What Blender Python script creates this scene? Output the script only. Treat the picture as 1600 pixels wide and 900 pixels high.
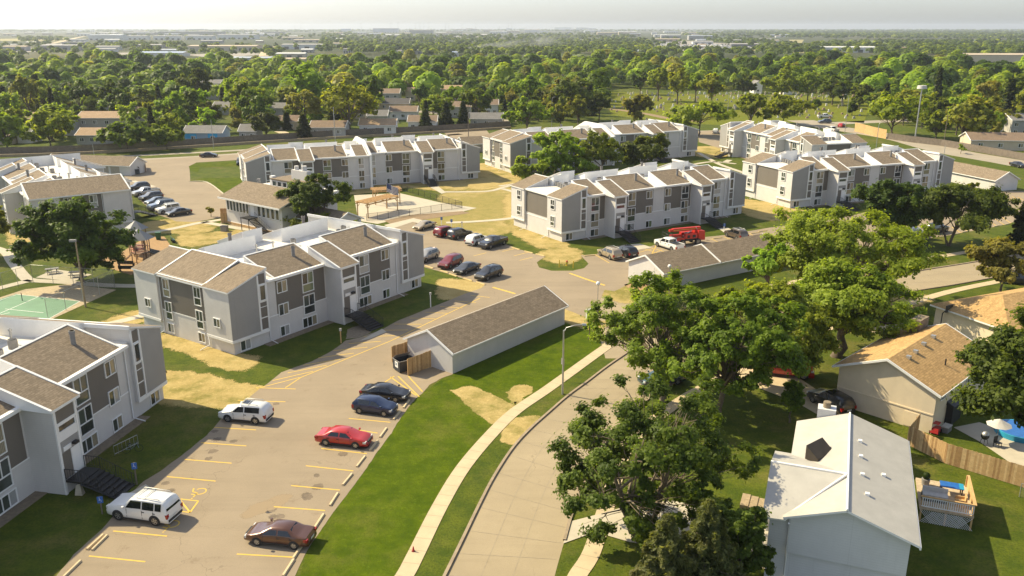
import bpy, bmesh, math, random
import numpy as np
from mathutils import Vector, Matrix
from mathutils.geometry import tessellate_polygon
for o in list(bpy.data.objects): bpy.data.objects.remove(o)
S = bpy.context.scene
COL = S.collection
R = math.radians
# ---------------------------------------------------------------- camera, sky, sun, exposure
CAM_H = 35.0
FPX = 1330.0                       # focal length in pixels of the 1600 px wide photograph
TILT = math.atan((450 - 42) / FPX)
cd = bpy.data.cameras.new('camera'); cam = bpy.data.objects.new('camera', cd); COL.objects.link(cam)
cd.sensor_width = 36; cd.lens = 36 * FPX / 1600
cd.clip_start = 1; cd.clip_end = 60000
cam.location = (0, 0, CAM_H); cam.rotation_euler = (math.pi / 2 - TILT, 0, 0)
S.camera = cam
SUN_AZ, SUN_EL = R(-26), R(41)   # direction the shadows point (from +X), height of the sun
W = bpy.data.worlds.new('World'); S.world = W; W.use_nodes = True
wn = W.node_tree.nodes; wl = W.node_tree.links
sky = wn.new('ShaderNodeTexSky'); sky.sky_type = 'NISHITA'; sky.sun_disc = False
sky.sun_elevation = SUN_EL; sky.sun_rotation = math.atan2(-math.cos(SUN_AZ), -math.sin(SUN_AZ))
sky.altitude = 300; sky.air_density = 1.0; sky.dust_density = 1.5; sky.ozone_density = 4.0
wn['Background'].inputs['Strength'].default_value = 0.11
grey = wn.new('ShaderNodeHueSaturation'); grey.inputs['Saturation'].default_value = 0.55     # a thin high overcast greys the sky
wl.new(sky.outputs[0], grey.inputs['Color']); wl.new(grey.outputs[0], wn['Background'].inputs['Color'])
sl = bpy.data.lights.new('sun', 'SUN'); sl.energy = 4.3; sl.angle = R(0.55); sl.color = (1.0, 0.86, 0.56)
sun = bpy.data.objects.new('sun', sl); COL.objects.link(sun)
sun.rotation_euler = Vector((math.cos(SUN_AZ) * math.cos(SUN_EL), math.sin(SUN_AZ) * math.cos(SUN_EL), -math.sin(SUN_EL))).to_track_quat('-Z', 'Y').to_euler()
vs = S.view_settings; vs.view_transform = 'Standard'; vs.look = 'None'; vs.gamma = 1; vs.use_curve_mapping = False
vs.exposure = 0.93
S.cycles.max_bounces = 6; S.cycles.diffuse_bounces = 3; S.cycles.glossy_bounces = 3; S.cycles.transparent_max_bounces = 6
S.cycles.transmission_bounces = 3; S.cycles.volume_bounces = 0; S.cycles.caustics_reflective = False; S.cycles.caustics_refractive = False
S.cycles.use_denoising = True
rng = random.Random(7); nrg = np.random.default_rng(7)

# ---------------------------------------------------------------- helpers
CT, ST = math.cos(TILT), math.sin(TILT)
def P(px, py, z=0.0):
    """where the ray through a pixel of the photograph meets the level z"""
    u = (px - 800) / FPX; v = (py - 450) / FPX
    d = Vector((u, CT - v * ST, -ST - v * CT)); s = (z - CAM_H) / d.z
    return Vector((d.x * s, d.y * s, z))
def up(px, py, bx, by):
    """height of the point seen at (px,py) that stands above the ground point seen at (bx,by)"""
    b = P(bx, by); u = (px - 800) / FPX; v = (py - 450) / FPX
    s = math.hypot(b.x, b.y) / math.hypot(u, CT - v * ST)
    return CAM_H + (-ST - v * CT) * s
def tag(o, label=None, cat=None, group=None, kind=None):
    if label: o['label'] = label
    if cat: o['category'] = cat
    if group: o['group'] = group
    if kind: o['kind'] = kind
    return o
def empty(name, loc=(0, 0, 0), rz=0.0, label=None, cat=None, group=None):
    o = bpy.data.objects.new(name, None); COL.objects.link(o); o.empty_display_size = 0.5
    o.location = loc; o.rotation_euler = (0, 0, rz)
    return tag(o, label, cat, group)
def link(name, me, parent=None, loc=None, rz=None):
    o = bpy.data.objects.new(name, me); COL.objects.link(o)
    if parent: o.parent = parent
    if loc is not None: o.location = loc
    if rz is not None: o.rotation_euler = (0, 0, rz)
    return o
def copy_tree(o, parent=None):
    c = o.copy(); COL.objects.link(c)
    if parent: c.parent = parent
    for ch in list(KIDS.get(o.name, ())): copy_tree(ch, c)
    return c
KIDS = {}
def note_kids(*roots):
    def rec(o, ch):
        KIDS[o.name] = ch.get(o.name, [])
        for k in KIDS[o.name]: rec(k, ch)
    ch = {}
    for o in COL.objects:
        if o.parent: ch.setdefault(o.parent.name, []).append(o)
    for r in roots: rec(r, ch)
class MB:
    """collects faces and links them as one mesh"""
    def __init__(s): s.v = []; s.f = []; s.m = []; s.sm = []
    def face(s, pts, mi=0, smooth=False):
        n = len(s.v); s.v += [tuple(p) for p in pts]; s.f.append(tuple(range(n, n + len(pts)))); s.m.append(mi); s.sm.append(smooth); return s
    def add(s, vs, fs, mi=0, smooth=False):
        n = len(s.v); s.v += [tuple(p) for p in vs]
        for f in fs: s.f.append(tuple(n + i for i in f)); s.m.append(mi); s.sm.append(smooth)
        return s
    def box(s, x0, x1, y0, y1, z0, z1, mi=0, mtop=None):
        vs = [(x, y, z) for z in (z0, z1) for x, y in ((x0, y0), (x1, y0), (x1, y1), (x0, y1))]
        s.add(vs, [(3, 2, 1, 0), (0, 1, 5, 4), (1, 2, 6, 5), (2, 3, 7, 6), (3, 0, 4, 7)], mi)
        s.add(vs[4:], [(0, 1, 2, 3)], mi if mtop is None else mtop); return s
    def obox(s, c, u, L, Wd, z0, z1, mi=0):
        """box along the unit vector u, centred at c"""
        u = Vector((u[0], u[1], 0)).normalized(); w = Vector((-u.y, u.x, 0)); c = Vector((c[0], c[1], 0))
        q = [c - u * L / 2 - w * Wd / 2, c + u * L / 2 - w * Wd / 2, c + u * L / 2 + w * Wd / 2, c - u * L / 2 + w * Wd / 2]
        vs = [(p.x, p.y, z) for z in (z0, z1) for p in q]
        return s.add(vs, [(3, 2, 1, 0), (0, 1, 5, 4), (1, 2, 6, 5), (2, 3, 7, 6), (3, 0, 4, 7), (4, 5, 6, 7)], mi)
    def prism(s, bot, top, mi=0, mtop=None, smooth=False):
        n = len(bot); vs = list(bot) + list(top)
        s.add(vs, [tuple(range(n - 1, -1, -1))] + [(i, (i + 1) % n, n + (i + 1) % n, n + i) for i in range(n)], mi, smooth)
        s.add(list(top), [tuple(range(n))], mi if mtop is None else mtop); return s
    def tube(s, pts, r, n=6, mi=0, cap=True, smooth=True):
        pts = [Vector(p) for p in pts]
        rs = r if isinstance(r, (list, tuple)) else [r] * len(pts)
        rings = []
        prev = None
        for i, p in enumerate(pts):
            d = (pts[min(i + 1, len(pts) - 1)] - pts[max(i - 1, 0)]).normalized()
            a = prev if prev is not None else (Vector((1, 0, 0)) if abs(d.x) < 0.8 else Vector((0, 1, 0)))
            a = (a - d * a.dot(d)).normalized(); prev = a; b = d.cross(a)
            rings.append([p + (a * math.cos(t) + b * math.sin(t)) * rs[i] for t in (2 * math.pi * k / n for k in range(n))])
        vs = [q for rg in rings for q in rg]; fs = []
        for i in range(len(rings) - 1):
            for k in range(n): fs.append((i * n + k, i * n + (k + 1) % n, (i + 1) * n + (k + 1) % n, (i + 1) * n + k))
        s.add(vs, fs, mi, smooth)
        if cap: s.face(rings[0][::-1], mi); s.face(rings[-1], mi)
        return s
    def cyl(s, x, y, z0, z1, r, n=12, mi=0, mtop=None, r1=None):
        r1 = r if r1 is None else r1
        a = [2 * math.pi * k / n for k in range(n)]
        vs = [(x + r * math.cos(t), y + r * math.sin(t), z0) for t in a] + [(x + r1 * math.cos(t), y + r1 * math.sin(t), z1) for t in a]
        s.add(vs, [(k, (k + 1) % n, n + (k + 1) % n, n + k) for k in range(n)], mi, True)
        s.face([vs[k] for k in range(n - 1, -1, -1)], mi); s.face(vs[n:], mi if mtop is None else mtop); return s
    def ball(s, x, y, z, r, mi=0, n=10, sz=1.0):
        vs = []; fs = []
        for i in range(n // 2 + 1):
            ph = math.pi * i / (n // 2)
            for k in range(n): vs.append((x + r * math.sin(ph) * math.cos(2 * math.pi * k / n), y + r * math.sin(ph) * math.sin(2 * math.pi * k / n), z + sz * r * math.cos(ph)))
        for i in range(n // 2):
            for k in range(n): fs.append((i * n + k, (i + 1) * n + k, (i + 1) * n + (k + 1) % n, i * n + (k + 1) % n))
        return s.add(vs, fs, mi, True)
    def mesh(s, name, mats):
        me = bpy.data.meshes.new(name); me.from_pydata(s.v, [], s.f)
        for m in (mats if isinstance(mats, (list, tuple)) else [mats]): me.materials.append(m)
        me.polygons.foreach_set('material_index', s.m); me.polygons.foreach_set('use_smooth', s.sm); me.update(); return me
    def build(s, name, mats, parent=None, loc=None, rz=None): return link(name, s.mesh(name, mats), parent, loc, rz)

# ---------------------------------------------------------------- materials
class N:
    def __init__(s, name):
        s.m = bpy.data.materials.new(name); s.m.use_nodes = True; s.t = s.m.node_tree; s.b = s.t.nodes['Principled BSDF']
    def n(s, typ, **kw):
        o = s.t.nodes.new(typ)
        for k, v in kw.items():
            if k.startswith('i_'):
                key = k[2:].replace('_', ' '); o.inputs[int(key) if key.isdigit() else key].default_value = v
            else: setattr(o, k, v)
        return o
    def l(s, a, b): s.t.links.new(a, b)
    def noise(s, scale, detail=3, rough=0.6, vec=None):
        o = s.n('ShaderNodeTexNoise', i_Scale=scale, i_Detail=detail, i_Roughness=rough)
        s.l(vec or s.obj(), o.inputs['Vector']); return o.outputs['Fac']
    def obj(s):
        if not hasattr(s, '_o'): s._o = s.n('ShaderNodeTexCoord').outputs['Object']
        return s._o
    def ramp(s, fac, stops):
        o = s.n('ShaderNodeValToRGB'); e = o.color_ramp.elements
        while len(e) < len(stops): e.new(0.5)
        for x, (p, c) in zip(e, stops): x.position = p; x.color = (*c, 1)
        s.l(fac, o.inputs[0]); return o.outputs[0]
    def mix(s, fac, a, b, mode='MIX'):
        o = s.n('ShaderNodeMix', data_type='RGBA', blend_type=mode)
        for sock, v in ((o.inputs[0], fac), (o.inputs[6], a), (o.inputs[7], b)):
            if hasattr(v, 'is_output'): s.l(v, sock)
            else: sock.default_value = v if isinstance(v, (int, float)) else (*v, 1)
        return o.outputs[2]
    def math(s, op, a, b=0.5, c=None):
        o = s.n('ShaderNodeMath', operation=op)
        for i, v in enumerate((a, b, c)):
            if v is None: continue
            if hasattr(v, 'is_output'): s.l(v, o.inputs[i])
            else: o.inputs[i].default_value = v
        return o.outputs[0]
    def smooth(s, v, a, b):
        o = s.n('ShaderNodeMapRange', interpolation_type='SMOOTHSTEP'); s.l(v, o.inputs[0]); o.inputs[1].default_value = a; o.inputs[2].default_value = b; return o.outputs[0]
    def bump(s, h, strength=0.3, dist=0.05):
        o = s.n('ShaderNodeBump', i_Strength=strength, i_Distance=dist); s.l(h, o.inputs['Height']); s.l(o.outputs[0], s.b.inputs['Normal'])
    def out(s, col=None, rough=0.8, metal=0.0, spec=None):
        if col is not None:
            if hasattr(col, 'is_output'): s.l(col, s.b.inputs['Base Color'])
            else: s.b.inputs['Base Color'].default_value = (*col, 1)
        s.b.inputs['Roughness'].default_value = rough; s.b.inputs['Metallic'].default_value = metal
        if spec is not None: s.b.inputs['Specular IOR Level'].default_value = spec
        return s.m
def var_mat(name, col, amount=0.12, scale=0.6, rough=0.8, metal=0.0, fine=None, spec=None):
    """a plain surface with uneven, weathered colour"""
    k = N(name); a = tuple(c * (1 - amount) for c in col); b = tuple(min(1, c * (1 + amount)) for c in col)
    f = k.noise(scale, 4, 0.65)
    c = k.ramp(f, [(0.3, a), (0.7, b)])
    if fine: c = k.mix(k.smooth(k.noise(fine, 2, 0.5), 0.35, 0.75), c, tuple(x * 0.78 for x in col))
    return k.out(c, rough, metal, spec)
def siding(name, col):
    k = N(name); x = k.n('ShaderNodeSeparateXYZ'); k.l(k.obj(), x.inputs[0])
    w = k.math('FRACT', k.math('MULTIPLY', x.outputs[2], 1 / 0.18))
    lap = k.smooth(w, 0.0, 0.14)
    c = k.ramp(k.noise(0.5, 4, 0.6), [(0.3, tuple(v * 0.94 for v in col)), (0.7, tuple(v * 1.05 for v in col))])
    c = k.mix(lap, tuple(v * 0.82 for v in col), c)
    mp = k.n('ShaderNodeMapping'); mp.inputs['Scale'].default_value = (2.2, 2.2, 0.18); k.l(k.obj(), mp.inputs['Vector'])
    dirt = k.math('MAXIMUM', k.smooth(k.noise(0.9, 5, 0.7), 0.55, 0.85), k.smooth(k.noise(1.0, 4, 0.7, mp.outputs[0]), 0.52, 0.8))
    sx = k.math('FRACT', k.math('MULTIPLY', k.math('ADD', x.outputs[0], x.outputs[1]), 1 / 3.66)); c = k.mix(k.math('MULTIPLY', k.math('LESS_THAN', sx, 0.006), 0.4), c, tuple(v * 0.6 for v in col))
    c = k.mix(k.math('MULTIPLY', dirt, 0.25), c, tuple(v * 0.7 for v in col))
    k.bump(w, 0.25, 0.02)
    return k.out(c, 0.75)
def shingles(name, col, streak=True):
    k = N(name)
    br = k.n('ShaderNodeTexBrick', i_Scale=1.0); br.inputs['Brick Width'].default_value = 0.45; br.inputs['Row Height'].default_value = 0.2
    br.inputs['Mortar Size'].default_value = 0.012; br.inputs['Color1'].default_value = (*[c * 1.2 for c in col], 1); br.inputs['Color2'].default_value = (*[c * 0.78 for c in col], 1)
    br.inputs['Mortar'].default_value = (*[c * 0.55 for c in col], 1); br.inputs['Bias'].default_value = 0.0
    k.l(k.obj(), br.inputs['Vector'])
    c = k.mix(k.math('MULTIPLY', k.smooth(k.noise(0.35, 4, 0.6), 0.35, 0.75), 0.45), br.outputs[0], tuple(c * 0.75 for c in col))
    c = k.mix(k.math('MULTIPLY', k.smooth(k.noise(5.0, 3, 0.7), 0.45, 0.7), 0.4), c, tuple(min(1, c * 1.5) for c in col))
    return k.out(c, 0.95, spec=0.2)
M = {}
M['siding'] = siding('grey_siding', (0.6, 0.575, 0.55)); M['siding_mid'] = siding('mid_grey_siding', (0.31, 0.3, 0.288))
M['siding_dark'] = siding('dark_taupe_siding', (0.16, 0.14, 0.118))
M['trim'] = var_mat('white_trim', (0.78, 0.77, 0.75), 0.05, 0.8, 0.6)
M['membrane'] = var_mat('white_roof_membrane', (0.72, 0.69, 0.63), 0.1, 0.35, 0.8, fine=1.5)
M['shingle'] = shingles('brown_shingles', (0.225, 0.176, 0.124))
M['metal'] = var_mat('galvanised_metal', (0.45, 0.45, 0.44), 0.1, 1.2, 0.45, 0.7)
M['black'] = var_mat('black_painted_steel', (0.018, 0.018, 0.02), 0.2, 2.0, 0.5)
M['ac'] = var_mat('condenser_grey', (0.23, 0.22, 0.21), 0.15, 3.0, 0.6)
M['curtain'] = var_mat('curtain', (0.5, 0.45, 0.36), 0.15, 2.5, 0.9)
M['wood'] = var_mat('cedar_boards', (0.52, 0.33, 0.145), 0.18, 2.0, 0.85)
M['oldwood'] = var_mat('weathered_fence_boards', (0.16, 0.13, 0.1), 0.22, 1.2, 0.9)
M['concrete'] = var_mat('pale_concrete', (0.5, 0.44, 0.34), 0.1, 0.5, 0.9, fine=3.0)
def glass_mat():
    k = N('window_glass'); r = k.n('ShaderNodeObjectInfo').outputs['Random']
    c = k.ramp(k.math('ADD', k.math('MULTIPLY', r, 0.7), k.math('MULTIPLY', k.noise(0.7, 1, 0.5), 0.4)), [(0.2, (0.012, 0.015, 0.016)), (0.8, (0.07, 0.085, 0.07))])
    return k.out(c, 0.05, 0, 0.9)
M['glass'] = glass_mat()
M['car_glass'] = N('car_glass').out((0.008, 0.010, 0.012), 0.04, 0, 0.9)
# ---------------------------------------------------------------- ground materials
def fade_out(k):
    """let a patch break up raggedly towards its rim, where the ground below shows"""
    at = k.n('ShaderNodeAttribute', attribute_name='cover').outputs['Fac']; nz = k.math('ADD', k.math('MULTIPLY', k.noise(0.8, 6, 0.78), 0.6), k.math('MULTIPLY', k.noise(7.0, 3, 0.7), 0.4))
    f = k.smooth(k.math('ADD', at, k.math('MULTIPLY', k.math('SUBTRACT', nz, 0.5), 2.2)), 0.47, 0.53)
    tr = k.n('ShaderNodeBsdfTransparent'); mx = k.n('ShaderNodeMixShader'); k.l(f, mx.inputs[0]); k.l(tr.outputs[0], mx.inputs[1]); k.l(k.b.outputs[0], mx.inputs[2]); k.l(mx.outputs[0], k.t.nodes['Material Output'].inputs['Surface'])
def grass_mat(name, a, b, dry, dry_amt=0.5, fade=False):
    k = N(name)
    big = k.noise(0.05, 4, 0.6); mid = k.noise(0.5, 6, 0.78); fine = k.noise(4.0, 4, 0.78)
    c = k.mix(k.smooth(mid, 0.3, 0.7), a, b)
    c = k.mix(k.math('MULTIPLY', k.smooth(k.math('ADD', k.math('MULTIPLY', big, 0.6), k.math('MULTIPLY', k.noise(0.35, 4, 0.7), 0.5)), 0.52, 0.7), dry_amt), c, dry)
    c = k.mix(k.math('MULTIPLY', k.smooth(fine, 0.4, 0.75), 0.6), c, tuple(v * 0.55 for v in a))
    c = k.mix(k.math('MULTIPLY', k.smooth(k.noise(2.2, 2, 0.6), 0.55, 0.75), 0.35), c, tuple(v * 1.35 for v in b))
    k.bump(k.math('ADD', fine, k.noise(1.6, 3, 0.7)), 0.6, 0.1)
    if fade: fade_out(k)
    return k.out(c, 0.95, spec=0.05)
M['grass'] = grass_mat('lawn_grass', (0.05, 0.078, 0.005), (0.102, 0.13, 0.008), (0.17, 0.145, 0.035), 0.5)
M['grass_lush'] = grass_mat('watered_grass', (0.046, 0.078, 0.004), (0.096, 0.132, 0.006), (0.14, 0.135, 0.03), 0.5)
M['straw'] = grass_mat('straw_covered_soil', (0.38, 0.285, 0.11), (0.48, 0.37, 0.16), (0.15, 0.15, 0.03), 0.85, True)
M['drylawn'] = grass_mat('dry_lawn', (0.25, 0.22, 0.07), (0.34, 0.27, 0.1), (0.46, 0.35, 0.16), 0.8, True)
def asphalt_mat(name, col, stain=0.5):
    k = N(name)
    c = k.ramp(k.noise(0.12, 5, 0.65), [(0.3, tuple(v * 0.88 for v in col)), (0.7, tuple(v * 1.1 for v in col))])
    c = k.mix(k.math('MULTIPLY', k.smooth(k.noise(0.45, 5, 0.75), 0.56, 0.74), stain), c, tuple(v * f for v, f in zip(col, (0.62, 0.56, 0.5))))
    c = k.mix(k.math('MULTIPLY', k.smooth(k.noise(9.0, 3, 0.7), 0.45, 0.75), 0.35), c, tuple(v * 0.72 for v in col))
    mp = k.n('ShaderNodeMapping'); mp.inputs['Rotation'].default_value = (0, 0, R(-56)); mp.inputs['Scale'].default_value = (0.035, 0.55, 1); k.l(k.obj(), mp.inputs['Vector'])
    c = k.mix(k.math('MULTIPLY', k.smooth(k.noise(1.0, 4, 0.65, mp.outputs[0]), 0.45, 0.7), 0.32), c, tuple(v * 0.72 for v in col))
    vo = k.n('ShaderNodeTexVoronoi', feature='DISTANCE_TO_EDGE', i_Scale=0.11); 
    wv = k.n('ShaderNodeVectorMath', operation='ADD'); nz = k.n('ShaderNodeTexNoise', i_Scale=0.6, i_Detail=3.0); k.l(k.obj(), nz.inputs['Vector'])
    k.l(k.obj(), wv.inputs[0]); sc = k.n('ShaderNodeVectorMath', operation='SCALE', i_Scale=2.0); k.l(nz.outputs['Color'], sc.inputs[0]); k.l(sc.outputs[0], wv.inputs[1]); k.l(wv.outputs[0], vo.inputs['Vector'])
    c = k.mix(k.math('MULTIPLY', k.math('MULTIPLY', k.math('LESS_THAN', vo.outputs['Distance'], 0.0022), k.smooth(k.noise(0.06, 2, 0.5), 0.45, 0.6)), 0.4), c, tuple(v * 0.45 for v in col))
    return k.out(c, 0.92, spec=0.25)
M['asphalt'] = asphalt_mat('sun_bleached_parking_surface', (0.29, 0.232, 0.162), 0.6)
M['street'] = asphalt_mat('concrete_street', (0.335, 0.272, 0.178), 0.3)
M['road_far'] = asphalt_mat('boulevard_concrete', (0.34, 0.295, 0.23), 0.2)
M['walk'] = var_mat('concrete_walk', (0.5, 0.4, 0.255), 0.08, 0.8, 0.9)
M['path'] = var_mat('pale_concrete_path', (0.46, 0.41, 0.32), 0.08, 0.8, 0.9)
M['kerb'] = var_mat('kerb_concrete', (0.32, 0.25, 0.17), 0.18, 1.0, 0.9, fine=4)
M['joint'] = var_mat('road_joint_tar', (0.29, 0.24, 0.17), 0.2, 2.0, 0.9)
def paint_mat():
    k = N('worn_yellow_paint'); c = k.mix(k.math('MULTIPLY', k.smooth(k.noise(2.5, 4, 0.8), 0.55, 0.75), 0.6), (0.66, 0.43, 0.06), (0.33, 0.27, 0.18))
    return k.out(c, 0.8)
M['yellow'] = paint_mat()
M['mulch'] = var_mat('wood_chip_mulch', (0.36, 0.22, 0.1), 0.25, 2.0, 0.95, fine=7)
M['rock'] = var_mat('landscape_rock', (0.24, 0.19, 0.13), 0.35, 3.0, 0.95, fine=6)
M['court'] = var_mat('green_court_paint', (0.13, 0.25, 0.155), 0.1, 0.5, 0.8)
M['courtslab'] = var_mat('tan_court_slab', (0.44, 0.35, 0.22), 0.1, 0.5, 0.9, fine=3)
M['soil'] = var_mat('bare_brown_soil', (0.26, 0.18, 0.1), 0.25, 1.0, 0.95, fine=5)
def stain_mat():
    k = N('oil_stains'); c = k.ramp(k.noise(1.2, 3, 0.6), [(0.3, (0.1, 0.075, 0.05)), (0.7, (0.2, 0.15, 0.1))]); fade_out(k); return k.out(c, 0.8)
M['stain'] = stain_mat()
def rust_mat():
    k = N('rusty_smear'); fade_out(k); return k.out((0.27, 0.2, 0.12), 0.85)
M['rust'] = rust_mat()
M['whiteline'] = var_mat('white_line_paint', (0.75, 0.74, 0.7), 0.1, 2.0, 0.8)

def ground_sheet():
    k = N('ground_cover')
    x = k.n('ShaderNodeSeparateXYZ'); k.l(k.obj(), x.inputs[0])
    near = k.noise(0.55, 5, 0.7); fine = k.noise(5.0, 3, 0.75); big = k.noise(0.05, 4, 0.6)
    a = k.mix(k.smooth(near, 0.3, 0.7), (0.052, 0.08, 0.006), (0.104, 0.126, 0.01))
    a = k.mix(k.math('MULTIPLY', k.smooth(k.math('ADD', k.math('MULTIPLY', big, 0.6), k.math('MULTIPLY', k.noise(0.3, 4, 0.7), 0.5)), 0.53, 0.72), 0.6), a, (0.2, 0.16, 0.05))
    a = k.mix(k.math('MULTIPLY', k.smooth(fine, 0.35, 0.75), 0.6), a, (0.022, 0.034, 0.004))
    far = k.ramp(k.noise(0.0022, 5, 0.62), [(0.3, (0.032, 0.045, 0.018)), (0.5, (0.055, 0.066, 0.025)), (0.62, (0.1, 0.095, 0.045)), (0.75, (0.17, 0.145, 0.09))])
    f = k.smooth(x.outputs[1], 500, 1000)
    k.bump(k.math('ADD', fine, near), 0.6, 0.1)
    m = k.out(k.mix(f, a, far), 0.95, spec=0.15)
    mb = MB(); E = 9000
    ys = [-200, 300, 1200, 4000, 13500]
    for y0, y1 in zip(ys, ys[1:]): mb.face([(-E, y0, 0), (E, y0, 0), (E, y1, 0), (-E, y1, 0)])
    o = mb.build('ground', m)
    tag(o, kind='structure')
ground_sheet()
def resample(pts, step, jit=0.0, closed=True):
    out = []; n = len(pts)
    for i in range(n if closed else n - 1):
        a, b = pts[i], pts[(i + 1) % n]; d = b - a; L = d.length; m = max(1, int(L / step))
        for j in range(m):
            q = a + d * (j / m)
            if jit and j: q = q + Vector((-d.y, d.x, 0)).normalized() * rng.uniform(-jit, jit)
            out.append(q)
    if not closed: out.append(pts[-1])
    return out
def catmull(pts, k=5):
    out = []
    for i in range(len(pts) - 1):
        p0, p1, p2, p3 = pts[max(i - 1, 0)], pts[i], pts[i + 1], pts[min(i + 2, len(pts) - 1)]
        for j in range(k):
            t = j / k
            out.append(0.5 * ((2 * p1) + (p2 - p0) * t + (2 * p0 - 5 * p1 + 4 * p2 - p3) * t * t + (3 * p1 - p0 - 3 * p2 + p3) * t ** 3))
    return out + [pts[-1]]
def ragged(pts, amp):
    n = len(pts); w = np.zeros(n); out = []
    for k, a in ((max(4, n // 14), .9), (max(6, n // 5), .5), (n, .35)):
        c = nrg.uniform(-1, 1, k); t = np.arange(n) / n * k; i = t.astype(int) % k; f = t - t.astype(int); f = f * f * (3 - 2 * f); w += a * (c[i] * (1 - f) + c[(i + 1) % k] * f)
    for i, p in enumerate(pts):
        d = pts[(i + 1) % n] - pts[i - 1]; q = Vector((-d.y, d.x, 0)); q = q.normalized() if q.length > 0 else q
        out.append(p + q * float(w[i]) * amp)
    return out
def sheet(name, pix, z, mat, jit=0.0, step=0.7, world=False, smooth=False):
    pts = [Vector((p[0], p[1], 0)) for p in pix] if world else [P(*p) for p in pix]
    if smooth: pts = catmull(pts + [pts[0]], 4)[:-1]
    if jit: pts = ragged(resample(pts, step), jit)
    tris = tessellate_polygon([pts]); mb = MB()
    vs = [(p.x, p.y, z) for p in pts]
    fs = []
    for t in tris:
        a, b, c = (pts[i] for i in t)
        fs.append(t if (b - a).cross(c - a).z > 0 else t[::-1])
    mb.add(vs, fs)
    return tag(mb.build(name, mat), kind='structure')
def patch(name, pix, z, mat, rim=1.3, amp=0.5, world=False, star=False):
    """a ground patch whose rim thins out: 'cover' runs from 1 inside to 0 at the rim"""
    pts = [Vector((p[0], p[1], 0)) for p in pix] if world else [P(*p) for p in pix]
    pts = ragged(resample(catmull(pts + [pts[0]], 4)[:-1], .5 if not world else .15), amp); n = len(pts)
    A = sum(pts[i].x * pts[(i + 1) % n].y - pts[(i + 1) % n].x * pts[i].y for i in range(n))
    nr = []
    for i in range(n): d = pts[(i + 2) % n] - pts[i - 2]; q = Vector((d.y, -d.x, 0)).normalized() * (1 if A > 0 else -1); nr.append(q)
    nr = [sum((nr[(i + k) % n] for k in range(-7, 8)), Vector()).normalized() for i in range(n)]
    outer = [p + q * rim for p, q in zip(pts, nr)]
    if star: c = sum(pts, Vector()) / n; outer = [c + (p - c) * (1 + rim / max(.05, (p - c).length)) for p in pts]
    vs = [(p.x, p.y, z) for p in pts] + [(p.x, p.y, z) for p in outer]; fs = []
    for t in tessellate_polygon([pts]):
        a, b, c = (pts[i] for i in t); fs.append(tuple(t) if (b - a).cross(c - a).z > 0 else tuple(t[::-1]))
    for i in range(n): j = (i + 1) % n; fs.append((i, n + i, n + j, j) if A > 0 else (j, n + j, n + i, i))
    me = bpy.data.meshes.new(name); me.from_pydata(vs, [], fs); me.materials.append(mat); at = me.attributes.new('cover', 'FLOAT', 'POINT'); at.data.foreach_set('value', np.array([1.0] * n + [0.0] * n, dtype=np.float32)); me.update()
    return tag(link(name, me), kind='structure')
def ribbon_pts(pts, w):
    L, Rr = [], []
    for i, p in enumerate(pts):
        d = (pts[min(i + 1, len(pts) - 1)] - pts[max(i - 1, 0)]).normalized(); nrm = Vector((-d.y, d.x, 0))
        L.append(p + nrm * w / 2); Rr.append(p - nrm * w / 2)
    return L, Rr
def ribbon(name, pix, w, z, mat, h=0.0, world=False, joints=0.0):
    pts = catmull([Vector((p[0], p[1], 0)) for p in pix] if world else [P(*p) for p in pix], 5)
    L, Rr = ribbon_pts(pts, w); mb = MB()
    for i in range(len(pts) - 1):
        q = [Rr[i], Rr[i + 1], L[i + 1], L[i]]
        mb.face([(p.x, p.y, z + h) for p in q])
        if h:
            mb.face([(Rr[i].x, Rr[i].y, 0), (Rr[i + 1].x, Rr[i + 1].y, 0), (Rr[i + 1].x, Rr[i + 1].y, z + h), (Rr[i].x, Rr[i].y, z + h)])
            mb.face([(L[i + 1].x, L[i + 1].y, 0), (L[i].x, L[i].y, 0), (L[i].x, L[i].y, z + h), (L[i + 1].x, L[i + 1].y, z + h)])
    o = tag(mb.build(name, mat), kind='structure')
    if joints:
        d = 0; jm = MB()
        for i in range(len(pts) - 1):
            seg = (pts[i + 1] - pts[i]).length; u = (pts[i + 1] - pts[i]).normalized()
            t = (joints - d % joints)
            while t < seg:
                c = pts[i] + u * t; jm.obox(c, (-u.y, u.x), w, 0.035, z + h + 0.003, z + h + 0.005); t += joints
            d += seg
        tag(jm.build(name + '_joints', M['joint']), kind='structure')
    return o
Z1, Z2, Z3, Z4 = 0.006, 0.014, 0.022, 0.03
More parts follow.
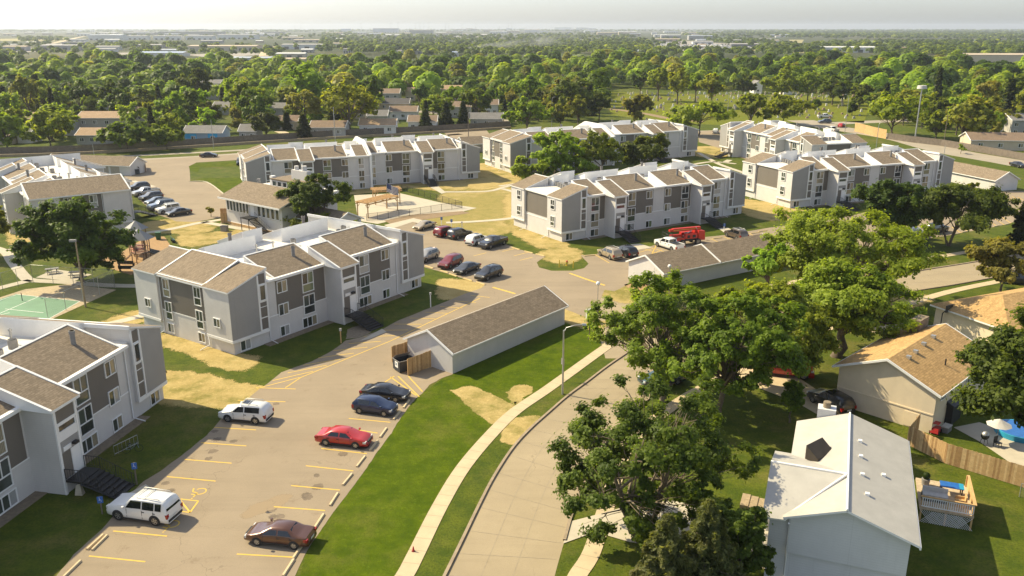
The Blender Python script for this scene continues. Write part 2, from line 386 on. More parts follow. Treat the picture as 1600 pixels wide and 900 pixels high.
# ---------------------------------------------------------------- paved areas
LOT = [(45, 945), (90, 900), (117, 867), (132, 854), (162, 827), (175, 811), (200, 775), (225, 752), (250, 737), (287, 710), (322, 680), (345, 655), (372, 636), (400, 612), (415, 602), (440, 582), (486, 565), (520, 547), (540, 532), (560, 528), (595, 516), (625, 500), (645, 492), (682, 477), (725, 460), (752, 450), (756, 446), (732, 438), (710, 431), (682, 423), (664, 418), (640, 405), (625, 380), (606, 356), (645, 345), (682, 352), (737, 362), (800, 385), (832, 396), (852, 401), (838, 410), (842, 418), (862, 423), (895, 423), (912, 419), (919, 412), (910, 403), (907, 399), (932, 397), (965, 384), (985, 388), (1000, 388), (1017, 385), (1032, 380), (1060, 373), (1107, 370), (1137, 367), (1165, 362), (1200, 356), (1290, 345), (1400, 322), (1500, 312), (1562, 298), (1640, 300), (1700, 330), (1600, 342), (1575, 350), (1550, 355), (1487, 367), (1450, 373), (1400, 381), (1330, 393), (1270, 398), (1180, 400), (1080, 415), (1000, 432), (988, 442), (960, 455), (945, 453), (936, 470), (930, 500), (905, 492), (884, 484), (880, 484), (706, 586), (692, 591), (672, 602), (660, 615), (650, 623), (635, 638), (620, 662), (612, 677), (590, 706), (570, 736), (545, 769), (520, 801), (500, 831), (480, 861), (465, 891), (440, 945)]
sheet('parking_lot', LOT, Z2, M['asphalt'], 0.09, 0.5)
SL = [(660, 970), (695, 900), (722, 845), (750, 787), (772, 745), (800, 702), (827, 672), (857, 645), (887, 619), (917, 597), (950, 572), (990, 545), (1050, 515), (1120, 490), (1200, 468), (1300, 447), (1400, 430), (1450, 421), (1520, 410), (1640, 390)]
SR = [(1640, 418), (1520, 440), (1480, 447), (1400, 460), (1300, 482), (1240, 503), (1180, 532), (1120, 563), (1070, 590), (1025, 615), (975, 657), (940, 700), (915, 750), (895, 800), (882, 845), (868, 895), (850, 970)]
SLw = catmull([P(*p) for p in SL], 5); SRw = catmull([P(*p) for p in SR], 5)
sheet('street', [(p.x, p.y) for p in SLw + SRw], Z1 + 0.004, M['street'], world=True)
ribbon('kerb', SL[:12], 0.22, 0.0, M['kerb'], 0.13)
ribbon('kerb', SL[14:], 0.22, 0.0, M['kerb'], 0.13)
ribbon('kerb', SR[:-2], 0.22, 0.0, M['kerb'], 0.13)
sheet('entrance_drive', [(878, 478), (884, 484), (905, 493), (925, 508), (938, 530), (946, 560), (990, 560), (1060, 525), (1030, 497), (990, 474), (962, 461), (940, 445)], Z1, M['street'])
# street joints
def street_joints():
    mb = MB(); n = 70
    def at(line, t):
        k = t * (len(line) - 1); i = min(int(k), len(line) - 2); return line[i].lerp(line[i + 1], k - i)
    SRr = SRw[::-1]
    for t in np.linspace(0.02, 0.98, 30):
        a, b = at(SLw, t), at(SRr, t); mb.obox((a + b) / 2, b - a, (b - a).length - 0.4, 0.045, Z2 + 0.004, Z2 + 0.006)
    for f in (0.33, 0.62):
        prev = None
        for t in np.linspace(0.0, 1.0, 90):
            q = at(SLw, t).lerp(at(SRr, t), f)
            if prev is not None: mb.obox((q + prev) / 2, q - prev, (q - prev).length, 0.035, Z2 + 0.002, Z2 + 0.003)
            prev = q
    tag(mb.build('street_joints', M['joint']), kind='structure')
street_joints()
ribbon('sidewalk', [(600, 945), (632, 900), (651, 864), (688, 790), (725, 729), (771, 675), (806, 642), (850, 612), (885, 587), (942, 546), (985, 517)], 1.25, 0.02, M['walk'], 0.02, joints=1.5)
ribbon('sidewalk', [(890, 930), (902, 900), (925, 862), (948, 790), (975, 707), (995, 680), (1030, 650), (1070, 622), (1115, 597), (1170, 570), (1240, 532), (1320, 505), (1412, 477), (1500, 452), (1640, 425)], 1.25, 0.02, M['walk'], 0.02, joints=1.5)
ribbon('sidewalk', [(1180, 452), (1300, 430), (1450, 404), (1530, 391), (1640, 374)], 1.25, 0.02, M['walk'], 0.02, joints=1.5)
sheet('driveway', [(880, 850), (893, 815), (940, 803), (985, 790), (1050, 783), (1120, 797), (1203, 812), (1214, 856), (1216, 902), (1162, 874), (985, 848), (930, 832)], Z4 + 0.02, M['path'])
sheet('driveway', [(1290, 487), (1345, 478), (1375, 497), (1437, 512), (1425, 518), (1380, 525), (1342, 512)], Z3, M['walk'])
sheet('driveway', [(1120, 560), (1190, 548), (1240, 585), (1322, 640), (1312, 668), (1250, 632), (1170, 600)], Z3, M['walk'])
# boulevard, cross road, paved court of the far left block
BLV = [(-120, 277), (130, 256), (325, 245.5), (500, 232), (720, 216), (900, 208), (1110, 206), (1230, 198), (1320, 192), (1480, 186), (1620, 182)]
ribbon('boulevard', BLV, 7.6, Z1, M['road_far'])
ribbon('boulevard', [(-120, 264), (130, 247.5), (372, 235), (560, 222.5), (720, 209.5)], 3.0, Z2, M['road_far'])
ribbon('cross_road', [(1250, 188), (1300, 199), (1400, 215), (1482, 236), (1600, 257), (1760, 290)], 11, Z2, M['road_far'])
sheet('parking_lot', [(194, 275), (200, 292), (205, 299), (225, 319), (248, 336), (265, 342), (275, 346), (302, 347), (322, 344), (345, 340), (362, 336), (356, 312), (350, 305), (323, 284), (297, 284), (297, 272), (295, 260), (307, 254), (372, 250), (420, 247), (420, 238), (325, 244), (202, 252), (196, 262)], Z3, M['asphalt'], 0.05)
sheet('lawn_island', [(295, 260), (307, 255), (377, 252), (379, 260), (312, 262), (310, 269), (297, 267)], Z4, M['grass'])
sheet('lawn_island', [(296, 283), (317, 278), (377, 278), (381, 285), (370, 295), (350, 303), (323, 285)], Z4, M['grass'])
ribbon('kerb', [(296, 284), (323, 285), (350, 304)], 0.3, 0.0, M['path'], 0.14)
sheet('parking_lot', [(690, 205), (760, 203), (770, 216), (745, 226), (715, 222)], Z2, M['asphalt'])
sheet('parking_lot', [(1090, 206), (1126, 203), (1126, 232), (1092, 222)], Z2, M['asphalt'])
# paths
PW = [([(190, 371), (205, 367), (262, 359), (303, 350), (322, 347), (347, 343)], 1.5), ([(318, 347), (362, 355), (400, 362), (445, 375)], 1.5),
      ([(-40, 380), (5, 392), (20, 410), (38, 432), (50, 438), (100, 441), (170, 446), (232, 447)], 1.6), ([(48, 438), (0, 450), (-60, 466)], 1.6), ([(10, 391), (60, 388)], 1.4),
      ([(172, 506), (205, 498), (240, 488)], 1.5), ([(697, 348), (745, 346), (800, 341), (860, 331), (930, 322)], 1.4), ([(692, 300), (760, 299), (790, 292), (830, 282)], 1.2),
      ([(785, 295), (815, 303)], 1.2), ([(780, 291), (806, 287)], 1.2), ([(1092, 239), (1115, 252), (1130, 259), (1165, 271)], 1.3), ([(1070, 260), (1110, 253), (1150, 256)], 1.3),
      ([(1132, 254), (1140, 250)], 1.6), ([(350, 349), (352, 340)], 1.2), ([(413, 363), (424, 357)], 1.3), ([(208, 283), (240, 292)], 1.2)]
for p, w in PW: ribbon('path', p, w, 0.02, M['path'], 0.016)
for q in ([(985, 382), (1000, 381), (1019, 387), (995, 391)], [(1122, 357), (1137, 356), (1147, 361), (1132, 364)], [(562, 533), (597, 514), (604, 519), (578, 530)], [(600, 352), (646, 341), (684, 350), (672, 353), (645, 347), (612, 358)], [(666, 289), (682, 289), (697, 301), (690, 303)], [(85, 421), (144, 429), (115, 440), (56, 434)], [(170, 800), (200, 772), (228, 757), (236, 764), (205, 785), (190, 800)]):
    sheet('path', q, 0.04, M['path'])
sheet('pool_patio', [(553, 305), (625, 302), (690, 317), (745, 325), (722, 331), (640, 338), (590, 350), (560, 345)], Z3, M['path'])
sheet('pool_patio', [(600, 345), (640, 336), (722, 330), (735, 333), (650, 345), (610, 350)], Z4, M['soil'])
# court, playground surface
sheet('court_slab', [(-60, 484), (40, 452), (108, 444), (182, 453), (85, 497), (55, 515), (-60, 525)], Z3, M['courtslab'])
sheet('court_surface', [(25, 460), (125, 471), (70, 502), (-45, 505), (-60, 486)], Z4, M['court'])
def court_lines():
    mb = MB()
    for a, b in [((25, 460), (125, 471)), ((125, 471), (70, 502)), ((8, 483), (68, 489)), ((25, 461), (-30, 480)), ((-20, 497), (15, 489)), ((60, 464), (0, 490))]:
        p, q = P(*a), P(*b); mb.obox((p + q) / 2, q - p, (q - p).length, 0.09, Z4 + 0.004, Z4 + 0.007)
    tag(mb.build('court_lines', M['whiteline']), kind='structure')
court_lines()
sheet('playground_surface', [(232, 369), (256, 370), (270, 388), (243, 408), (205, 430), (160, 416), (150, 400), (190, 394)], Z2, M['mulch'], 0.1)
# straw, dry lawn, watered lawn, soil
STRAW = [[(258, 580), (290, 587), (345, 597), (398, 609), (393, 620), (372, 636), (345, 633), (300, 628), (262, 625), (256, 605)], [(254, 527), (275, 526), (310, 539), (350, 551), (386, 561), (375, 573), (345, 566), (300, 546), (262, 535)],
         [(704, 610), (730, 604), (760, 615), (795, 640), (775, 659), (750, 650), (725, 632)], [(797, 614), (815, 604), (829, 612), (811, 631), (798, 629)], [(800, 655), (842, 652), (822, 679), (797, 690), (785, 682)],
         [(700, 440), (735, 443), (757, 449), (715, 463), (690, 462)], [(800, 305), (806, 307), (809, 345), (802, 345)], [(810, 360), (830, 361), (878, 381), (868, 390), (835, 377)], [(855, 396), (880, 387), (902, 397), (885, 410), (866, 405)],
         [(540, 302), (580, 288), (670, 284), (745, 278), (770, 266), (800, 270), (790, 289), (700, 297), (640, 291), (560, 301)], [(742, 270), (760, 256), (792, 270), (785, 286), (750, 290)],
         [(202, 357), (240, 348), (275, 344), (302, 348), (265, 357), (225, 364)], [(257, 364), (307, 353), (327, 354), (310, 367), (367, 362), (340, 374), (300, 382), (290, 373), (292, 364)], [(22, 355), (50, 356), (60, 384), (33, 380)],
         [(1163, 312), (1233, 325), (1250, 328), (1215, 331), (1228, 342), (1190, 339), (1163, 322)], [(1092, 230), (1127, 231), (1125, 245), (1095, 243)], [(884, 482), (915, 496), (938, 505), (930, 512), (900, 503), (882, 492)], [(945, 450), (965, 446), (990, 455), (1010, 470), (985, 470), (958, 460)],
         [(1390, 470), (1430, 464), (1440, 468), (1400, 478)], [(170, 505), (205, 494), (238, 483), (238, 491), (205, 503)]]
for i, q in enumerate(STRAW): patch('straw_mulch', q, Z1 + 0.001 + i * 0.0003, M['straw'], (1.8 if q[0][1] < 590 else .8) + .005 * max(0, 600 - q[0][1]))
patch('dry_lawn', [(700, 303), (800, 294), (806, 300), (806, 338), (760, 345), (700, 346), (650, 347), (700, 338), (735, 334), (748, 325), (700, 316)], 0.0045, M['drylawn'], 3.5)
patch('dry_lawn', [(690, 348), (740, 350), (800, 345), (806, 352), (770, 364), (740, 360)], 0.0038, M['drylawn'], 3.5)
sheet('lawn', [(455, 945), (480, 861), (520, 801), (570, 736), (612, 677), (635, 638), (660, 615), (692, 591), (707, 586), (884, 486), (945, 515), (935, 546), (880, 585), (806, 635), (765, 675), (720, 728), (684, 785), (645, 864), (595, 945)], 0.003, M['grass_lush'])
sheet('planting_bed', [(345, 344), (360, 337), (415, 356), (440, 366), (432, 371), (400, 361), (362, 353)], Z1, M['rock'], 0.1)
sheet('planting_bed', [(414, 362), (425, 357), (452, 366), (442, 373)], Z2, M['mulch'], 0.1)
sheet('planting_bed', [(975, 445), (1000, 436), (1040, 455), (1030, 465), (1000, 462)], Z2, M['mulch'], 0.15)
sheet('bare_soil', [(1300, 440), (1390, 405), (1450, 400), (1430, 410), (1370, 430)], Z1 + 0.002, M['soil'], 0.4, smooth=True)
sheet('bare_soil', [(540, 530), (560, 528), (575, 523), (590, 512), (570, 505), (545, 515)], Z1 - 0.001, M['rock'], 0.2)
# ---------------------------------------------------------------- painted stall lines
def lines(pairs, w=0.12, mat='yellow', z=Z2 + 0.004):
    mb = MB()
    for a, b in pairs:
        p, q = P(*a), P(*b); mb.obox((p + q) / 2, q - p, (q - p).length, w, z, z + 0.002)
    tag(mb.build('stall_lines', M[mat]), kind='structure')
lines([((370, 866), (460, 871)), ((428, 792), (508, 798)), ((455, 759), (531, 766)), ((478, 728), (552, 736)), ((502, 701), (573, 709)), ((545, 654), (610, 660)), ((560, 672), (590, 677)), ((600, 598), (616, 588)), ((610, 589), (650, 618)), ((622, 588), (655, 620)), ((638, 588), (660, 612)), ((597, 640), (625, 643)),
       ((139, 869), (227, 878)), ((177, 830), (261, 838)), ((261, 745), (337, 752)), ((288, 718), (362, 724)), ((314, 692), (385, 697)), ((335, 668), (400, 672)), ((372, 626), (446, 628)), ((400, 606), (462, 608)),
       ((282, 780), (310, 783)), ((282, 782), (297, 801)), ((310, 783), (297, 801)), ((280, 799), (297, 801))])
hp = []
for i in range(15):
    t = i / 14; a = (402 + (735 - 402) * t, 607 + (462 - 607) * t - 8 * math.sin(t * 3.1)); b = (468 + (765 - 468) * t, 590 + (465 - 590) * t - 3 * math.sin(t * 3.1))
    hp.append((a, b))
lines(hp + [((446, 606), (470, 590)), ((470, 590), (610, 533)), ((610, 533), (750, 466))], 0.11)
lines([((770, 449), (805, 459)), ((890, 427), (915, 436)), ((915, 436), (945, 446))], 0.35)
for a, b in [((668, 396), (684, 392)), ((690, 405), (700, 402)), ((785, 393), (803, 389)), ((803, 400), (826, 394)), ((832, 402), (812, 407)), ((740, 400), (760, 395)), ((930, 398), (952, 411)), ((1005, 388), (1045, 402)), ((1015, 386), (1052, 398)), ((1025, 384), (1018, 398)), ((1010, 402), (1045, 404)), ((1000, 394), (1022, 388)), ((1012, 399), (1034, 391)), ((1110, 373), (1124, 379)), ((1131, 370), (1148, 377)), ((1158, 366), (1172, 374)), ((1168, 364), (1186, 372)), ((1175, 371), (1190, 365))]: lines([(a, b)], 0.12)
for i in range(9):
    t = i / 8; x = 1490 + 90 * t; y = 366 - 17 * t; lines([((x, y), (x - 14, y - 9))], 0.12)
for i in range(6): lines([((1545 + 9 * i, 303 + 1.0 * i), (1560 + 9 * i, 311 + 1.0 * i))], 0.12)
def wheelchair_mark(px, py, ang):
    c = P(px, py); mb = MB(); u = Vector((math.cos(ang), math.sin(ang))); w = Vector((-u.y, u.x))
    def seg(a, b): 
        p = c.xy + u * a[0] + w * a[1]; q = c.xy + u * b[0] + w * b[1]; mb.obox((p + q) / 2, q - p, (q - p).length, 0.1, Z2 + 0.004, Z2 + 0.006)
    for i in range(12):
        a0, a1 = 1.2 + i * 0.38, 1.2 + (i + 1) * 0.38
        seg((0.45 * math.cos(a0), 0.45 * math.sin(a0)), (0.45 * math.cos(a1), 0.45 * math.sin(a1)))
    seg((0.1, 0.2), (0.1, 0.9)); seg((0.1, 0.55), (0.5, 0.5)); seg((0.1, 0.25), (0.55, 0.15)); seg((0.55, 0.15), (0.75, -0.35)); seg((0.05, 1.05), (0.15, 1.12))
    tag(mb.build('accessible_stall_mark', M['yellow']), kind='structure')
wheelchair_mark(313, 768, R(170)); wheelchair_mark(270, 819, R(170))

for i in range(46):      # oil drips and rusty smears in the stalls
    a, b = rng.choice([((395, 845), (575, 640)), ((175, 815), (415, 620)), ((180, 845), (390, 640)), ((660, 412), (760, 432)), ((700, 362), (800, 386)), ((940, 400), (1150, 372)), ((420, 800), (560, 690))])
    t = rng.random(); c = P(a[0] + (b[0] - a[0]) * t + rng.uniform(-25, 40), a[1] + (b[1] - a[1]) * t + rng.uniform(-6, 6)); r = rng.uniform(.05, .22)
    patch('oil_stain', [(c.x + r * math.cos(k) * rng.uniform(.6, 1.6), c.y + r * math.sin(k) * rng.uniform(.6, 1.2)) for k in (0, 1.2, 2.5, 3.8, 5.0)], Z2 + .0015 + i * .00002, M['stain'], .5, .02, True, True)
for i, q in enumerate(([(412, 791), (436, 778), (448, 779), (424, 793)], [(385, 801), (410, 788), (418, 790), (394, 804)])): patch('rust_smear', q, Z2 + .0026 + i * .0004, M['rust'], 1.0, .05, False, True)

M['cemgrass'] = grass_mat('cemetery_grass', (0.11, 0.13, 0.014), (0.17, 0.185, 0.022), (0.22, 0.18, 0.05), 0.4)
# ---------------------------------------------------------------- apartment blocks
WIN_CACHE = {}
def window_meshes(w, h, kind):
    """frame and pane of a window in the plane y=0 looking towards -y, origin at its lower left corner"""
    key = (round(w, 2), round(h, 2), kind)
    if key in WIN_CACHE: return WIN_CACHE[key]
    fr = MB(); t = 0.09; d = 0.1
    fr.box(0, w, -d, 0.01, 0, t); fr.box(0, w, -d, 0.01, h - t, h); fr.box(0, t, -d, 0.01, t, h - t); fr.box(w - t, w, -d, 0.01, t, h - t)
    gl = MB()
    def pane(x0, x1, z0, z1, mi=0): gl.face([(x0, -0.03, z0), (x1, -0.03, z0), (x1, -0.03, z1), (x0, -0.03, z1)], mi)
    lo = t
    if kind in ('tall', 'tallc'):
        zm = h * 0.42; fr.box(t, w - t, -d * 0.9, 0.01, zm - 0.05, zm + 0.05); pane(t, w - t, t, zm - 0.05, 1 if kind == 'tallc' else 0); lo = zm + 0.05
    n = 3 if kind == 'triple' else (1 if kind == 'single' else 2)
    for i in range(n):
        a = t + (w - 2 * t) * i / n; b = t + (w - 2 * t) * (i + 1) / n
        if i: fr.box(a - 0.035, a + 0.035, -d * 0.9, 0.01, lo, h - t)
        pane(a + (0.035 if i else 0), b - (0.035 if i < n - 1 else 0), lo, h - t, 1 if (i == n - 1 and kind in ('slide', 'tallc', 'triple', 'pair')) else 0)
    r = (fr.mesh('window', M['trim']), gl.mesh('pane', [M['glass'], M['curtain_glass']]))
    WIN_CACHE[key] = r; return r
def cg_old():
    k = N('curtained_glass'); return k.out(k.ramp(k.noise(3.0, 2, 0.5), [(0.3, (0.2, 0.185, 0.13)), (0.7, (0.36, 0.33, 0.24))]), 0.12, 0, 0.8)
def cg():
    k = N('curtained_glass'); r = k.n('ShaderNodeObjectInfo').outputs['Random']; x = k.n('ShaderNodeSeparateXYZ'); k.l(k.obj(), x.inputs[0])
    fold = k.math('SINE', k.math('MULTIPLY', x.outputs[0], 42.0)); slat = k.math('SINE', k.math('MULTIPLY', x.outputs[2], 70.0))
    cur = k.mix(k.smooth(fold, -1, 1), (0.2, 0.17, 0.11), (0.36, 0.31, 0.21)); bl = k.mix(k.smooth(slat, -1, 1), (0.26, 0.26, 0.25), (0.45, 0.45, 0.43))
    c = k.mix(k.math('GREATER_THAN', r, 0.55), cur, bl); c = k.mix(k.math('GREATER_THAN', r, 0.82), c, (0.03, 0.035, 0.035)); c = k.mix(k.math('LESS_THAN', r, 0.15), c, (0.16, 0.19, 0.1))
    return k.out(c, 0.06, 0, 0.9)
M['curtain_glass'] = cg()
def put_window(root, org, xd, x, z, w, h, kind):
    """on the wall through org (local x,y) running along xd; the outside is to the right of xd"""
    fm, gm = window_meshes(w, h, kind)
    o = link('window', fm, root, (org[0] + xd[0] * x, org[1] + xd[1] * x, z), math.atan2(xd[1], xd[0]))
    link('pane', gm, o); return o
class Face:
    """a facade: maps (x along, out, z) to the block's own coordinates"""
    def __init__(s, org, ang): s.o = Vector((*org, 0)); s.a = ang; s.u = Vector((math.cos(ang), math.sin(ang), 0)); s.n = Vector((s.u.y, -s.u.x, 0))
    def p(s, x, out, z): return s.o + s.u * x + s.n * out + Vector((0, 0, z))
    def box(s, mb, x0, x1, o0, o1, z0, z1, mi=0):
        vs = [s.p(x, o, z) for z in (z0, z1) for x, o in ((x0, o1), (x1, o1), (x1, o0), (x0, o0))]
        mb.add(vs, [(3, 2, 1, 0), (0, 1, 5, 4), (1, 2, 6, 5), (2, 3, 7, 6), (3, 0, 4, 7), (4, 5, 6, 7)], mi)
    def panel(s, root, name, mat, x0, x1, z0, z1, out=0.0, t=0.03):
        mb = MB(); s.box(mb, x0, x1, out, out + t, z0, z1); return mb.build(name, mat, root)
    def win(s, root, x, z, w, h, kind, out=0.0):
        o = s.p(x, out, 0); return put_window(root, (o.x, o.y), (s.u.x, s.u.y), 0, z, w, h, kind)
EAVE, RIDGE, FLAT = 7.4, 9.35, 7.55
def shed(root, F, x0, x1, out, z_e, back, z_r, base=FLAT - 0.15):
    """a shed roof over x0..x1, low eave 'out' in front of the wall, rising to 'back' behind it"""
    a = [F.p(x0, out, z_e), F.p(x1, out, z_e), F.p(x1, -back, z_r), F.p(x0, -back, z_r)]
    b = [F.p(x0, out, z_e - 0.22), F.p(x1, out, z_e - 0.22), F.p(x1, -back, base), F.p(x0, -back, base)]
    mb = MB(); mb.add(b + a, [(3, 2, 1, 0), (0, 1, 5, 4), (1, 2, 6, 5), (2, 3, 7, 6), (3, 0, 4, 7)], 1)
    o = mb.build('shed_roof', [M['shingle'], M['trim']], root)
    # the shingled slope is its own sheet with white copings along rakes and ridge
    d = (a[3] - a[0]).normalized(); nrm = (a[1] - a[0]).cross(a[3] - a[0]).normalized()
    e = MB(); i0 = F.u * 0.13
    q = [a[0] + i0, a[1] - i0, a[2] - i0 - d * 0.1, a[3] + i0 - d * 0.1]
    e.face([p + nrm * 0.004 for p in q], 0); e.build('roof_slope', M['shingle'], o)
    c = MB()
    for s0, s1 in ((a[0], a[3]), (a[1], a[2])):
        w = F.u * 0.11; c.prism([s0 - w, s0 + w, s1 + w, s1 - w], [s0 - w + nrm * 0.07, s0 + w + nrm * 0.07, s1 + w + nrm * 0.07, s1 - w + nrm * 0.07])
    c.prism([a[3] - d * 0.12 + F.u * 0.12, a[2] - d * 0.12 - F.u * 0.12, a[2] + d * 0.05 - F.u * 0.12, a[3] + d * 0.05 + F.u * 0.12], [p + nrm * 0.06 for p in (a[3] - d * 0.12 + F.u * 0.12, a[2] - d * 0.12 - F.u * 0.12, a[2] + d * 0.05 - F.u * 0.12, a[3] + d * 0.05 + F.u * 0.12)])
    c.build('coping', M['trim'], o)
    return o
def end_wing(root, F, x_out, x_in, G, side, dep):
    """the projecting wing at the end of a facade; side +1: its outer end lies at larger x. Roof falls towards the outer end"""
    s = side; lo, hi = min(x_out, x_in), max(x_out, x_in)
    ov = 0.35
    zb = 1.55
    xo = x_out + s * ov
    def roof_z(x): return 7.35 + (8.85 - 7.35) * abs(x - xo) / abs(x_in - xo)
    mb = MB()
    # upper volume with raked top
    P4 = [(xo, 0.3), (x_in, 0.3), (x_in, -dep), (xo, -dep)]
    bot = [F.p(x, o, zb) for x, o in P4]; top = [F.p(x, o, roof_z(x) - 0.02) for x, o in P4]
    if s > 0: bot, top = bot[::-1], top[::-1]
    mb.prism(bot, top, 0)
    w = mb.build('end_wing', M['siding'], root)
    f = MB()                                   # the front of the wing is a darker grey panel
    xs = x_in + s * 1.25
    q = [F.p(xo, 0.325, zb + 0.3), F.p(xs, 0.325, zb + 0.3), F.p(xs, 0.325, roof_z(xs) - 0.1), F.p(xo, 0.325, roof_z(xo) - 0.1)]
    f.face(q if s < 0 else q[::-1], 0); f.build('siding_panel', M['siding_mid'], w)
    t = MB(); F.box(t, min(xo, x_in), max(xo, x_in), 0.3, 0.36, zb - 0.06, zb + 0.24); 
    ex = xo + s * 0.05
    t.add([F.p(x, o, z) for z in (zb - 0.06, zb + 0.24) for x, o in ((min(xo, ex), 0.33), (max(xo, ex), 0.33), (max(xo, ex), -dep), (min(xo, ex), -dep))], [(3, 2, 1, 0), (0, 1, 5, 4), (1, 2, 6, 5), (2, 3, 7, 6), (3, 0, 4, 7), (4, 5, 6, 7)])
    # strip column: white backing with dark panels and a tall window
    x0, x1 = min(xs, x_in), max(xs, x_in)
    zt = min(roof_z(x0), roof_z(x1)) - 0.1
    F.box(t, x0 - 0.02, x1 + 0.06, 0.31, 0.335, zb + 0.24, zt)
    for xx in (x0, x1 - 0.12): F.box(t, xx, xx + 0.16, 0.335, 0.42, zb + 0.24, zt + (0.3 if (xx > x0) == (s < 0) else 0))
    t.build('trim', M['trim'], w)
    for z0, z1 in ((1.95, 3.25), (3.4, 4.55), (4.65, 5.15), (7.35, zt + 0.1)): F.panel(w, 'siding_panel', M['siding_dark'], x0 + 0.2, x1 - 0.16, z0, z1, 0.335, 0.03)
    F.win(w, x0 + 0.2, 5.35, x1 - x0 - 0.36, 1.85, 'single', 0.34)
    # roof
    e = 0.18
    a = [F.p(xo + s * e, 0.42, roof_z(xo) - 0.06), F.p(x_in, 0.42, 8.85), F.p(x_in, -dep - 0.05, 8.85), F.p(xo + s * e, -dep - 0.05, roof_z(xo) - 0.06)]
    if s > 0: a = a[::-1]
    r = MB(); r.prism(a, [p + Vector((0, 0, 0.16)) for p in a], 1, 0); ro = r.build('wing_roof', [M['shingle'], M['trim']], root)
    c = MB(); xi2 = x_in - s * 0.18
    F.box(c, min(x_in, xi2), max(x_in, xi2), -dep - 0.06, 0.44, 8.75, 9.1)
    c.build('coping', M['trim'], ro)
    return w
def tower(root, F, x0, x1, stairs=True, main_out=0.0):
    """entrance tower standing 2.7 m in front of the facade, with steps and black railings"""
    o1 = 2.7; mb = MB(); F.box(mb, x0, x1, -1.5, o1, 0, EAVE - 0.16)
    tw = mb.build('entry_tower', M['siding'], root)
    t = MB()
    for xa in (x0 - 0.02, x1 - 0.2): F.box(t, xa, xa + 0.22, o1, o1 + 0.12, 0.0, EAVE - 0.2)
    F.box(t, x0 + 0.2, x1 - 0.2, o1, o1 + 0.1, EAVE - 0.42, EAVE - 0.2); F.box(t, x0 + 0.2, x1 - 0.2, o1, o1 + 0.1, 5.78, 5.95); F.box(t, x0 + 0.2, x1 - 0.2, o1, o1 + 0.09, 4.4, 5.12)
    F.box(t, x0 + 0.2 + (x1 - x0 - 0.4) * 0.52, x1 - 0.2, o1, o1 + 0.05, 1.2, 3.4)
    t.build('trim', M['trim'], tw)
    F.panel(tw, 'siding_panel', M['siding_dark'], x0 + 0.2, x1 - 0.2, 5.95, EAVE - 0.42, o1, 0.04)
    F.panel(tw, 'siding_panel', M['siding_mid'], x0 + 0.2, x1 - 0.2, 3.4, 4.4, o1, 0.04)
    F.win(tw, x0 + 0.25, 5.12, (x1 - x0) - 0.5, 0.66, 'single', o1)
    F.panel(tw, 'door', M['siding_dark'], x0 + 0.22, x0 + 0.2 + (x1 - x0 - 0.4) * 0.5, 1.2, 3.4, o1, 0.03)
    F.panel(tw, 'sign_plate', M['trim'], x0 + 0.5, x0 + 1.35, 3.5, 3.85, o1 + 0.04, 0.06)
    lm = MB(); F.box(lm, x1 - 1.0, x1 - 0.55, o1 + 0.04, o1 + 0.4, 3.65, 3.85); lm.build('porch_lamp', M['black'], tw)
    if stairs:
        s = MB(); zl = 1.2; F.box(s, x0 + 0.1, x1 - 0.1, o1 + 0.12, o1 + 1.5, zl - 0.15, zl)
        n = 7
        for i in range(n):
            z = zl * (n - i - 0.5) / n; oo = o1 + 1.5 + i * 0.42
            F.box(s, x0 + 0.15, x1 - 0.15, oo, oo + 0.43, z - 0.2, z)
        for xa in (x0 + 0.12, x1 - 0.18):
            pts = [F.p(xa, o1 + 1.4, zl - 0.2), F.p(xa, o1 + 1.5 + n * 0.42, 0.02)]; s.tube(pts, 0.09, 4)
        st = s.build('stair', M['black'], root)
        r = MB()
        for xa in (x0 + 0.12, x1 - 0.12):
            top = [F.p(xa, o1 + 0.15, zl + 1.0), F.p(xa, o1 + 1.5, zl + 1.0), F.p(xa, o1 + 1.5 + n * 0.42, 1.0)]
            r.tube(top, 0.035, 4)
            r.tube([p - Vector((0, 0, 0.85)) for p in top], 0.025, 4)
            for k in range(20):
                f = k / 19; oo = o1 + 0.15 + f * (1.35 + n * 0.42); z = zl + 1 if oo < o1 + 1.5 else zl + 1 - (oo - o1 - 1.5) / (n * 0.42) * zl
                r.tube([F.p(xa, oo, z - (1.0 if k % 6 == 0 else 0.85)), F.p(xa, oo, z)], 0.04 if k % 6 == 0 else 0.02, 4)
        r.build('railing', M['black'], st)
    shed(root, F, x0 - 0.5, x1 + 0.35 - 0.1, o1 + 0.42, EAVE, 2.2, RIDGE)
    return tw
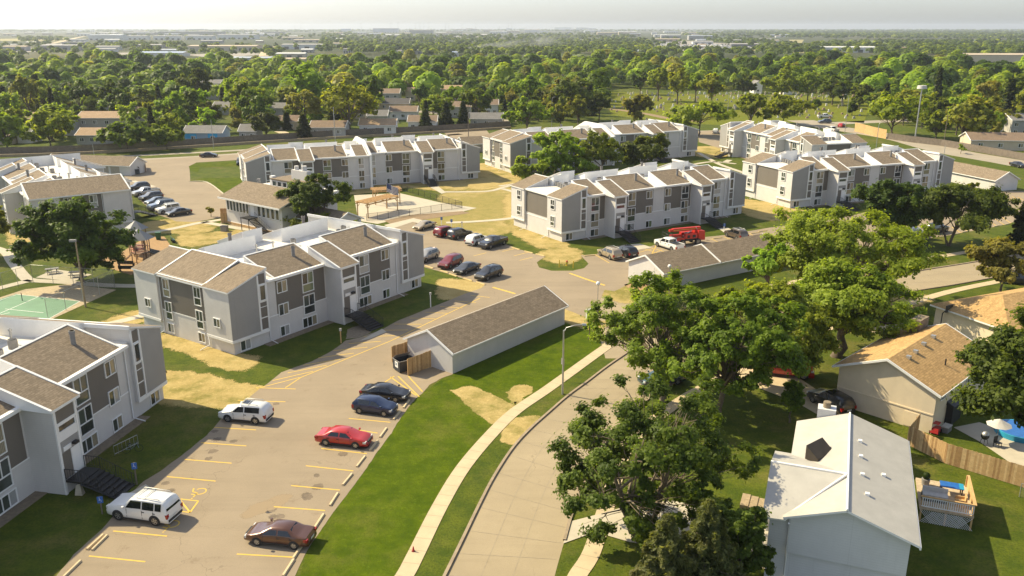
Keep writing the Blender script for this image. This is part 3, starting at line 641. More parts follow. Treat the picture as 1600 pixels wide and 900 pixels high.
PLANS = {
 'S': dict(L=32.0, D=17.0, wings=(0, 1), roofs=[(6.1, 13.75), (18.0, 26.4)], towers=[(14.1, 16.6)], dark=[(6.35, 13.9), (16.75, 25.7)],
           win=[('S', 6.5), ('T', 10.3), ('T', 19.9), ('S', 24.0)], low=[(6.5, 1.45, 'slide'), (9.95, 2.35, 'triple'), (19.6, 2.35, 'triple'), (24.0, 1.45, 'slide')], wlow=[0.75, 29.8]),
 'D': dict(L=43.2, D=15.2, wings=(0, 1), roofs=[(5.3, 8.75), (12.4, 20.2), (23.0, 30.0), (33.6, 38.2)], towers=[(9.1, 11.5), (29.4, 31.8)], dark=[(7.95, 9.0), (14.0, 20.1), (22.75, 29.2), (34.2, 35.1)],
           win=[('T', 5.95), ('T', 14.15), ('S', 18.4), ('S', 22.8), ('T', 26.9), ('T', 35.15)], low=[(5.95, 1.85, 'slide'), (14.2, 1.75, 'slide'), (18.5, 1.55, 'slide'), (22.85, 1.6, 'slide'), (27.0, 1.9, 'slide'), (35.3, 1.8, 'slide')], wlow=[0.7, 40.75]),
 'F': dict(L=53.5, D=16.0, wings=(0, 1), roofs=[(5.6, 10.8), (14.0, 21.4), (23.2, 26.0), (27.2, 29.2), (31.2, 38.0), (42.2, 48.3)], towers=[(11.1, 13.5), (39.0, 41.4)], dark=[(9.4, 11.0), (13.6, 21.5), (30.9, 36.8), (41.5, 45.2)],
           win=[('T', 7.6), ('T', 16.0), ('S', 20.1), ('t', 23.8), ('t', 27.2), ('S', 30.9), ('T', 34.8), ('T', 43.3)], low=[(7.6, 1.6, 'slide'), (16.1, 1.6, 'slide'), (20.1, 1.3, 'slide'), (23.9, 1.3, 'slide'), (27.3, 1.3, 'slide'), (31, 1.4, 'slide'), (34.8, 1.7, 'slide'), (43.4, 1.7, 'slide')], wlow=[0.75, 50.8], fin=26.6),
}
def apartment(name, org, ang, plan, label, one_roof=False, gap=False, step=0.0, stairs=(True, False), units=True, sx=1.0, back=True):
    """org: front left corner on the ground; ang: direction of the front; gap: the end wings are separated by a flat roofed bay"""
    pl = PLANS[plan]; L, D = pl['L'], pl['D']
    root = empty(name, (org[0], org[1], 0), ang, label, 'apartment building', 'grey three storey apartment blocks')
    root.scale = (sx, 1, 1)
    hw = rng.random
    secs = [(0, L, 0.0)] if not step else [(0, pl['fin'], 0.0), (pl['fin'], L, step)]
    def shift(x): return step if (step and x > pl['fin']) else 0.0
    body = MB()
    for x0, x1, s in secs: body.box(x0, x1, s, D + s, 0, EAVE - 0.12)
    body.build('wall', M['siding'], root)
    fl = MB()
    for x0, x1, s in secs: fl.box(x0 + 0.02, x1 - 0.02, s + 0.02, D + s - 0.02, EAVE - 0.1, FLAT)
    fl.build('flat_roof', M['membrane'], root)
    fb = MB()
    for x0, x1, s in secs: fb.box(x0 + 4, x1 - 4, s - 1.1, s - 0.002, 0.0, 0.05); fb.box(x0 + 0.3, x1 - 0.3, s + D + 0.002, s + D + 0.9, 0.0, 0.05)
    fb.build('gravel_strip', M['rock'], root)
    for front in ((True, False) if back else (True,)):
        for x0, x1, s in secs:
            F = Face((0, s), 0) if front else Face((L, D + s), math.pi)
            X = (lambda x: x) if front else (lambda x: L - x)
            ins = lambda x: x0 - 1e-6 <= x <= x1 + 1e-6
            for a, b in pl['roofs']:
                if ins(a) and ins(b):
                    q = sorted((X(a), X(b))); shed(root, F, q[0], q[1], 0.45, EAVE, 4.9, RIDGE)
            for a, b in pl['towers']:
                if ins(a):
                    q = sorted((X(a), X(b))); tower(root, F, q[0], q[1], stairs[0 if front else 1])
            for a, b in pl['dark']:
                if ins(a) and ins(b): q = sorted((X(a), X(b))); F.panel(root, 'siding_panel', M['siding_dark'], q[0], q[1], 3.05, EAVE - 0.22, 0.0, 0.03)
            band = MB(); xa, xb = sorted((X(max(x0, 4.9)), X(min(x1, L - 4.9)))); F.box(band, xa, xb, 0, 0.05, 2.93, 3.05); F.box(band, xa, xb, 0.0, 0.5, EAVE - 0.12, EAVE + 0.12); band.build('trim', M['trim'], root)
            for k, x in pl['win']:
                if not ins(x): continue
                w = {'S': 1.5, 'T': 1.8, 't': 1.35}[k]; xx = x if front else L - x - w
                for z in (1.78, 4.55):
                    if k == 'S': F.win(root, xx, z + 0.92, w, 1.45, 'slide' if hw() < 0.6 else 'pair', 0.03)
                    else: F.win(root, xx, z, w, 2.45, 'tallc' if hw() < 0.6 else 'tall', 0.03)
            for x, w, k in pl['low']:
                if ins(x): F.win(root, x if front else L - x - w, 0.15, w, 1.3, k, 0.0)
            for x in pl['wlow']:
                if ins(x): F.win(root, x if front else L - x - 1.5, 0.15, 1.5, 1.25, 'pair', 0.0)
            # downspouts
            for x in ([5.0] if x0 == 0 else []) + ([L - 5.1] if x1 == L else []):
                d = MB(); xx = X(x); d.tube([F.p(xx, 0.1, EAVE - 0.2), F.p(xx, 0.1, 0.35), F.p(xx, 1.3, 0.1)], 0.06, 5); d.build('downspout', M['trim'], root)
    dep = 4.15 if not gap else 4.0
    for front in ((True, False) if back else (True,)):
        s0, s1 = secs[0][2], secs[-1][2]
        Fl = Face((0, s0), 0) if front else Face((L, D + s0), math.pi); Fr = Face((0, s1), 0) if front else Face((L, D + s1), math.pi)
        if front: end_wing(root, Fl, 0, 4.8, 0, -1, dep); end_wing(root, Fr, L, L - 4.8 + 0.5, 0, 1, dep)
        else: end_wing(root, Fl, L, L - 4.8, 0, 1, dep); end_wing(root, Fr, 0, 4.3, 0, -1, dep)
    # the end faces
    for side in (0, 1):
        s = secs[0 if side == 0 else -1][2]
        F = Face((0, D + s), -math.pi / 2) if side == 0 else Face((L, s), math.pi / 2)
        if not gap:
            if one_roof: shed(root, F, -0.42, D + 0.42, 0.8, EAVE + 0.06, 5.0, RIDGE + 0.1)
            else: shed(root, F, dep + 0.05, D - dep - 0.05, 0.35, EAVE, 4.9, RIDGE - 0.1)
            F.panel(root, 'siding_panel', M['siding_dark'], dep + 0.15, D - dep - 0.15, 3.1, EAVE - 0.22, 0.0, 0.03)
            for y in (dep + 0.75, D - dep - 2.15):
                F.win(root, y, 4.75, 1.3, 2.25, 'tallc' if hw() < .5 else 'tall', 0.03); F.win(root, y, 1.95, 1.3, 2.25, 'tall', 0.03); F.win(root, y, 0.3, 1.3, 1.2, 'slide', 0.0)
            for y in (1.4, D - 2.7): F.win(root, y, 2.95, 1.2, 1.1, 'slide', 0.37)
        else:
            F.panel(root, 'siding_panel', M['siding_dark'], dep + 0.1, D - dep - 0.1, 3.4, EAVE - 0.2, 0.0, 0.03)
            for y in (1.7, D - 2.95):
                for z in (5.25, 2.4): F.win(root, y, z, 1.25, 1.75, 'tall', 0.37)
        t = MB(); F.box(t, dep + 0.05, D - dep - 0.05, 0, 0.05, 2.95, 3.08); F.box(t, dep, D - dep, 0.0, 0.25, EAVE - 0.14, EAVE + 0.1); t.build('trim', M['trim'], root)
        for y in (dep + 0.1, D - dep - 0.1):
            d = MB(); d.tube([F.p(y, 0.1, EAVE - 0.2), F.p(y, 0.1, 0.35), F.p(y, 1.4, 0.1)], 0.06, 5); d.build('downspout', M['trim'], root)
    if step:
        f = MB(); x = pl['fin']; f.box(x - 0.25, x + 0.25, -0.6, D + step + 0.6, 0, 7.6)
        z = [(-0.6, 7.6), (5.5, 10.1), (D + step - 5.5, 10.1), (D + step + 0.6, 7.6)]
        vs = [(x + dx, y, zz) for dx in (-0.25, 0.25) for y, zz in z]
        f.add(vs, [(0, 1, 2, 3), (7, 6, 5, 4), (0, 4, 5, 1), (1, 5, 6, 2), (2, 6, 7, 3)], 0); f.build('fin_wall', M['trim'], root)
    # roof plant in the valley: condensers, vent pipes, stacks
    k = MB()
    for x0, x1, s in secs:
        for xx in np.arange(x0 + 6, x1 - 5, 2.3):
            if rng.random() < 0.62:
                y = s + D / 2 + rng.uniform(-1.6, 1.6); r = rng.uniform(0.36, 0.46); k = MB(); k.cyl(0, 0, 0, 0.85, r, 10, 0); k.cyl(0, 0, 0.86, 0.9, r * 0.8, 10, 1)
                k.build('air_conditioner', [M['ac'], M['black']], root, (xx + rng.uniform(-.6, .6), y, FLAT))
            if rng.random() < 0.4:
                k = MB(); h = rng.uniform(0.7, 1.7); k.cyl(0, 0, 0, h, 0.1, 8); k.cyl(0, 0, h - 0.2, h, 0.16, 8); k.build('vent_pipe', M['metal'], root, (xx + 1, s + D / 2 + rng.uniform(-2.2, 2.2), FLAT))
        if gap:
            for side in ((0, 1) if not step else (0,)):
                for q in range(6):
                    k = MB(); k.cyl(0, 0, 0, 0.8, 0.36, 10); k.build('air_conditioner', M['ac'], root, ((4.6 + 0.25 * q) if side == 0 else L - 4.6 - 0.2 * q, s + 4.6 + q * 1.05, FLAT))
    for a, b in pl['roofs']:
        if b - a > 6:
            for fy in (2.6, D - 2.6):
                k = MB(); k.cyl(0, 0, 0, 1.5, 0.22, 10); k.cyl(0, 0, 1.25, 1.5, 0.27, 10); k.build('roof_stack', M['ac'], root, (a + (b - a) * 0.72, fy + shift(a), 8.25))
    return root
def front_frame(fl, ang): p = P(*fl); return (p.x, p.y), R(ang)
ap = []
e = P(256.2, 622.5); a0 = R(79.5)
apartment('apartment_building', (e.x - 32 * math.cos(a0), e.y - 32 * math.sin(a0)), a0, 'S', 'grey apartment block nearest the camera, with entry stairs by the large white car')
apartment('apartment_building', *front_frame((367.5, 554.8), 55.6), 'S', 'grey apartment block with black entry stairs facing the long garage and dumpster pen', stairs=(True, False))
apartment('apartment_building', (-68.6, 150.0), R(127.4), 'D', 'grey apartment block behind the big round tree, its white flat roof valley seen lengthwise', one_roof=True)
apartment('apartment_building', (-56.5, 181.3), R(22), 'F', 'long stepped grey apartment block behind the clubhouse and the timber pergolas', step=3.4)
apartment('apartment_building', (-0.2, 212.0), R(26), 'F', 'long stepped grey apartment block half hidden behind a row of pines', step=4.0, sx=1.12)
apartment('apartment_building', *front_frame((878, 378.1), 32.4), 'D', 'grey apartment block with two entrances behind the red lift machine and white pickup', gap=True)
apartment('apartment_building', *front_frame((1234.2, 325.5), 22.8), 'D', 'grey apartment block behind the pair of broad dark trees', gap=True, stairs=(True, False))
apartment('apartment_building', (61.3, 251.0), R(-73.5), 'D', 'grey apartment block nearest the cemetery crossing, grey concrete stair at its far entrance', gap=True)
# ---------------------------------------------------------------- vehicles
def paint(name, col, metal=0.0):
    k = N('car_paint_' + name)
    c = k.mix(k.math('MULTIPLY', k.smooth(k.noise(1.3, 4, 0.7), 0.45, 0.8), 0.25), col, tuple(v * 0.75 + 0.03 for v in col))
    m = k.out(c, 0.28, metal, 0.5); k.b.inputs['Coat Weight'].default_value = 0.8; k.b.inputs['Coat Roughness'].default_value = 0.08; return m
PAINT = {n: paint(n, c, m) for n, c, m in [('white', (0.75, 0.75, 0.73), 0), ('brown', (0.11, 0.045, 0.024), 0.3), ('red', (0.42, 0.016, 0.012), 0), ('navy', (0.012, 0.025, 0.075), 0.2), ('black', (0.012, 0.012, 0.014), 0.1), ('darkgrey', (0.05, 0.052, 0.056), 0.3), ('silver', (0.36, 0.35, 0.33), 0.5), ('tan', (0.4, 0.33, 0.23), 0.3), ('bluegrey', (0.1, 0.13, 0.17), 0.3), ('darkred', (0.17, 0.012, 0.012), 0.1), ('bronze', (0.13, 0.1, 0.075), 0.4), ('teal', (0.03, 0.07, 0.07), 0.2)]}
M['tyre'] = var_mat('tyre_rubber', (0.02, 0.02, 0.02), 0.2, 3, 0.85); M['rim'] = var_mat('alloy_rim', (0.42, 0.42, 0.42), 0.1, 5, 0.35, 0.8)
M['plastic'] = var_mat('black_trim_plastic', (0.025, 0.025, 0.026), 0.2, 3, 0.7)
M['lamp'] = N('headlamp_lens').out((0.62, 0.62, 0.6), 0.08, 0, 0.8); M['tail'] = N('tail_lamp_lens').out((0.3, 0.012, 0.01), 0.12, 0, 0.7)
WHEEL = {}
def wheel_meshes(r, w):
    k = (round(r, 2), round(w, 2))
    if k in WHEEL: return WHEEL[k]
    n = 18; ty = MB()
    prof = [(r * 0.62, -w / 2), (r * 0.93, -w / 2), (r, -w / 2 + 0.04), (r, w / 2 - 0.04), (r * 0.93, w / 2), (r * 0.62, w / 2)]
    vs = [(a * math.cos(t), y, a * math.sin(t)) for a, y in prof for t in (2 * math.pi * i / n for i in range(n))]
    fs = [(i * n + j, i * n + (j + 1) % n, (i + 1) * n + (j + 1) % n, (i + 1) * n + j) for i in range(len(prof) - 1) for j in range(n)]
    ty.add(vs, fs, 0, True)
    ri = MB()
    for y, sgn in ((-w / 2 + 0.035, -1), (w / 2 - 0.035, 1)):
        ri.face([(r * 0.63 * math.cos(2 * math.pi * i / n), y, r * 0.63 * math.sin(2 * math.pi * i / n)) for i in (range(n) if sgn < 0 else range(n - 1, -1, -1))], 1)
        for s in range(5):
            t = 2 * math.pi * s / 5; d = Vector((math.cos(t), 0, math.sin(t))); e = Vector((-d.z, 0, d.x)); y2 = y + sgn * 0.02
            q = [d * r * 0.08 - e * 0.05, d * r * 0.6 - e * 0.035, d * r * 0.6 + e * 0.035, d * r * 0.08 + e * 0.05]
            ri.face([(p.x, y2, p.z) for p in (q if sgn < 0 else q[::-1])], 0)
        m = 14
        for s in range(m):
            a, b = 2 * math.pi * s / m, 2 * math.pi * (s + 1) / m; y2 = y + sgn * 0.022
            q = [(r * .54 * math.cos(a), y2, r * .54 * math.sin(a)), (r * .63 * math.cos(a), y2, r * .63 * math.sin(a)), (r * .63 * math.cos(b), y2, r * .63 * math.sin(b)), (r * .54 * math.cos(b), y2, r * .54 * math.sin(b))]
            ri.face(q if sgn < 0 else q[::-1], 0)
    WHEEL[k] = (ty.mesh('tyre', M['tyre']), ri.mesh('rim', [M['rim'], M['plastic']])); return WHEEL[k]
# stations: x from the rear (0) to the front (1) of the length, height of the top, height of the belt, roof half width factor
CARS = {
 'sedan': dict(L=4.8, W=1.8, H=1.44, wb=2.75, wr=0.32, st=[(0.0, .62, .62, .80), (.03, .93, .9, .86), (.13, 1.02, .93, .84), (.19, 1.04, .93, .8), (.30, 1.38, .93, .68), (.42, 1.44, .92, .66), (.55, 1.42, .91, .66), (.60, 1.36, .9, .67), (.735, .98, .9, .8), (.85, .9, .84, .82), (.95, .78, .74, .8), (1.0, .55, .55, .72)], cab=(3, 4, 7, 8), bp=.47),
 'suv': dict(L=4.75, W=1.9, H=1.75, wb=2.75, wr=0.36, st=[(0.0, .7, .7, .84), (.015, 1.15, 1.05, .86), (.06, 1.5, 1.06, .78), (.11, 1.7, 1.06, .74), (.3, 1.75, 1.05, .74), (.5, 1.74, 1.04, .74), (.57, 1.68, 1.03, .74), (.71, 1.13, 1.03, .82), (.84, 1.06, .98, .84), (.95, .95, .88, .82), (1.0, .62, .62, .76)], cab=(1, 3, 6, 7), bp=.44, rack=True),
 'big_suv': dict(L=5.25, W=2.0, H=1.95, wb=3.12, wr=0.4, st=[(0.0, .75, .75, .86), (.012, 1.2, 1.18, .88), (.045, 1.72, 1.18, .8), (.08, 1.9, 1.18, .78), (.3, 1.95, 1.17, .78), (.52, 1.94, 1.16, .78), (.585, 1.88, 1.15, .78), (.69, 1.3, 1.15, .84), (.83, 1.24, 1.12, .86), (.955, 1.12, 1.03, .85), (1.0, .7, .7, .8)], cab=(1, 3, 6, 7), bp=.4, rack=True),
 'hatch': dict(L=4.1, W=1.74, H=1.52, wb=2.52, wr=0.31, st=[(0.0, .65, .65, .82), (.015, 1.05, 1.0, .84), (.09, 1.38, .99, .74), (.16, 1.5, .98, .71), (.35, 1.52, .97, .7), (.52, 1.5, .95, .69), (.58, 1.43, .94, .7), (.755, 1.02, .92, .8), (.87, .93, .86, .82), (.96, .8, .76, .78), (1.0, .56, .56, .7)], cab=(1, 3, 6, 7), bp=.46),
 'boxy': dict(L=4.5, W=1.85, H=1.82, wb=2.7, wr=0.38, st=[(0.0, .72, .72, .9), (.012, 1.15, 1.12, .9), (.03, 1.7, 1.12, .84), (.06, 1.8, 1.12, .82), (.3, 1.82, 1.12, .82), (.55, 1.8, 1.11, .82), (.6, 1.74, 1.1, .82), (.665, 1.2, 1.1, .86), (.84, 1.14, 1.06, .86), (.96, 1.08, 1.02, .84), (1.0, .7, .7, .8)], cab=(1, 3, 6, 7), bp=.42, rack=True),
 'pickup': dict(L=5.7, W=1.98, H=1.88, wb=3.55, wr=0.4, st=[(0.0, .72, .72, .9), (.01, 1.12, 1.12, .94), (.15, 1.14, 1.14, .94), (.335, 1.16, 1.16, .94), (.345, 1.2, 1.16, .86), (.36, 1.78, 1.16, .76), (.45, 1.88, 1.16, .75), (.58, 1.87, 1.15, .75), (.63, 1.8, 1.14, .76), (.73, 1.25, 1.14, .84), (.85, 1.2, 1.1, .86), (.96, 1.12, 1.04, .85), (1.0, .7, .7, .8)], cab=(4, 5, 8, 9), bp=.49, bed=True),
}
def car(name, kind, col, rear, front, label, heading=None, group=None, cat=None, rack=None):
    """rear, front: pixels where the camera-side wheels touch the ground"""
    D = CARS[kind]; L, Wd, wb, wr = D['L'], D['W'], D['wb'], D['wr']; h = Wd / 2
    a, b = P(*rear), P(*front); u = (b - a).normalized(); w = Vector((-u.y, u.x, 0))
    if w.y < 0: w = -w
    c = (a + b) / 2 + w * (h - 0.12)
    root = empty(name, (c.x, c.y, GZ), math.atan2(u.y, u.x), label, cat or {'sedan': 'car', 'hatch': 'car', 'pickup': 'pickup truck'}.get(kind, 'SUV'), group)
    st = D['st']; xs = [(s[0] - 0.5) * L for s in st]; zb = 0.24
    def half(i):
        x0, top, belt, rw = st[i]; end = i in (0, len(st) - 1)
        f = 0.86 if end else (0.95 if i in (1, len(st) - 2) else 1.0)
        pts = [(0.0, zb), (h * 0.86 * f, zb), (h * 0.97 * f, zb + 0.12), (h * f, min(0.62, belt - .05)), (h * 0.965 * f, belt)]
        tw = h * rw
        pts += [(tw * 1.0 + (h * .965 * f - tw) * 0.12, belt + (top - belt) * 0.86 if top > belt + .02 else belt + 0.004), (tw * 0.86, top - 0.015 if top > belt + .02 else belt + 0.012), (0.0, top if top > belt + .02 else belt + 0.02)]
        return pts
    n = 8; vs = []
    for i in range(len(st)):
        hp_ = half(i); ring = [(xs[i], y, z) for y, z in hp_] + [(xs[i], -y, z) for y, z in hp_[-2:0:-1]]
        vs += ring
    rn = 2 * n - 2; mb = MB(); fs = []
    for i in range(len(st) - 1):
        for k in range(rn): fs.append((i * rn + k, i * rn + (k + 1) % rn, (i + 1) * rn + (k + 1) % rn, (i + 1) * rn + k))
    fs = [f[::-1] for f in fs]
    mb.add(vs, fs, 0, True)
    mb.face([vs[k] for k in range(rn)]); mb.face([vs[(len(st) - 1) * rn + k] for k in range(rn - 1, -1, -1)])
    me = mb.mesh('body', [PAINT[col]])
    me.set_sharp_from_angle(angle=R(38)) if hasattr(me, 'set_sharp_from_angle') else None
    body = link('body', me, root)
    V = lambda i, k: Vector(vs[i * rn + k])
    i0, i1, i2, i3 = D['cab']
    def glass(name, q, shrink=0.09, off=0.012):
        q = [Vector(p) for p in q]; cen = sum(q, Vector()) / len(q); nrm = (q[1] - q[0]).cross(q[2] - q[0]).normalized()
        if nrm.dot(cen - Vector((0, 0, 0.9))) < 0: nrm = -nrm; q = q[::-1]
        g = MB(); g.face([p + (cen - p).normalized() * shrink + nrm * off for p in q]); g.build(name, M['car_glass'], root)
    r = lambda k: (rn - k) % rn
    glass('windshield', [V(i3, 4), V(i2, 5).lerp(V(i2, 6), .5), V(i2, r(5)).lerp(V(i2, r(6)), .5), V(i3, r(4))], 0.1, 0.03)
    glass('rear_window', [V(i0, 4) if kind != 'pickup' else V(i0, 5), V(i1, 5).lerp(V(i1, 6), .5), V(i1, r(5)).lerp(V(i1, r(6)), .5), V(i0, r(4)) if kind != 'pickup' else V(i0, r(5))], 0.12, 0.04)
    xp = (D['bp'] - 0.5) * L
    for sg in (4, r(4)):
        kk = 5 if sg == 4 else r(5)
        lo0, lo1, hi0, hi1 = V(i0 if kind == 'sedan' else i1, sg), V(i3, sg), V(i1, kk), V(i2, kk)
        if kind == 'sedan': lo0 = lo0.lerp(lo1, 0.08)
        tl = (xp - lo0.x) / (lo1.x - lo0.x); th = (xp - hi0.x) / (hi1.x - hi0.x)
        th = max(0.05, min(.95, th)); tl = max(.05, min(.95, tl))
        lm, hm = lo0.lerp(lo1, tl), hi0.lerp(hi1, th)
        up_ = lambda p, q: p.lerp(q, 0.06)
        glass('side_window', [up_(lm, hm), lo1.lerp(lo0, 0.03), hi1, hm], 0.06, 0.02)
        if kind in ('big_suv',):
            l2, h2 = lo0.lerp(lm, .36), hi0.lerp(hm, .36)
            glass('side_window', [l2, lm, hm, h2], 0.06, 0.02); glass('side_window', [lo0, l2, h2, hi0], 0.07, 0.02)
        else: glass('side_window', [up_(lo0, hi0), up_(lm, hm), hm, hi0], 0.07, 0.02)
    tm, rm = wheel_meshes(wr, 0.23)
    for sx_ in (-1, 1):
        for sy in (-1, 1):
            wx = sx_ * wb / 2 + (0.0 if kind != 'pickup' else 0.05)
            arch = MB(); y = sy * (h + 0.004); k = 14; ra = wr * 1.2
            arch.face([(wx + ra * math.cos(math.pi * i / k * 1.16 - .25), y, wr + ra * math.sin(math.pi * i / k * 1.16 - .25)) for i in (range(k + 1) if sy < 0 else range(k, -1, -1))]); arch.build('wheel_arch', M['plastic'], body)
            t = link('wheel', tm, root, (wx, sy * (h - 0.09), wr)); link('rim', rm, t)
    for sy in (-1, 1):
        f = MB(); zf = st[-2][1] - 0.13; xf = xs[-2]; f.box(xf - 0.12, xs[-1] - (xs[-1] - xf) * 0.35, sy * h * 0.78 - 0.16, sy * h * 0.78 + 0.14, zf - 0.12, zf + 0.05); f.build('headlight', M['lamp'], root)
        f = MB(); zt = (st[1][1] - 0.28) if kind not in ('sedan',) else st[1][1] - 0.16; f.box(xs[0] - 0.0, xs[1] + 0.16, sy * h * 0.84 - 0.13, sy * h * 0.84 + 0.12, zt - 0.14 - (0.12 if kind not in ('sedan',) else 0), zt + 0.08); f.build('taillight', M['tail'], root)
        f = MB(); mx = V(i3, 4).x - 0.12; f.box(mx, mx + 0.14, sy * (h + 0.02), sy * (h + 0.2), st[i3][2] + 0.02, st[i3][2] + 0.17); f.build('mirror', PAINT[col], root)
    f = MB(); f.box(xs[-1] - 0.16, xs[-1] + 0.02, -h * .5, h * .5, .5, .66); f.build('grille', M['plastic'], root)
    bm = M['plastic'] if kind not in ('sedan', 'hatch') else PAINT[col]
    f = MB(); f.box(xs[0] - 0.03, xs[0] + 0.2, -h * .82, h * .82, .34, .54); f.build('rear_bumper', bm, root)
    f = MB(); f.box(xs[-1] - 0.2, xs[-1] + 0.03, -h * .76, h * .76, .28, .44); f.build('front_bumper', bm, root)
    f = MB(); f.box(xs[0] - .045, xs[0] - .03, -.26, .26, .56, .7); f.build('licence_plate', M['lamp'], root)
    f = MB()
    for sy in (-1, 1):
        for xd in (xp, V(i3, 4).x - .22, xp - .95): f.box(xd - .012, xd + .012, sy * (h * .985) - .012, sy * (h * .985) + .012, .42, st[4][2] - .06)
        for xd in (xp - .22, xp - 1.12): f.box(xd, xd + .2, sy * h * .985 - .025, sy * h * .985 + .025, st[4][2] - .2, st[4][2] - .15)
        q = MB(); q.box(-wb / 2 + wr, wb / 2 - wr, sy * (h * .97) - .02, sy * (h * .97) + .02, .27, .36); q.build('side_sill', M['plastic'], body)
    f.build('door_seams', M['plastic'], body)
    if D.get('rack') and rack is not False:
        f = MB(); z = D['H'] + 0.05
        for sy in (-1, 1): f.tube([(xs[i1] + .25, sy * h * .66, z - 0.03), (xs[i1] + .4, sy * h * .66, z + .03), (xs[i2] - .25, sy * h * .66, z + .03), (xs[i2] - .1, sy * h * .66, z - .05)], 0.03, 5)
        for x in (-.25, .45): f.box(x - L * 0.08, x - L * .08 + .05, -h * .66, h * .66, z, z + .03)
        f.build('roof_rack', M['metal'], root)
    if kind == 'suv' and col in ('white', 'darkgrey', 'black', 'bronze'):
        f = MB(); z = D['H'] + .004; f.box(xs[i2] - .95, xs[i2] - .25, -h * .42, h * .42, z - .03, z + .006); f.build('sunroof', M['car_glass'], root)
    if D.get('bed'):
        f = MB(); f.box(xs[1] + .08, xs[3] - .06, -h * .78, h * .78, 1.14, 1.186); f.build('cargo_bed', M['plastic'], root)
        f = MB(); 
        for sy in (-1, 1): f.box(xs[1] + .02, xs[3], sy * h * .9 - .08, sy * h * .9 + .05, 1.13, 1.24)
        f.box(xs[1] - .02, xs[1] + .06, -h * .88, h * .88, 1.1, 1.24); f.build('bed_rail', PAINT[col], root)
    return root
GZ = Z2
LOTG = 'cars parked around the apartment lots'
car('parked_car', 'big_suv', 'white', (244, 821), (187, 812), 'large white SUV with roof rails in the accessible stall beside the entry stairs', group=LOTG)
car('parked_car', 'sedan', 'brown', (459, 858), (404, 852), 'brown sedan with its tail over the lawn edge', group=LOTG)
car('parked_car', 'suv', 'white', (401, 663), (356, 659), 'white SUV parked by the straw patch between two apartment blocks', group=LOTG)
car('parked_car', 'sedan', 'red', (509, 696), (557, 701), 'bright red sedan nosed up to a wheel stop by the lawn', group=LOTG)
car('parked_car', 'hatch', 'navy', (562, 646), (601, 651), 'dark blue hatchback beside the black sedan near the dumpster pen', group=LOTG)
car('parked_car', 'sedan', 'black', (574, 624), (622, 629), 'black sedan between the blue hatchback and the dumpster pen', group=LOTG)
FL = 'cars in the far left lot'
car('parked_car', 'suv', 'black', (231, 296), (207, 299), 'black SUV at the far end of the row behind the round tree', group=FL, rack=False)
car('parked_car', 'pickup', 'silver', (246, 304), (217, 308), 'silver pickup in the row behind the round tree', group=FL)
car('parked_car', 'suv', 'darkgrey', (252, 311), (227, 315), 'charcoal SUV parked next to the silver pickup', group=FL, rack=False)
car('parked_car', 'sedan', 'bluegrey', (261, 317), (236, 321), 'blue grey sedan half hidden in the row of seven', group=FL)
car('parked_car', 'big_suv', 'bluegrey', (269, 326), (241, 330), 'large dark blue SUV in the row beside the boxy white SUV', group=FL)
car('parked_car', 'boxy', 'white', (277, 331.5), (254, 335), 'boxy white SUV beside the dark grey sedan', group=FL)
car('parked_car', 'sedan', 'darkgrey', (295, 335), (269.5, 339), 'dark grey sedan at the near end of the row of seven', group=FL)
car('moving_car', 'sedan', 'black', (313, 246.5), (338, 246), 'black sedan driving on the boulevard')
car('parked_car', 'suv', 'black', (371, 252), (370, 263), 'black SUV nosed towards the camera on the strip by the boulevard', rack=False)
NL = 'cars in the lot between the blocks'
car('parked_car', 'sedan', 'tan', (677, 355.5), (660, 360.5), 'tan sedan at the top corner of the middle lot', group=NL)
car('parked_car', 'suv', 'darkred', (693.7, 371), (711, 366.3), 'dark red SUV in the upper row between the tan sedan and black SUV', group=NL, rack=False)
car('parked_car', 'suv', 'black', (714.5, 374.5), (732.5, 370), 'black SUV in the upper row between the red and white SUVs', group=NL, rack=False)
car('parked_car', 'suv', 'white', (744, 384), (760, 379), 'white SUV in the upper row beside the black pickup', group=NL, rack=False)
car('parked_car', 'pickup', 'black', (789, 382.5), (764.5, 390), 'black pickup at the end of the upper row', group=NL)
car('parked_car', 'suv', 'silver', (682.5, 404), (664, 411), 'grey SUV half hidden by the corner of the apartment block', group=NL, rack=False)
car('parked_car', 'suv', 'darkred', (721, 413), (701, 421.5), 'shiny red SUV in the lower row of the middle lot', group=NL, rack=False)
car('parked_car', 'sedan', 'darkgrey', (745, 422.5), (727.5, 429), 'dark grey sedan in the lower row between red and black SUVs', group=NL)
car('parked_car', 'suv', 'black', (780, 432), (761, 439), 'black SUV at the near end of the lower row', group=NL, rack=False)
car('parked_car', 'suv', 'tan', (953, 406), (938.7, 400), 'beige SUV beside the black SUV at the foot of the black stairs', group=NL)
car('parked_car', 'suv', 'black', (978, 403), (963, 397), 'black SUV between the beige SUV and the striped bay', group=NL, rack=False)
car('parked_car', 'pickup', 'white', (1052, 393.5), (1026, 385), 'white pickup beside the red lift machine', group=NL)
car('parked_car', 'suv', 'bronze', (1152, 375.5), (1135, 369.5), 'brown SUV with silver roof beyond the red lift machine', group=NL)
car('moving_car', 'sedan', 'black', (1577, 259), (1594, 263), 'black sedan on the road beside the pale garage')
car('parked_car', 'suv', 'black', (1462, 366), (1480, 362), 'black SUV in shade under the broad dark tree', rack=False)
car('parked_car', 'suv', 'white', (1425, 374), (1446, 369), 'white car seen through the yellow green tree', rack=False)
car('parked_car', 'pickup', 'red', (1210, 588), (1243, 592), 'red pickup parked under the street trees', rack=False)
car('parked_car', 'suv', 'black', (1305, 648), (1268, 628), 'black SUV in shade beside the tan house', rack=False)
car('parked_car', 'sedan', 'teal', (1056, 601), (1022, 605), 'dark green sedan parked on the street under the leaning tree')
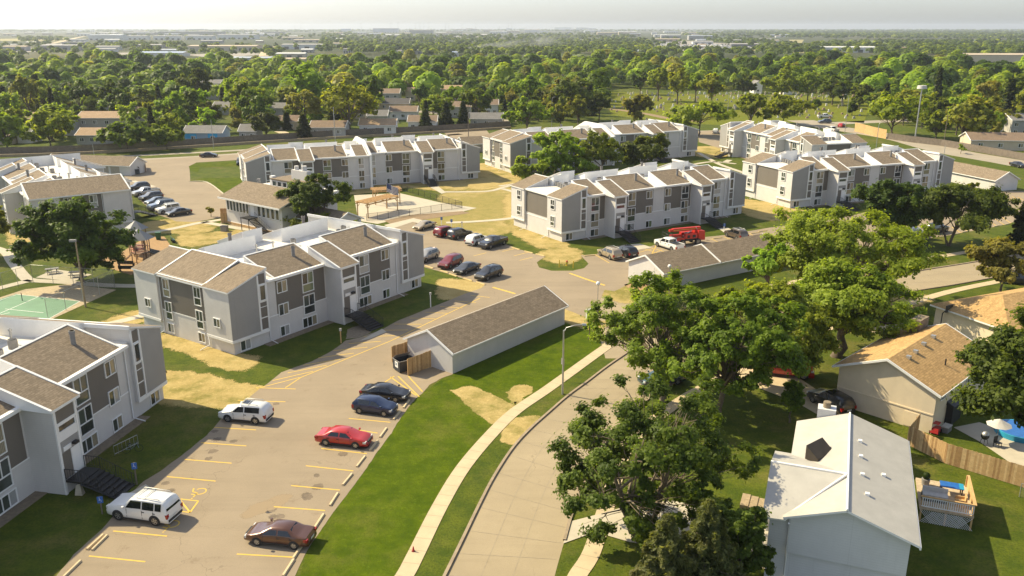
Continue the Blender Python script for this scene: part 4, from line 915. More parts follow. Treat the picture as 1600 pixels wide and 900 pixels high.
car('parked_car', 'suv', 'darkgrey', (1600, 446), (1578, 444), 'dark SUV on the street beside the olive tree', rack=False)
car('moving_car', 'suv', 'bluegrey', (1298, 193), (1281, 193), 'blue grey SUV on the road beside the cemetery', rack=False)
car('parked_car', 'pickup', 'white', (1281, 184.5), (1298, 184.5), 'white pickup on the grass edge of the cemetery')
car('moving_car', 'pickup', 'white', (1304, 207), (1289, 204), 'white pickup waiting at the crossing behind the parapet')
car('moving_car', 'hatch', 'red', (1314, 200), (1323, 198), 'small red car turning at the crossing')
car('parked_car', 'suv', 'white', (1120, 212), (1124, 205), 'white SUV at the far end of the last block', rack=False)
# ---------------------------------------------------------------- trees
def leaf_mat(name, dark, mid, light, hue_var=0.25, brown=None):
    k = N(name)
    at = k.n('ShaderNodeAttribute', attribute_name='tint').outputs['Fac']
    rnd = k.n('ShaderNodeObjectInfo').outputs['Random']
    t = k.math('ADD', k.math('MULTIPLY', at, 0.62), k.math('MULTIPLY', k.noise(0.45, 3, 0.6), 0.42))
    c = k.ramp(t, [(0.22, dark), (0.5, mid), (0.82, light)])
    if brown: c = k.mix(k.math('MULTIPLY', k.smooth(k.noise(0.4, 3, 0.6), 0.55, 0.7), 0.5), c, brown)
    hs = k.n('ShaderNodeHueSaturation'); k.l(c, hs.inputs['Color'])
    k.l(k.math('ADD', k.math('MULTIPLY', rnd, 0.05 * hue_var * 4), 0.5 - 0.025 * hue_var * 4), hs.inputs['Hue'])
    k.l(k.math('ADD', k.math('MULTIPLY', k.math('FRACT', k.math('MULTIPLY', rnd, 7.31)), 0.9 * hue_var * 2), 1 - 0.45 * hue_var * 2), hs.inputs['Value'])
    c = hs.outputs[0]
    k.b.inputs['Roughness'].default_value = 0.55; k.b.inputs['Specular IOR Level'].default_value = 0.25
    k.l(c, k.b.inputs['Base Color'])
    tr = k.n('ShaderNodeBsdfTranslucent'); k.l(k.mix(1.0, c, (1.45, 1.4, 0.5), 'MULTIPLY'), tr.inputs['Color'])
    mx = k.n('ShaderNodeMixShader', i_Fac=0.55); k.l(k.b.outputs[0], mx.inputs[1]); k.l(tr.outputs[0], mx.inputs[2])
    k.l(mx.outputs[0], k.t.nodes['Material Output'].inputs['Surface']); return k.m
M['leaf'] = leaf_mat('leaves_green', (0.1063, 0.1452, 0.0104), (0.2, 0.2508, 0.0208), (0.325, 0.3696, 0.0468))
M['leaf_dark'] = leaf_mat('leaves_dark_green', (0.0425, 0.06864, 0.0091), (0.085, 0.1267, 0.0156), (0.1562, 0.2046, 0.0286))
M['leaf_yellow'] = leaf_mat('leaves_yellow_green', (0.1365, 0.2049, 0.0156), (0.231, 0.3201, 0.026), (0.3465, 0.4481, 0.0585), 0.15)
M['leaf_olive'] = leaf_mat('leaves_olive', (0.125, 0.132, 0.0208), (0.225, 0.2178, 0.039), (0.35, 0.33, 0.065), 0.15)
M['leaf_turn'] = leaf_mat('leaves_turning', (0.125, 0.1452, 0.0208), (0.225, 0.2442, 0.0338), (0.35, 0.3564, 0.0585), 0.15, (0.375, 0.2244, 0.0715))
M['needle'] = leaf_mat('spruce_needles', (0.014, 0.026, 0.012), (0.035, 0.052, 0.022), (0.085, 0.1, 0.045), 0.15)
M['needle_brown'] = leaf_mat('spruce_needles_with_cones', (0.05, 0.07, 0.022), (0.12, 0.145, 0.05), (0.24, 0.25, 0.095), 0.1, (0.22, 0.16, 0.07))
M['bark'] = var_mat('bark', (0.13, 0.1, 0.07), 0.3, 1.5, 0.95, fine=6); M['bark_pale'] = var_mat('pale_bark', (0.2, 0.16, 0.11), 0.25, 1.5, 0.95, fine=6)
def leaf_mesh(name, cen, nor, size, tint, mat, g, aspect=1.5):
    """one small four-cornered leaf spray per row"""
    n = len(cen); nor = nor / np.linalg.norm(nor, axis=1, keepdims=True)
    r = g.normal(size=(n, 3)); a = r - nor * (r * nor).sum(1, keepdims=True); a /= np.linalg.norm(a, axis=1, keepdims=True); b = np.cross(nor, a)
    s = size[:, None]; L = s * 0.5 * aspect; Wd = s * 0.5
    bend = nor * s * 0.16
    V = np.stack([cen - a * L - bend, cen - b * Wd * (0.7 + .5 * g.random((n, 1))), cen + a * L - bend, cen + b * Wd * (.7 + .5 * g.random((n, 1)))], 1).reshape(-1, 3)
    me = bpy.data.meshes.new(name); me.vertices.add(4 * n); me.vertices.foreach_set('co', V.astype(np.float32).ravel())
    me.loops.add(4 * n); me.loops.foreach_set('vertex_index', np.arange(4 * n, dtype=np.int32))
    me.polygons.add(n); me.polygons.foreach_set('loop_start', np.arange(0, 4 * n, 4, dtype=np.int32))
    me.materials.append(mat); me.update(calc_edges=True)
    at = me.attributes.new('tint', 'FLOAT', 'FACE'); at.data.foreach_set('value', tint.astype(np.float32)); return me
def crown_shape(g, K, rx, rz, cz, shell=0.65, flat=0.0):
    """spray centres gathered on big uneven lobes that fill a lumpy ellipsoid; returns the centres and their lobe numbers"""
    nl = max(7, int(K / 9)); lob = []; tries = 0
    while len(lob) < nl and tries < 4000:
        tries += 1; d = g.normal(size=3); d /= np.linalg.norm(d)
        if d[2] < -0.5 and g.random() < 0.5: continue
        r = g.uniform(.5, .8) if g.random() < shell + .15 else g.uniform(.1, .5)
        c = d * r; R_ = g.uniform(.24, .42)
        if any(np.linalg.norm(c - q) < (R_ + w) * .55 for q, w in lob) and tries < 3000: continue
        lob.append((c, R_))
    out, ids = [], []
    for i in range(K):
        k = int(g.integers(0, len(lob))); c, R_ = lob[k]; d = g.normal(size=3); d = d / np.linalg.norm(d) + c * .5; d /= np.linalg.norm(d)
        p = c + d * R_ * g.uniform(.55, 1.12)
        if g.random() < .22: p = p * g.uniform(1.0, 1.3)
        if np.linalg.norm(p) > 1.22: p = p / np.linalg.norm(p) * g.uniform(.95, 1.22)
        out.append([p[0] * rx, p[1] * rx, cz + p[2] * rz * (1 if p[2] > 0 else 1 - flat)]); ids.append(k)
    return np.array(out), np.array(ids)
def deciduous(name, h, rx, zbot, n_leaf, leaf, mat, seed, K=60, clump=0.15, stems=1, lean=(0, 0), bark='bark', thin=0.0, limb_r=None, droop=0.0, shell=0.65, fill=1.0, bare=0.0, trunk_r=None):
    g = np.random.default_rng(seed); rz = (h - zbot) / 2; cz = zbot + rz
    cl, lid = crown_shape(g, K, rx * 0.95 * fill, rz * 0.9 * fill, cz, shell, 0.12); cl[:, 0] += lean[0] * cl[:, 2] / h; cl[:, 1] += lean[1] * cl[:, 2] / h
    tr = trunk_r or max(0.12, h * 0.022)
    tb = MB()
    nl = 6 if stems == 1 else stems * 3
    fork = zbot * (0.72 if stems == 1 else 0.35) + 0.3
    lobes = sorted(set(lid.tolist()), key=lambda q: math.atan2(cl[lid == q][:, 1].mean() - lean[1] * .5, cl[lid == q][:, 0].mean() - lean[0] * .5))
    groups = [np.where(lid == q)[0] for q in lobes]; nl = len(groups)
    heads = []
    if stems == 1:
        top = np.array([lean[0] * .45, lean[1] * .45, cz + rz * 0.25]); f0 = np.array([lean[0] * fork / h * .9, lean[1] * fork / h * .9, fork])
        w1 = f0 * .5 + g.normal(size=3) * tr * .5; w1[2] = fork * .5
        path = [np.zeros(3) - np.array([0, 0, .15]), np.array([w1[0] * .25, w1[1] * .25, 0.5]), w1, f0, f0 * .5 + top * .5 + g.normal(size=3) * .25, top]
        rr = [tr * 1.45, tr * 1.08, tr * .95, tr * .85, tr * .5, tr * .16]
        tb.tube(path, rr, 9)
        base_of = lambda i: (f0 + (top - f0) * g.uniform(0.0, 0.45), tr * 0.55)
    else:
        stem_tops = []
        for s in range(stems):
            a = 2 * math.pi * s / stems + 0.6; d = np.array([math.cos(a), math.sin(a), 0])
            t1 = d * rx * 0.14 + np.array([0, 0, fork + 0.8]); t2 = d * rx * .34 + np.array([0, 0, cz - rz * .1]); t3 = d * rx * .5 + np.array([0, 0, cz + rz * .5])
            tb.tube([d * tr * .5 - np.array([0, 0, .1]), t1 * .6, t1, t2, t3], [tr, tr * .8, tr * .72, tr * .45, tr * .14], 8); stem_tops.append((t1, t2))
        base_of = lambda i: (stem_tops[i % stems][0] + (stem_tops[i % stems][1] - stem_tops[i % stems][0]) * g.uniform(0, .9), tr * .42)
    for gi, idx in enumerate(groups):
        if not len(idx): continue
        b0, br = base_of(gi); mean = cl[idx].mean(0)
        tip = b0 + (mean - b0) * 0.85; mid = b0 * .5 + tip * .5 + np.array([0, 0, -0.05 * h * droop + 0.03 * h]) + g.normal(size=3) * .2
        tb.tube([b0, mid, tip], [br, br * .62, br * .3], 6)
        for j in idx:
            t = g.uniform(.25, .95); s0 = (b0 * (1 - t) + mid * t) if g.random() < .5 else (mid * (1 - t) + tip * t)
            e = cl[j]; m2 = s0 * .45 + e * .55 + g.normal(size=3) * .12 * rx * .3
            tb.tube([s0, m2, e], [br * .3, br * .2, br * .06], 4, cap=False)
    cr = clump * rx * g.uniform(0.75, 1.35, K)
    wts = cr ** 2 * (g.random(K) >= bare); wts = wts / wts.sum(); which = g.choice(K, n_leaf, p=wts)
    d = g.normal(size=(n_leaf, 3)); d /= np.linalg.norm(d, axis=1, keepdims=True)
    r = g.uniform(0.1, 1.0, n_leaf) ** 0.7; far = g.random(n_leaf) < .12; r[far] *= g.uniform(1.0, 1.7, far.sum())
    sub = g.normal(size=(K, 5, 3)); sub /= np.linalg.norm(sub, axis=2, keepdims=True)          # sprays inside each clump
    pick = g.integers(0, 5, n_leaf); d2 = d * .62 + sub[which, pick] * .75
    cen = cl[which] + d2 * (r * cr[which])[:, None] * np.array([1.05, 1.05, 0.78])
    cen[:, 2] -= droop * g.random(n_leaf) * cr[which] * 0.9
    crown_c = np.array([lean[0] * .5, lean[1] * .5, cz - rz * .3]); outw = cen - crown_c; outw /= np.linalg.norm(outw, axis=1, keepdims=True)
    nor = d * .55 + outw * .5 + np.array([0, 0, .5]) + g.normal(size=(n_leaf, 3)) * .36
    tint = np.clip(0.5 + (g.random(K)[which] - .5) * .5 + (g.random(n_leaf) - .5) * .6, 0, 1)
    keep = g.random(n_leaf) >= thin
    cm = leaf_mesh('crown', cen[keep], nor[keep], leaf * g.uniform(.7, 1.35, keep.sum()), tint[keep], mat, g)
    return tb.mesh('trunk', M[bark]), cm
def conifer(name, h, rx, n_leaf, leaf, mat, seed, zbot=0.6, droop=0.35, gaps=0.12):
    g = np.random.default_rng(seed); tb = MB(); tb.tube([(0, 0, -.1), (g.normal() * .1, g.normal() * .1, h * .5), (0, 0, h * .97)], [h * .02, h * .012, 0.03], 8)
    cs, ns, tt, ws = [], [], [], []
    nb = int(h * 9)
    per = max(8, n_leaf // nb)
    for i in range(nb):
        t = (i + g.random()) / nb; z = zbot + (h - zbot) * t ** 1.05; R_ = rx * (1 - t) ** 0.85 * g.uniform(.72, 1.12) + 0.12
        if g.random() < gaps: continue
        a = i * 2.399 + g.normal() * .25; dr = np.array([math.cos(a), math.sin(a), 0])
        tip = np.array([0, 0, z]) + dr * R_ + np.array([0, 0, -droop * R_ * (1 - t * .9) + 0.12 * R_])
        b = np.array([0, 0, z]); tb.tube([b, (b + tip) / 2 + np.array([0, 0, .06 * R_]), tip], [.05 + .02 * R_ * .4, .03, .01], 4, cap=False)
        u = g.random(per) ** .6; side = np.array([-dr[1], dr[0], 0]); wd = (0.3 + 0.16 * R_) * (1.15 - u)
        c = b + (tip - b) * u[:, None] + side * (g.normal(size=per) * wd * .55)[:, None] + np.array([0, 0, 1]) * (g.normal(size=per) * .06 + .1 * np.sin(u * 3) * R_ * .25 - np.abs(g.normal(size=per)) * .16)[:, None]
        cs.append(c); ns.append(np.array([0, 0, .8]) + dr * .45 + g.normal(size=(per, 3)) * .5); tt.append(np.clip(.25 + .5 * u + (g.random(per) - .5) * .5 + (g.random() - .5) * .3, 0, 1))
    cen = np.concatenate(cs); nor = np.concatenate(ns); tint = np.concatenate(tt)
    return tb.mesh('trunk', M['bark']), leaf_mesh('crown', cen, nor, leaf * g.uniform(.6, 1.3, len(cen)), tint, mat, g, 2.4)
def mpp(px, py):
    p = P(px, py); dep = p.y * CT + (CAM_H) * ST; return dep / FPX
PLANTED = []
def plant(name, base, top, xl, xr, bot, label, mat='leaf', kind='d', n=20000, leaf=0.34, cat='tree', group=None, hmul=1.0, **kw):
    """base: ground pixel of the trunk; top / bot: pixel rows of the crown's top and underside; xl, xr: its sides"""
    p = P(*base); s = mpp(*base); xc = (xl + xr) / 2
    h = max(1.0, up(xc, top, *base)) * hmul; zb = max(0.3, up(xc, bot, *base)); rx = (xr - xl) / 2 * s
    if zb > h * .75: zb = h * .6
    lean = kw.pop('lean', None)
    if lean is None: lean = ((xc - base[0]) * s, 0)
    sd = int(base[0] * 7 + base[1] * 13)
    if kind == 'd': tm, cm = deciduous(name, h, rx, zb, n, leaf, M[mat], sd, lean=lean, **kw)
    else: tm, cm = conifer(name, h, rx, n, leaf, M[mat], sd, **kw)
    root = empty(name, p, 0, label, cat, group); link('trunk', tm, root); link('crown', cm, root); PLANTED.append((p.x, p.y, rx)); return root
# the trees along the street and among the blocks
plant('maple_tree', (130, 442), 308, 56, 203, 430, 'big round dark green tree beside the playground', 'leaf_dark', n=60000, leaf=0.32, K=170, clump=0.14, fill=1.1)
plant('maple_tree', (-12, 398), 312, -64, 21, 372, 'green tree cut by the picture edge, level with the tan path', 'leaf', n=20000, leaf=0.32, K=120, clump=0.11)
plant('pine_tree', (497, 364), 273, 437, 541, 340, 'multi stemmed dark pine beside the clubhouse', 'leaf_dark', n=36000, leaf=0.28, K=110, clump=0.13, stems=3, fill=1.1)
plant('shrub', (487, 366), 326, 447, 530, 364, 'broad light green bush below the clubhouse pine', 'leaf', n=14000, leaf=0.22, cat='shrub', trunk_r=.08, K=90, clump=0.15, fill=1.1)
plant('locust_tree', (868, 280), 203, 836, 902, 262, 'bright yellow green tree among the pines of the courtyard', 'leaf_yellow', n=14000, leaf=.5, K=100, clump=0.15, fill=1.12)
plant('ornamental_tree', (826, 287), 243, 800, 854, 280, 'low yellow green tree at the end of the courtyard row', 'leaf_yellow', n=7000, leaf=.42)
plant('ornamental_tree', (893, 284), 238, 868, 928, 277, 'light green round tree in front of the tall courtyard pines', 'leaf', n=8000, leaf=.42)
plant('ornamental_tree', (846, 284), 233, 842, 882, 277, 'small light green tree under the yellow green courtyard tree', 'leaf_yellow', n=6000, leaf=.42)
plant('pine_tree', (940, 276), 206, 903, 976, 258, 'loose green pine with open crown in the courtyard', 'leaf', n=12000, leaf=.42, K=100, clump=0.15, fill=1.12)
plant('pine_tree', (1002, 272), 204, 966, 1039, 258, 'dense dark pine at the right of the courtyard row', 'leaf_dark', n=16000, leaf=.45, K=100, clump=0.15, fill=1.12)
plant('elm_tree', (1325, 480), 318, 1198, 1450, 455, 'tall yellow green tree with bare twigs showing in its middle', 'leaf_yellow', n=70000, leaf=0.27, K=230, clump=0.1, thin=0.1, shell=0.9, bark='bark_pale', bare=0.28, fill=1.0)
plant('oak_tree', (1307, 557), 410, 1222, 1418, 520, 'dense tree with thick trunk in the lawn by the tan house', 'leaf', n=95000, leaf=0.23, K=230, trunk_r=.5, clump=0.12, fill=0.95)
plant('street_tree', (1036, 626), 424, 908, 1128, 596, 'loose light green street tree with a leaning trunk', 'leaf', n=48000, leaf=0.2, K=190, clump=0.1, bark='bark_pale', shell=.75, bare=0.32)
plant('street_tree', (1122, 660), 450, 1040, 1240, 612, 'full green street tree between the leaning one and the thick trunked one', 'leaf', n=66000, leaf=0.22, K=210, clump=0.105, bare=0.18, fill=1.05)
plant('street_tree', (1190, 600), 425, 1095, 1285, 585, 'taller green tree behind the row of street trees', 'leaf', n=60000, leaf=0.24, K=190, clump=0.11)
plant('young_tree', (1234, 660), 588, 1206, 1256, 645, 'small feathery tree in front of the red pickup', 'leaf', n=7000, leaf=.22, K=70, clump=.14, trunk_r=.08)
plant('maple_tree', (1002, 845), 604, 840, 1175, 862, 'large two stemmed maple over the driveway of the white house', 'leaf_dark', n=70000, leaf=0.17, K=240, clump=0.085, stems=2, trunk_r=.26, shell=.8, bark='bark_pale', bare=0.38)
plant('maple_tree', (1150, 925), 765, 1080, 1198, 895, 'dark green young maple beside the two spruces', 'leaf_dark', n=44000, leaf=0.16, K=130, clump=0.12)
plant('spruce_tree', (1033, 985), 804, 936, 1122, 960, 'brownish spruce, the shorter of the two by the driveway', 'needle_brown', 'c', n=44000, leaf=0.15)
plant('spruce_tree', (1095, 965), 781, 1000, 1190, 940, 'brownish spruce, the taller of the two by the driveway', 'needle_brown', 'c', n=44000, leaf=0.15)
plant('maple_tree', (1612, 745), 472, 1478, 1740, 700, 'dark green tree over the back garden with the blue pool', 'leaf_dark', n=70000, leaf=0.25, K=200, clump=0.13, fill=1.05)
plant('pine_tree', (1400, 378), 274, 1334, 1444, 358, 'broad dark tree standing in front of the block, cars in its shade', 'leaf_dark', n=42000, leaf=0.33, K=150, clump=0.14, fill=1.1)
plant('oak_tree', (1482, 384), 288, 1425, 1570, 352, 'broad dark tree with forked pale trunk by the wheel stops', 'leaf_dark', n=42000, leaf=0.32, K=150, stems=3, clump=0.13, fill=1.05)
plant('spruce_tree', (1594, 392), 306, 1570, 1628, 380, 'tall blue green spruce at the edge of the right lot', 'needle', 'c', n=16000, leaf=.34)
plant('crabapple_tree', (1562, 462), 374, 1502, 1626, 440, 'olive brown spreading tree beside the street', 'leaf_olive', n=36000, leaf=0.28, K=140, clump=0.1)
plant('street_tree', (1012, 470), 430, 992, 1062, 465, 'small bright green tree at the gable of the garage', 'leaf_yellow', n=15000, leaf=0.26, K=80, clump=0.12)
plant('street_tree', (1195, 478), 378, 1160, 1240, 440, 'slender yellow green tree by the end of the long garage', 'leaf_yellow', n=20000, leaf=0.3, shell=.8, K=90, clump=0.12)
plant('young_tree', (920, 530), 492, 911, 938, 520, 'young tree in a ring of mulch near the lamp post', 'leaf', n=1800, leaf=.26, trunk_r=.06, K=20)
plant('young_tree', (330, 339), 322, 322, 340, 334, 'sapling with yellow leaves at the edge of the far left lot', 'leaf_olive', n=900, leaf=.25, trunk_r=.05, K=18)
plant('young_tree', (1501, 240), 221, 1492, 1512, 238, 'sapling on the verge of the road by the pale garage', 'leaf_yellow', n=900, leaf=.35, trunk_r=.07, K=18)
plant('shrub', (1517, 300), 282, 1504, 1530, 298, 'shrub with pinkish leaves at the wall of the pale garage', 'leaf_turn', n=1600, leaf=.3, cat='shrub', trunk_r=.06, K=20)
for i, (x, y) in enumerate([(993, 440), (1003, 444), (1012, 447), (1022, 452)]):
    plant('shrub', (x, y), y - 9, x - 5, x + 5, y - 1, ['reddish rounded shrub at the garage gable'] [0] if i == 0 else 'small rounded green shrub in the bed at the garage gable', 'leaf_turn' if i == 0 else 'leaf_dark', n=700, leaf=.2, cat='shrub', group=None if i == 0 else 'shrubs at the garage gable', trunk_r=.04, K=14, clump=0.246)
# the larger trees of the neighbourhood behind the boulevard, one by one
LT = 'larger trees around the boulevard and cemetery'
NB = [('round_tree', (80, 232), 178, 42, 116, 222, 'large dark round tree among the houses beside the tan roofed house', 'leaf'), ('round_tree', (200, 236), 189, 162, 242, 230, 'wide dark green tree behind the board fence, left of a smaller one', 'leaf_dark'),
      ('round_tree', (261, 234), 197, 234, 287, 230, 'lower rounded tree between the wide dark tree and the blue house', 'leaf'), ('round_tree', (416, 217), 174, 396, 441, 211, 'dark egg shaped tree against the board fence beside the curved drive', 'leaf_dark'),
      ('round_tree', (547, 208), 127, 503, 592, 195, 'tallest willowy light green tree behind the board fence', 'leaf'), ('spruce_tree', (475, 216), 179, 461, 491, 212, 'dark spruce in front of the grey gabled house', 'needle'),
      ('spruce_tree', (449, 203), 176, 442, 457, 200, 'slim dark spruce beside the brown roofed house', 'needle'), ('round_tree', (492, 198), 164, 474, 510, 192, 'small yellow green tree behind the slim spruce', 'leaf_yellow'),
      ('spruce_tree', (697, 200), 160, 682, 710, 197, 'dark twin spruce in front of the brown roofs', 'needle'), ('spruce_tree', (724, 200), 159, 712, 736, 197, 'dark narrow spruce beside the pole on the boulevard', 'needle'),
      ('spruce_tree', (665, 204), 172, 651, 679, 200, 'broad dark conifer by the white gable', 'needle'), ('round_tree', (823, 206), 147, 795, 857, 200, 'brownish green round tree at the end of the board fence', 'leaf'),
      ('round_tree', (905, 188), 118, 855, 938, 180, 'big dark tree at the near corner of the cemetery', 'leaf_dark'), ('round_tree', (936, 188), 142, 920, 956, 184, 'dark rounded tree on the cemetery edge', 'leaf_dark'),
      ('round_tree', (903, 195), 150, 884, 920, 190, 'reddish green tree in front of the big dark tree', 'leaf_turn'), ('round_tree', (876, 200), 160, 852, 890, 195, 'low olive bush tree by the lamp post', 'leaf_olive'),
      ('round_tree', (990, 192), 148, 966, 1014, 186, 'rounded olive brown tree standing alone on the cemetery lawn', 'leaf_olive'), ('locust_tree', (1092, 212), 154, 1052, 1134, 200, 'sprawling yellow green tree behind the long block, with bare limbs', 'leaf_yellow'),
      ('round_tree', (1172, 198), 138, 1148, 1200, 192, 'bright green upright tree behind the farthest block', 'leaf'), ('locust_tree', (1222, 196), 150, 1194, 1268, 186, 'thin tree with open crown near the cemetery crossing', 'leaf'),
      ('round_tree', (1274, 172), 154, 1268, 1281, 168, 'small lollipop tree among the gravestones beside the white pickup', 'leaf_dark'), ('round_tree', (1331, 180), 158, 1324, 1339, 176, 'small lollipop tree among the gravestones near the tan wall', 'leaf_dark'),
      ('round_tree', (1392, 212), 138, 1348, 1434, 204, 'large bright green tree behind the tan board wall', 'leaf'), ('round_tree', (1462, 218), 172, 1438, 1486, 212, 'green tree between the tall floodlight pole and the turning tree', 'leaf'),
      ('round_tree', (1502, 226), 147, 1458, 1534, 216, 'large tree turning orange beside the beige house', 'leaf_turn'), ('round_tree', (1548, 208), 148, 1520, 1590, 200, 'yellowing tree behind the beige house', 'leaf_turn'),
      ('round_tree', (1028, 158), 104, 1008, 1046, 142, 'light green tree with bare trunk, first of the cemetery row', 'leaf'), ('round_tree', (1058, 163), 108, 1038, 1076, 144, 'light green tree with bare trunk in the middle of the cemetery row', 'leaf'),
      ('round_tree', (1086, 160), 110, 1072, 1102, 146, 'light green narrow tree of the cemetery row', 'leaf'), ('round_tree', (1111, 168), 116, 1090, 1132, 150, 'light green tree, last of the cemetery row towards the road', 'leaf'),
      ('round_tree', (1000, 148), 108, 982, 1022, 142, 'dark round tree at the back of the cemetery', 'leaf_dark'), ('round_tree', (1300, 164), 118, 1276, 1326, 156, 'tall dark tree at the back of the cemetery by the road', 'leaf_dark'),
      ('round_tree', (1262, 158), 108, 1232, 1284, 150, 'broad dark tree behind the gravestones', 'leaf'), ('round_tree', (1220, 158), 104, 1196, 1246, 150, 'broad mid green tree behind the gravestones, next to the white gable', 'leaf'),
      ('round_tree', (1160, 150), 114, 1144, 1180, 146, 'small dark tree by the white gable behind the cemetery', 'leaf_dark'), ('round_tree', (1342, 170), 128, 1322, 1362, 164, 'dark green tree beside the turning road', 'leaf_dark'), ('round_tree', (12, 232), 172, -18, 42, 226, 'yellow green tree at the picture edge beyond the white parapet', 'leaf_yellow'),
      ('shrub', (655, 0), 0, 0, 0, 0, '', '')][:-1]
for nm, b, t, xl, xr, bo, lab, mt in NB: plant(nm, b, t, xl, xr, bo, lab, mt, 'c' if 'spruce' in nm else 'd', n=3600, leaf=.85 if 'spruce' not in nm else .7, group=LT, K=90, fill=1.12, clump=.15, **({} if 'spruce' not in nm else {'zbot': .5})) if 'spruce' not in nm else plant(nm, b, t, xl, xr, bo, lab, mt, 'c', n=3000, leaf=.7, group=LT)
# ---------------------------------------------------------------- garages, clubhouse, near houses
def gable(root, L, Wd, ez, rz, wall, roof, trim, ov=0.35, rake=0.3, wallz=0.0, walls=True):
    """a gabled block with its ridge along x: x 0..L, y 0..Wd in the coordinates of root"""
    if walls:
        mb = MB(); mb.box(0, L, 0, Wd, wallz, ez)
        for x in (0, L):
            q = [(x, 0, ez), (x, Wd, ez), (x, Wd / 2, rz - 0.05)]; mb.face(q if x else q[::-1])
        mb.build('wall', wall, root)
    k = (rz - ez) / (Wd / 2); ze = ez - k * ov
    r = MB(); t = MB()
    for s in (0, 1):
        ye, yr = (-ov, Wd / 2) if s == 0 else (Wd + ov, Wd / 2)
        a = [(-rake, ye, ze), (L + rake, ye, ze), (L + rake, yr, rz), (-rake, yr, rz)]
        if s: a = [a[1], a[0], a[3], a[2]]
        top = [(p[0], p[1], p[2] + 0.14) for p in a]
        rr = MB(); rr.face(top); rr.build('roof_slope', roof, root)
        t.add([(p[0], p[1], p[2] + 0.02) for p in a] + [(p[0], p[1], p[2] + 0.134) for p in a], [(3, 2, 1, 0), (0, 1, 5, 4), (1, 2, 6, 5), (3, 0, 4, 7)])
        for x in (-rake - 0.03, L + rake - 0.1):
            q = [(x, ye, ze - .04), (x + .13, ye, ze - .04), (x + .13, yr, rz - .04), (x, yr, rz - .04)]
            t.prism(q if not s else q[::-1], [(p[0], p[1], p[2] + 0.21) for p in (q if not s else q[::-1])])
        yy = ye - 0.06 if s == 0 else ye - 0.04
        t.box(-rake, L + rake, yy, yy + .1, ze - 0.02, ze + .13)
    t.build('trim', trim, root)
GR = 'long low garages with brown roofs'
def garage(name, org, ang, L, Wd, label, doors=None, group=GR, ez=2.45, rz=4.1, step=None):
    root = empty(name, (org[0], org[1], 0), ang, label, 'garage', group)
    gable(root, L, Wd, ez, rz, M['siding'], M['shingle'], M['trim'])
    if step:
        t = MB(); k = (rz - ez) / (Wd / 2)
        for ye, yr in ((-.36, Wd / 2), (Wd + .36, Wd / 2)):
            ze = ez - k * .36 + .15
            q = [(step, ye, ze), (step + .16, ye, ze), (step + .16, yr, rz + .15), (step, yr, rz + .15)]; q = q if ye < 0 else q[::-1]
            t.prism(q, [(p[0], p[1], p[2] + .16) for p in q])
        t.build('parapet', M['trim'], root)
    if doors is not None:
        n = int(L / 3.1)
        for i in range(n):
            d = MB(); x = 0.3 + i * 3.05
            y = Wd if doors > 0 else 0
            d.box(x, x + 2.5, y - .02 if doors < 0 else y, y + .04 if doors > 0 else y + .02, 0.02, 2.1); d.box(x, x + 2.5, y - .05 if doors < 0 else y + .03, y - .01 if doors < 0 else y + .06, 1.0, 1.04)
            d.build('garage_door', M['garagedoor'], root)
    return root
M['garagedoor'] = var_mat('beige_garage_door', (0.36, 0.31, 0.25), 0.08, 1, 0.7)
garage('garage', (-6.25, 83.2), R(51), 20.2, 6.7, 'long low garage with brown roof beside the dumpster pen and lawn bank', 1)
garage('garage', (21.0, 113.2), R(32.8), 23.5, 7.4, 'long low garage with a white seam across its brown roof, behind street trees', 1, step=10.6)
garage('garage', (102.6, 203.0), R(-73), 16.2, 6.3, 'pale garage beside the cross road at the end of the right block')
p = P(150, 272.5); garage('garage', (p.x - 14, p.y + 3), R(-12), 24, 6.4, 'garage with beige doors behind the far left block beside a wooden dumpster pen', -1)
p = P(735, 239.5); garage('garage', (p.x - 2, p.y + 1), R(22), 15, 6.2, 'garage with beige doors between the two long stepped blocks', -1)
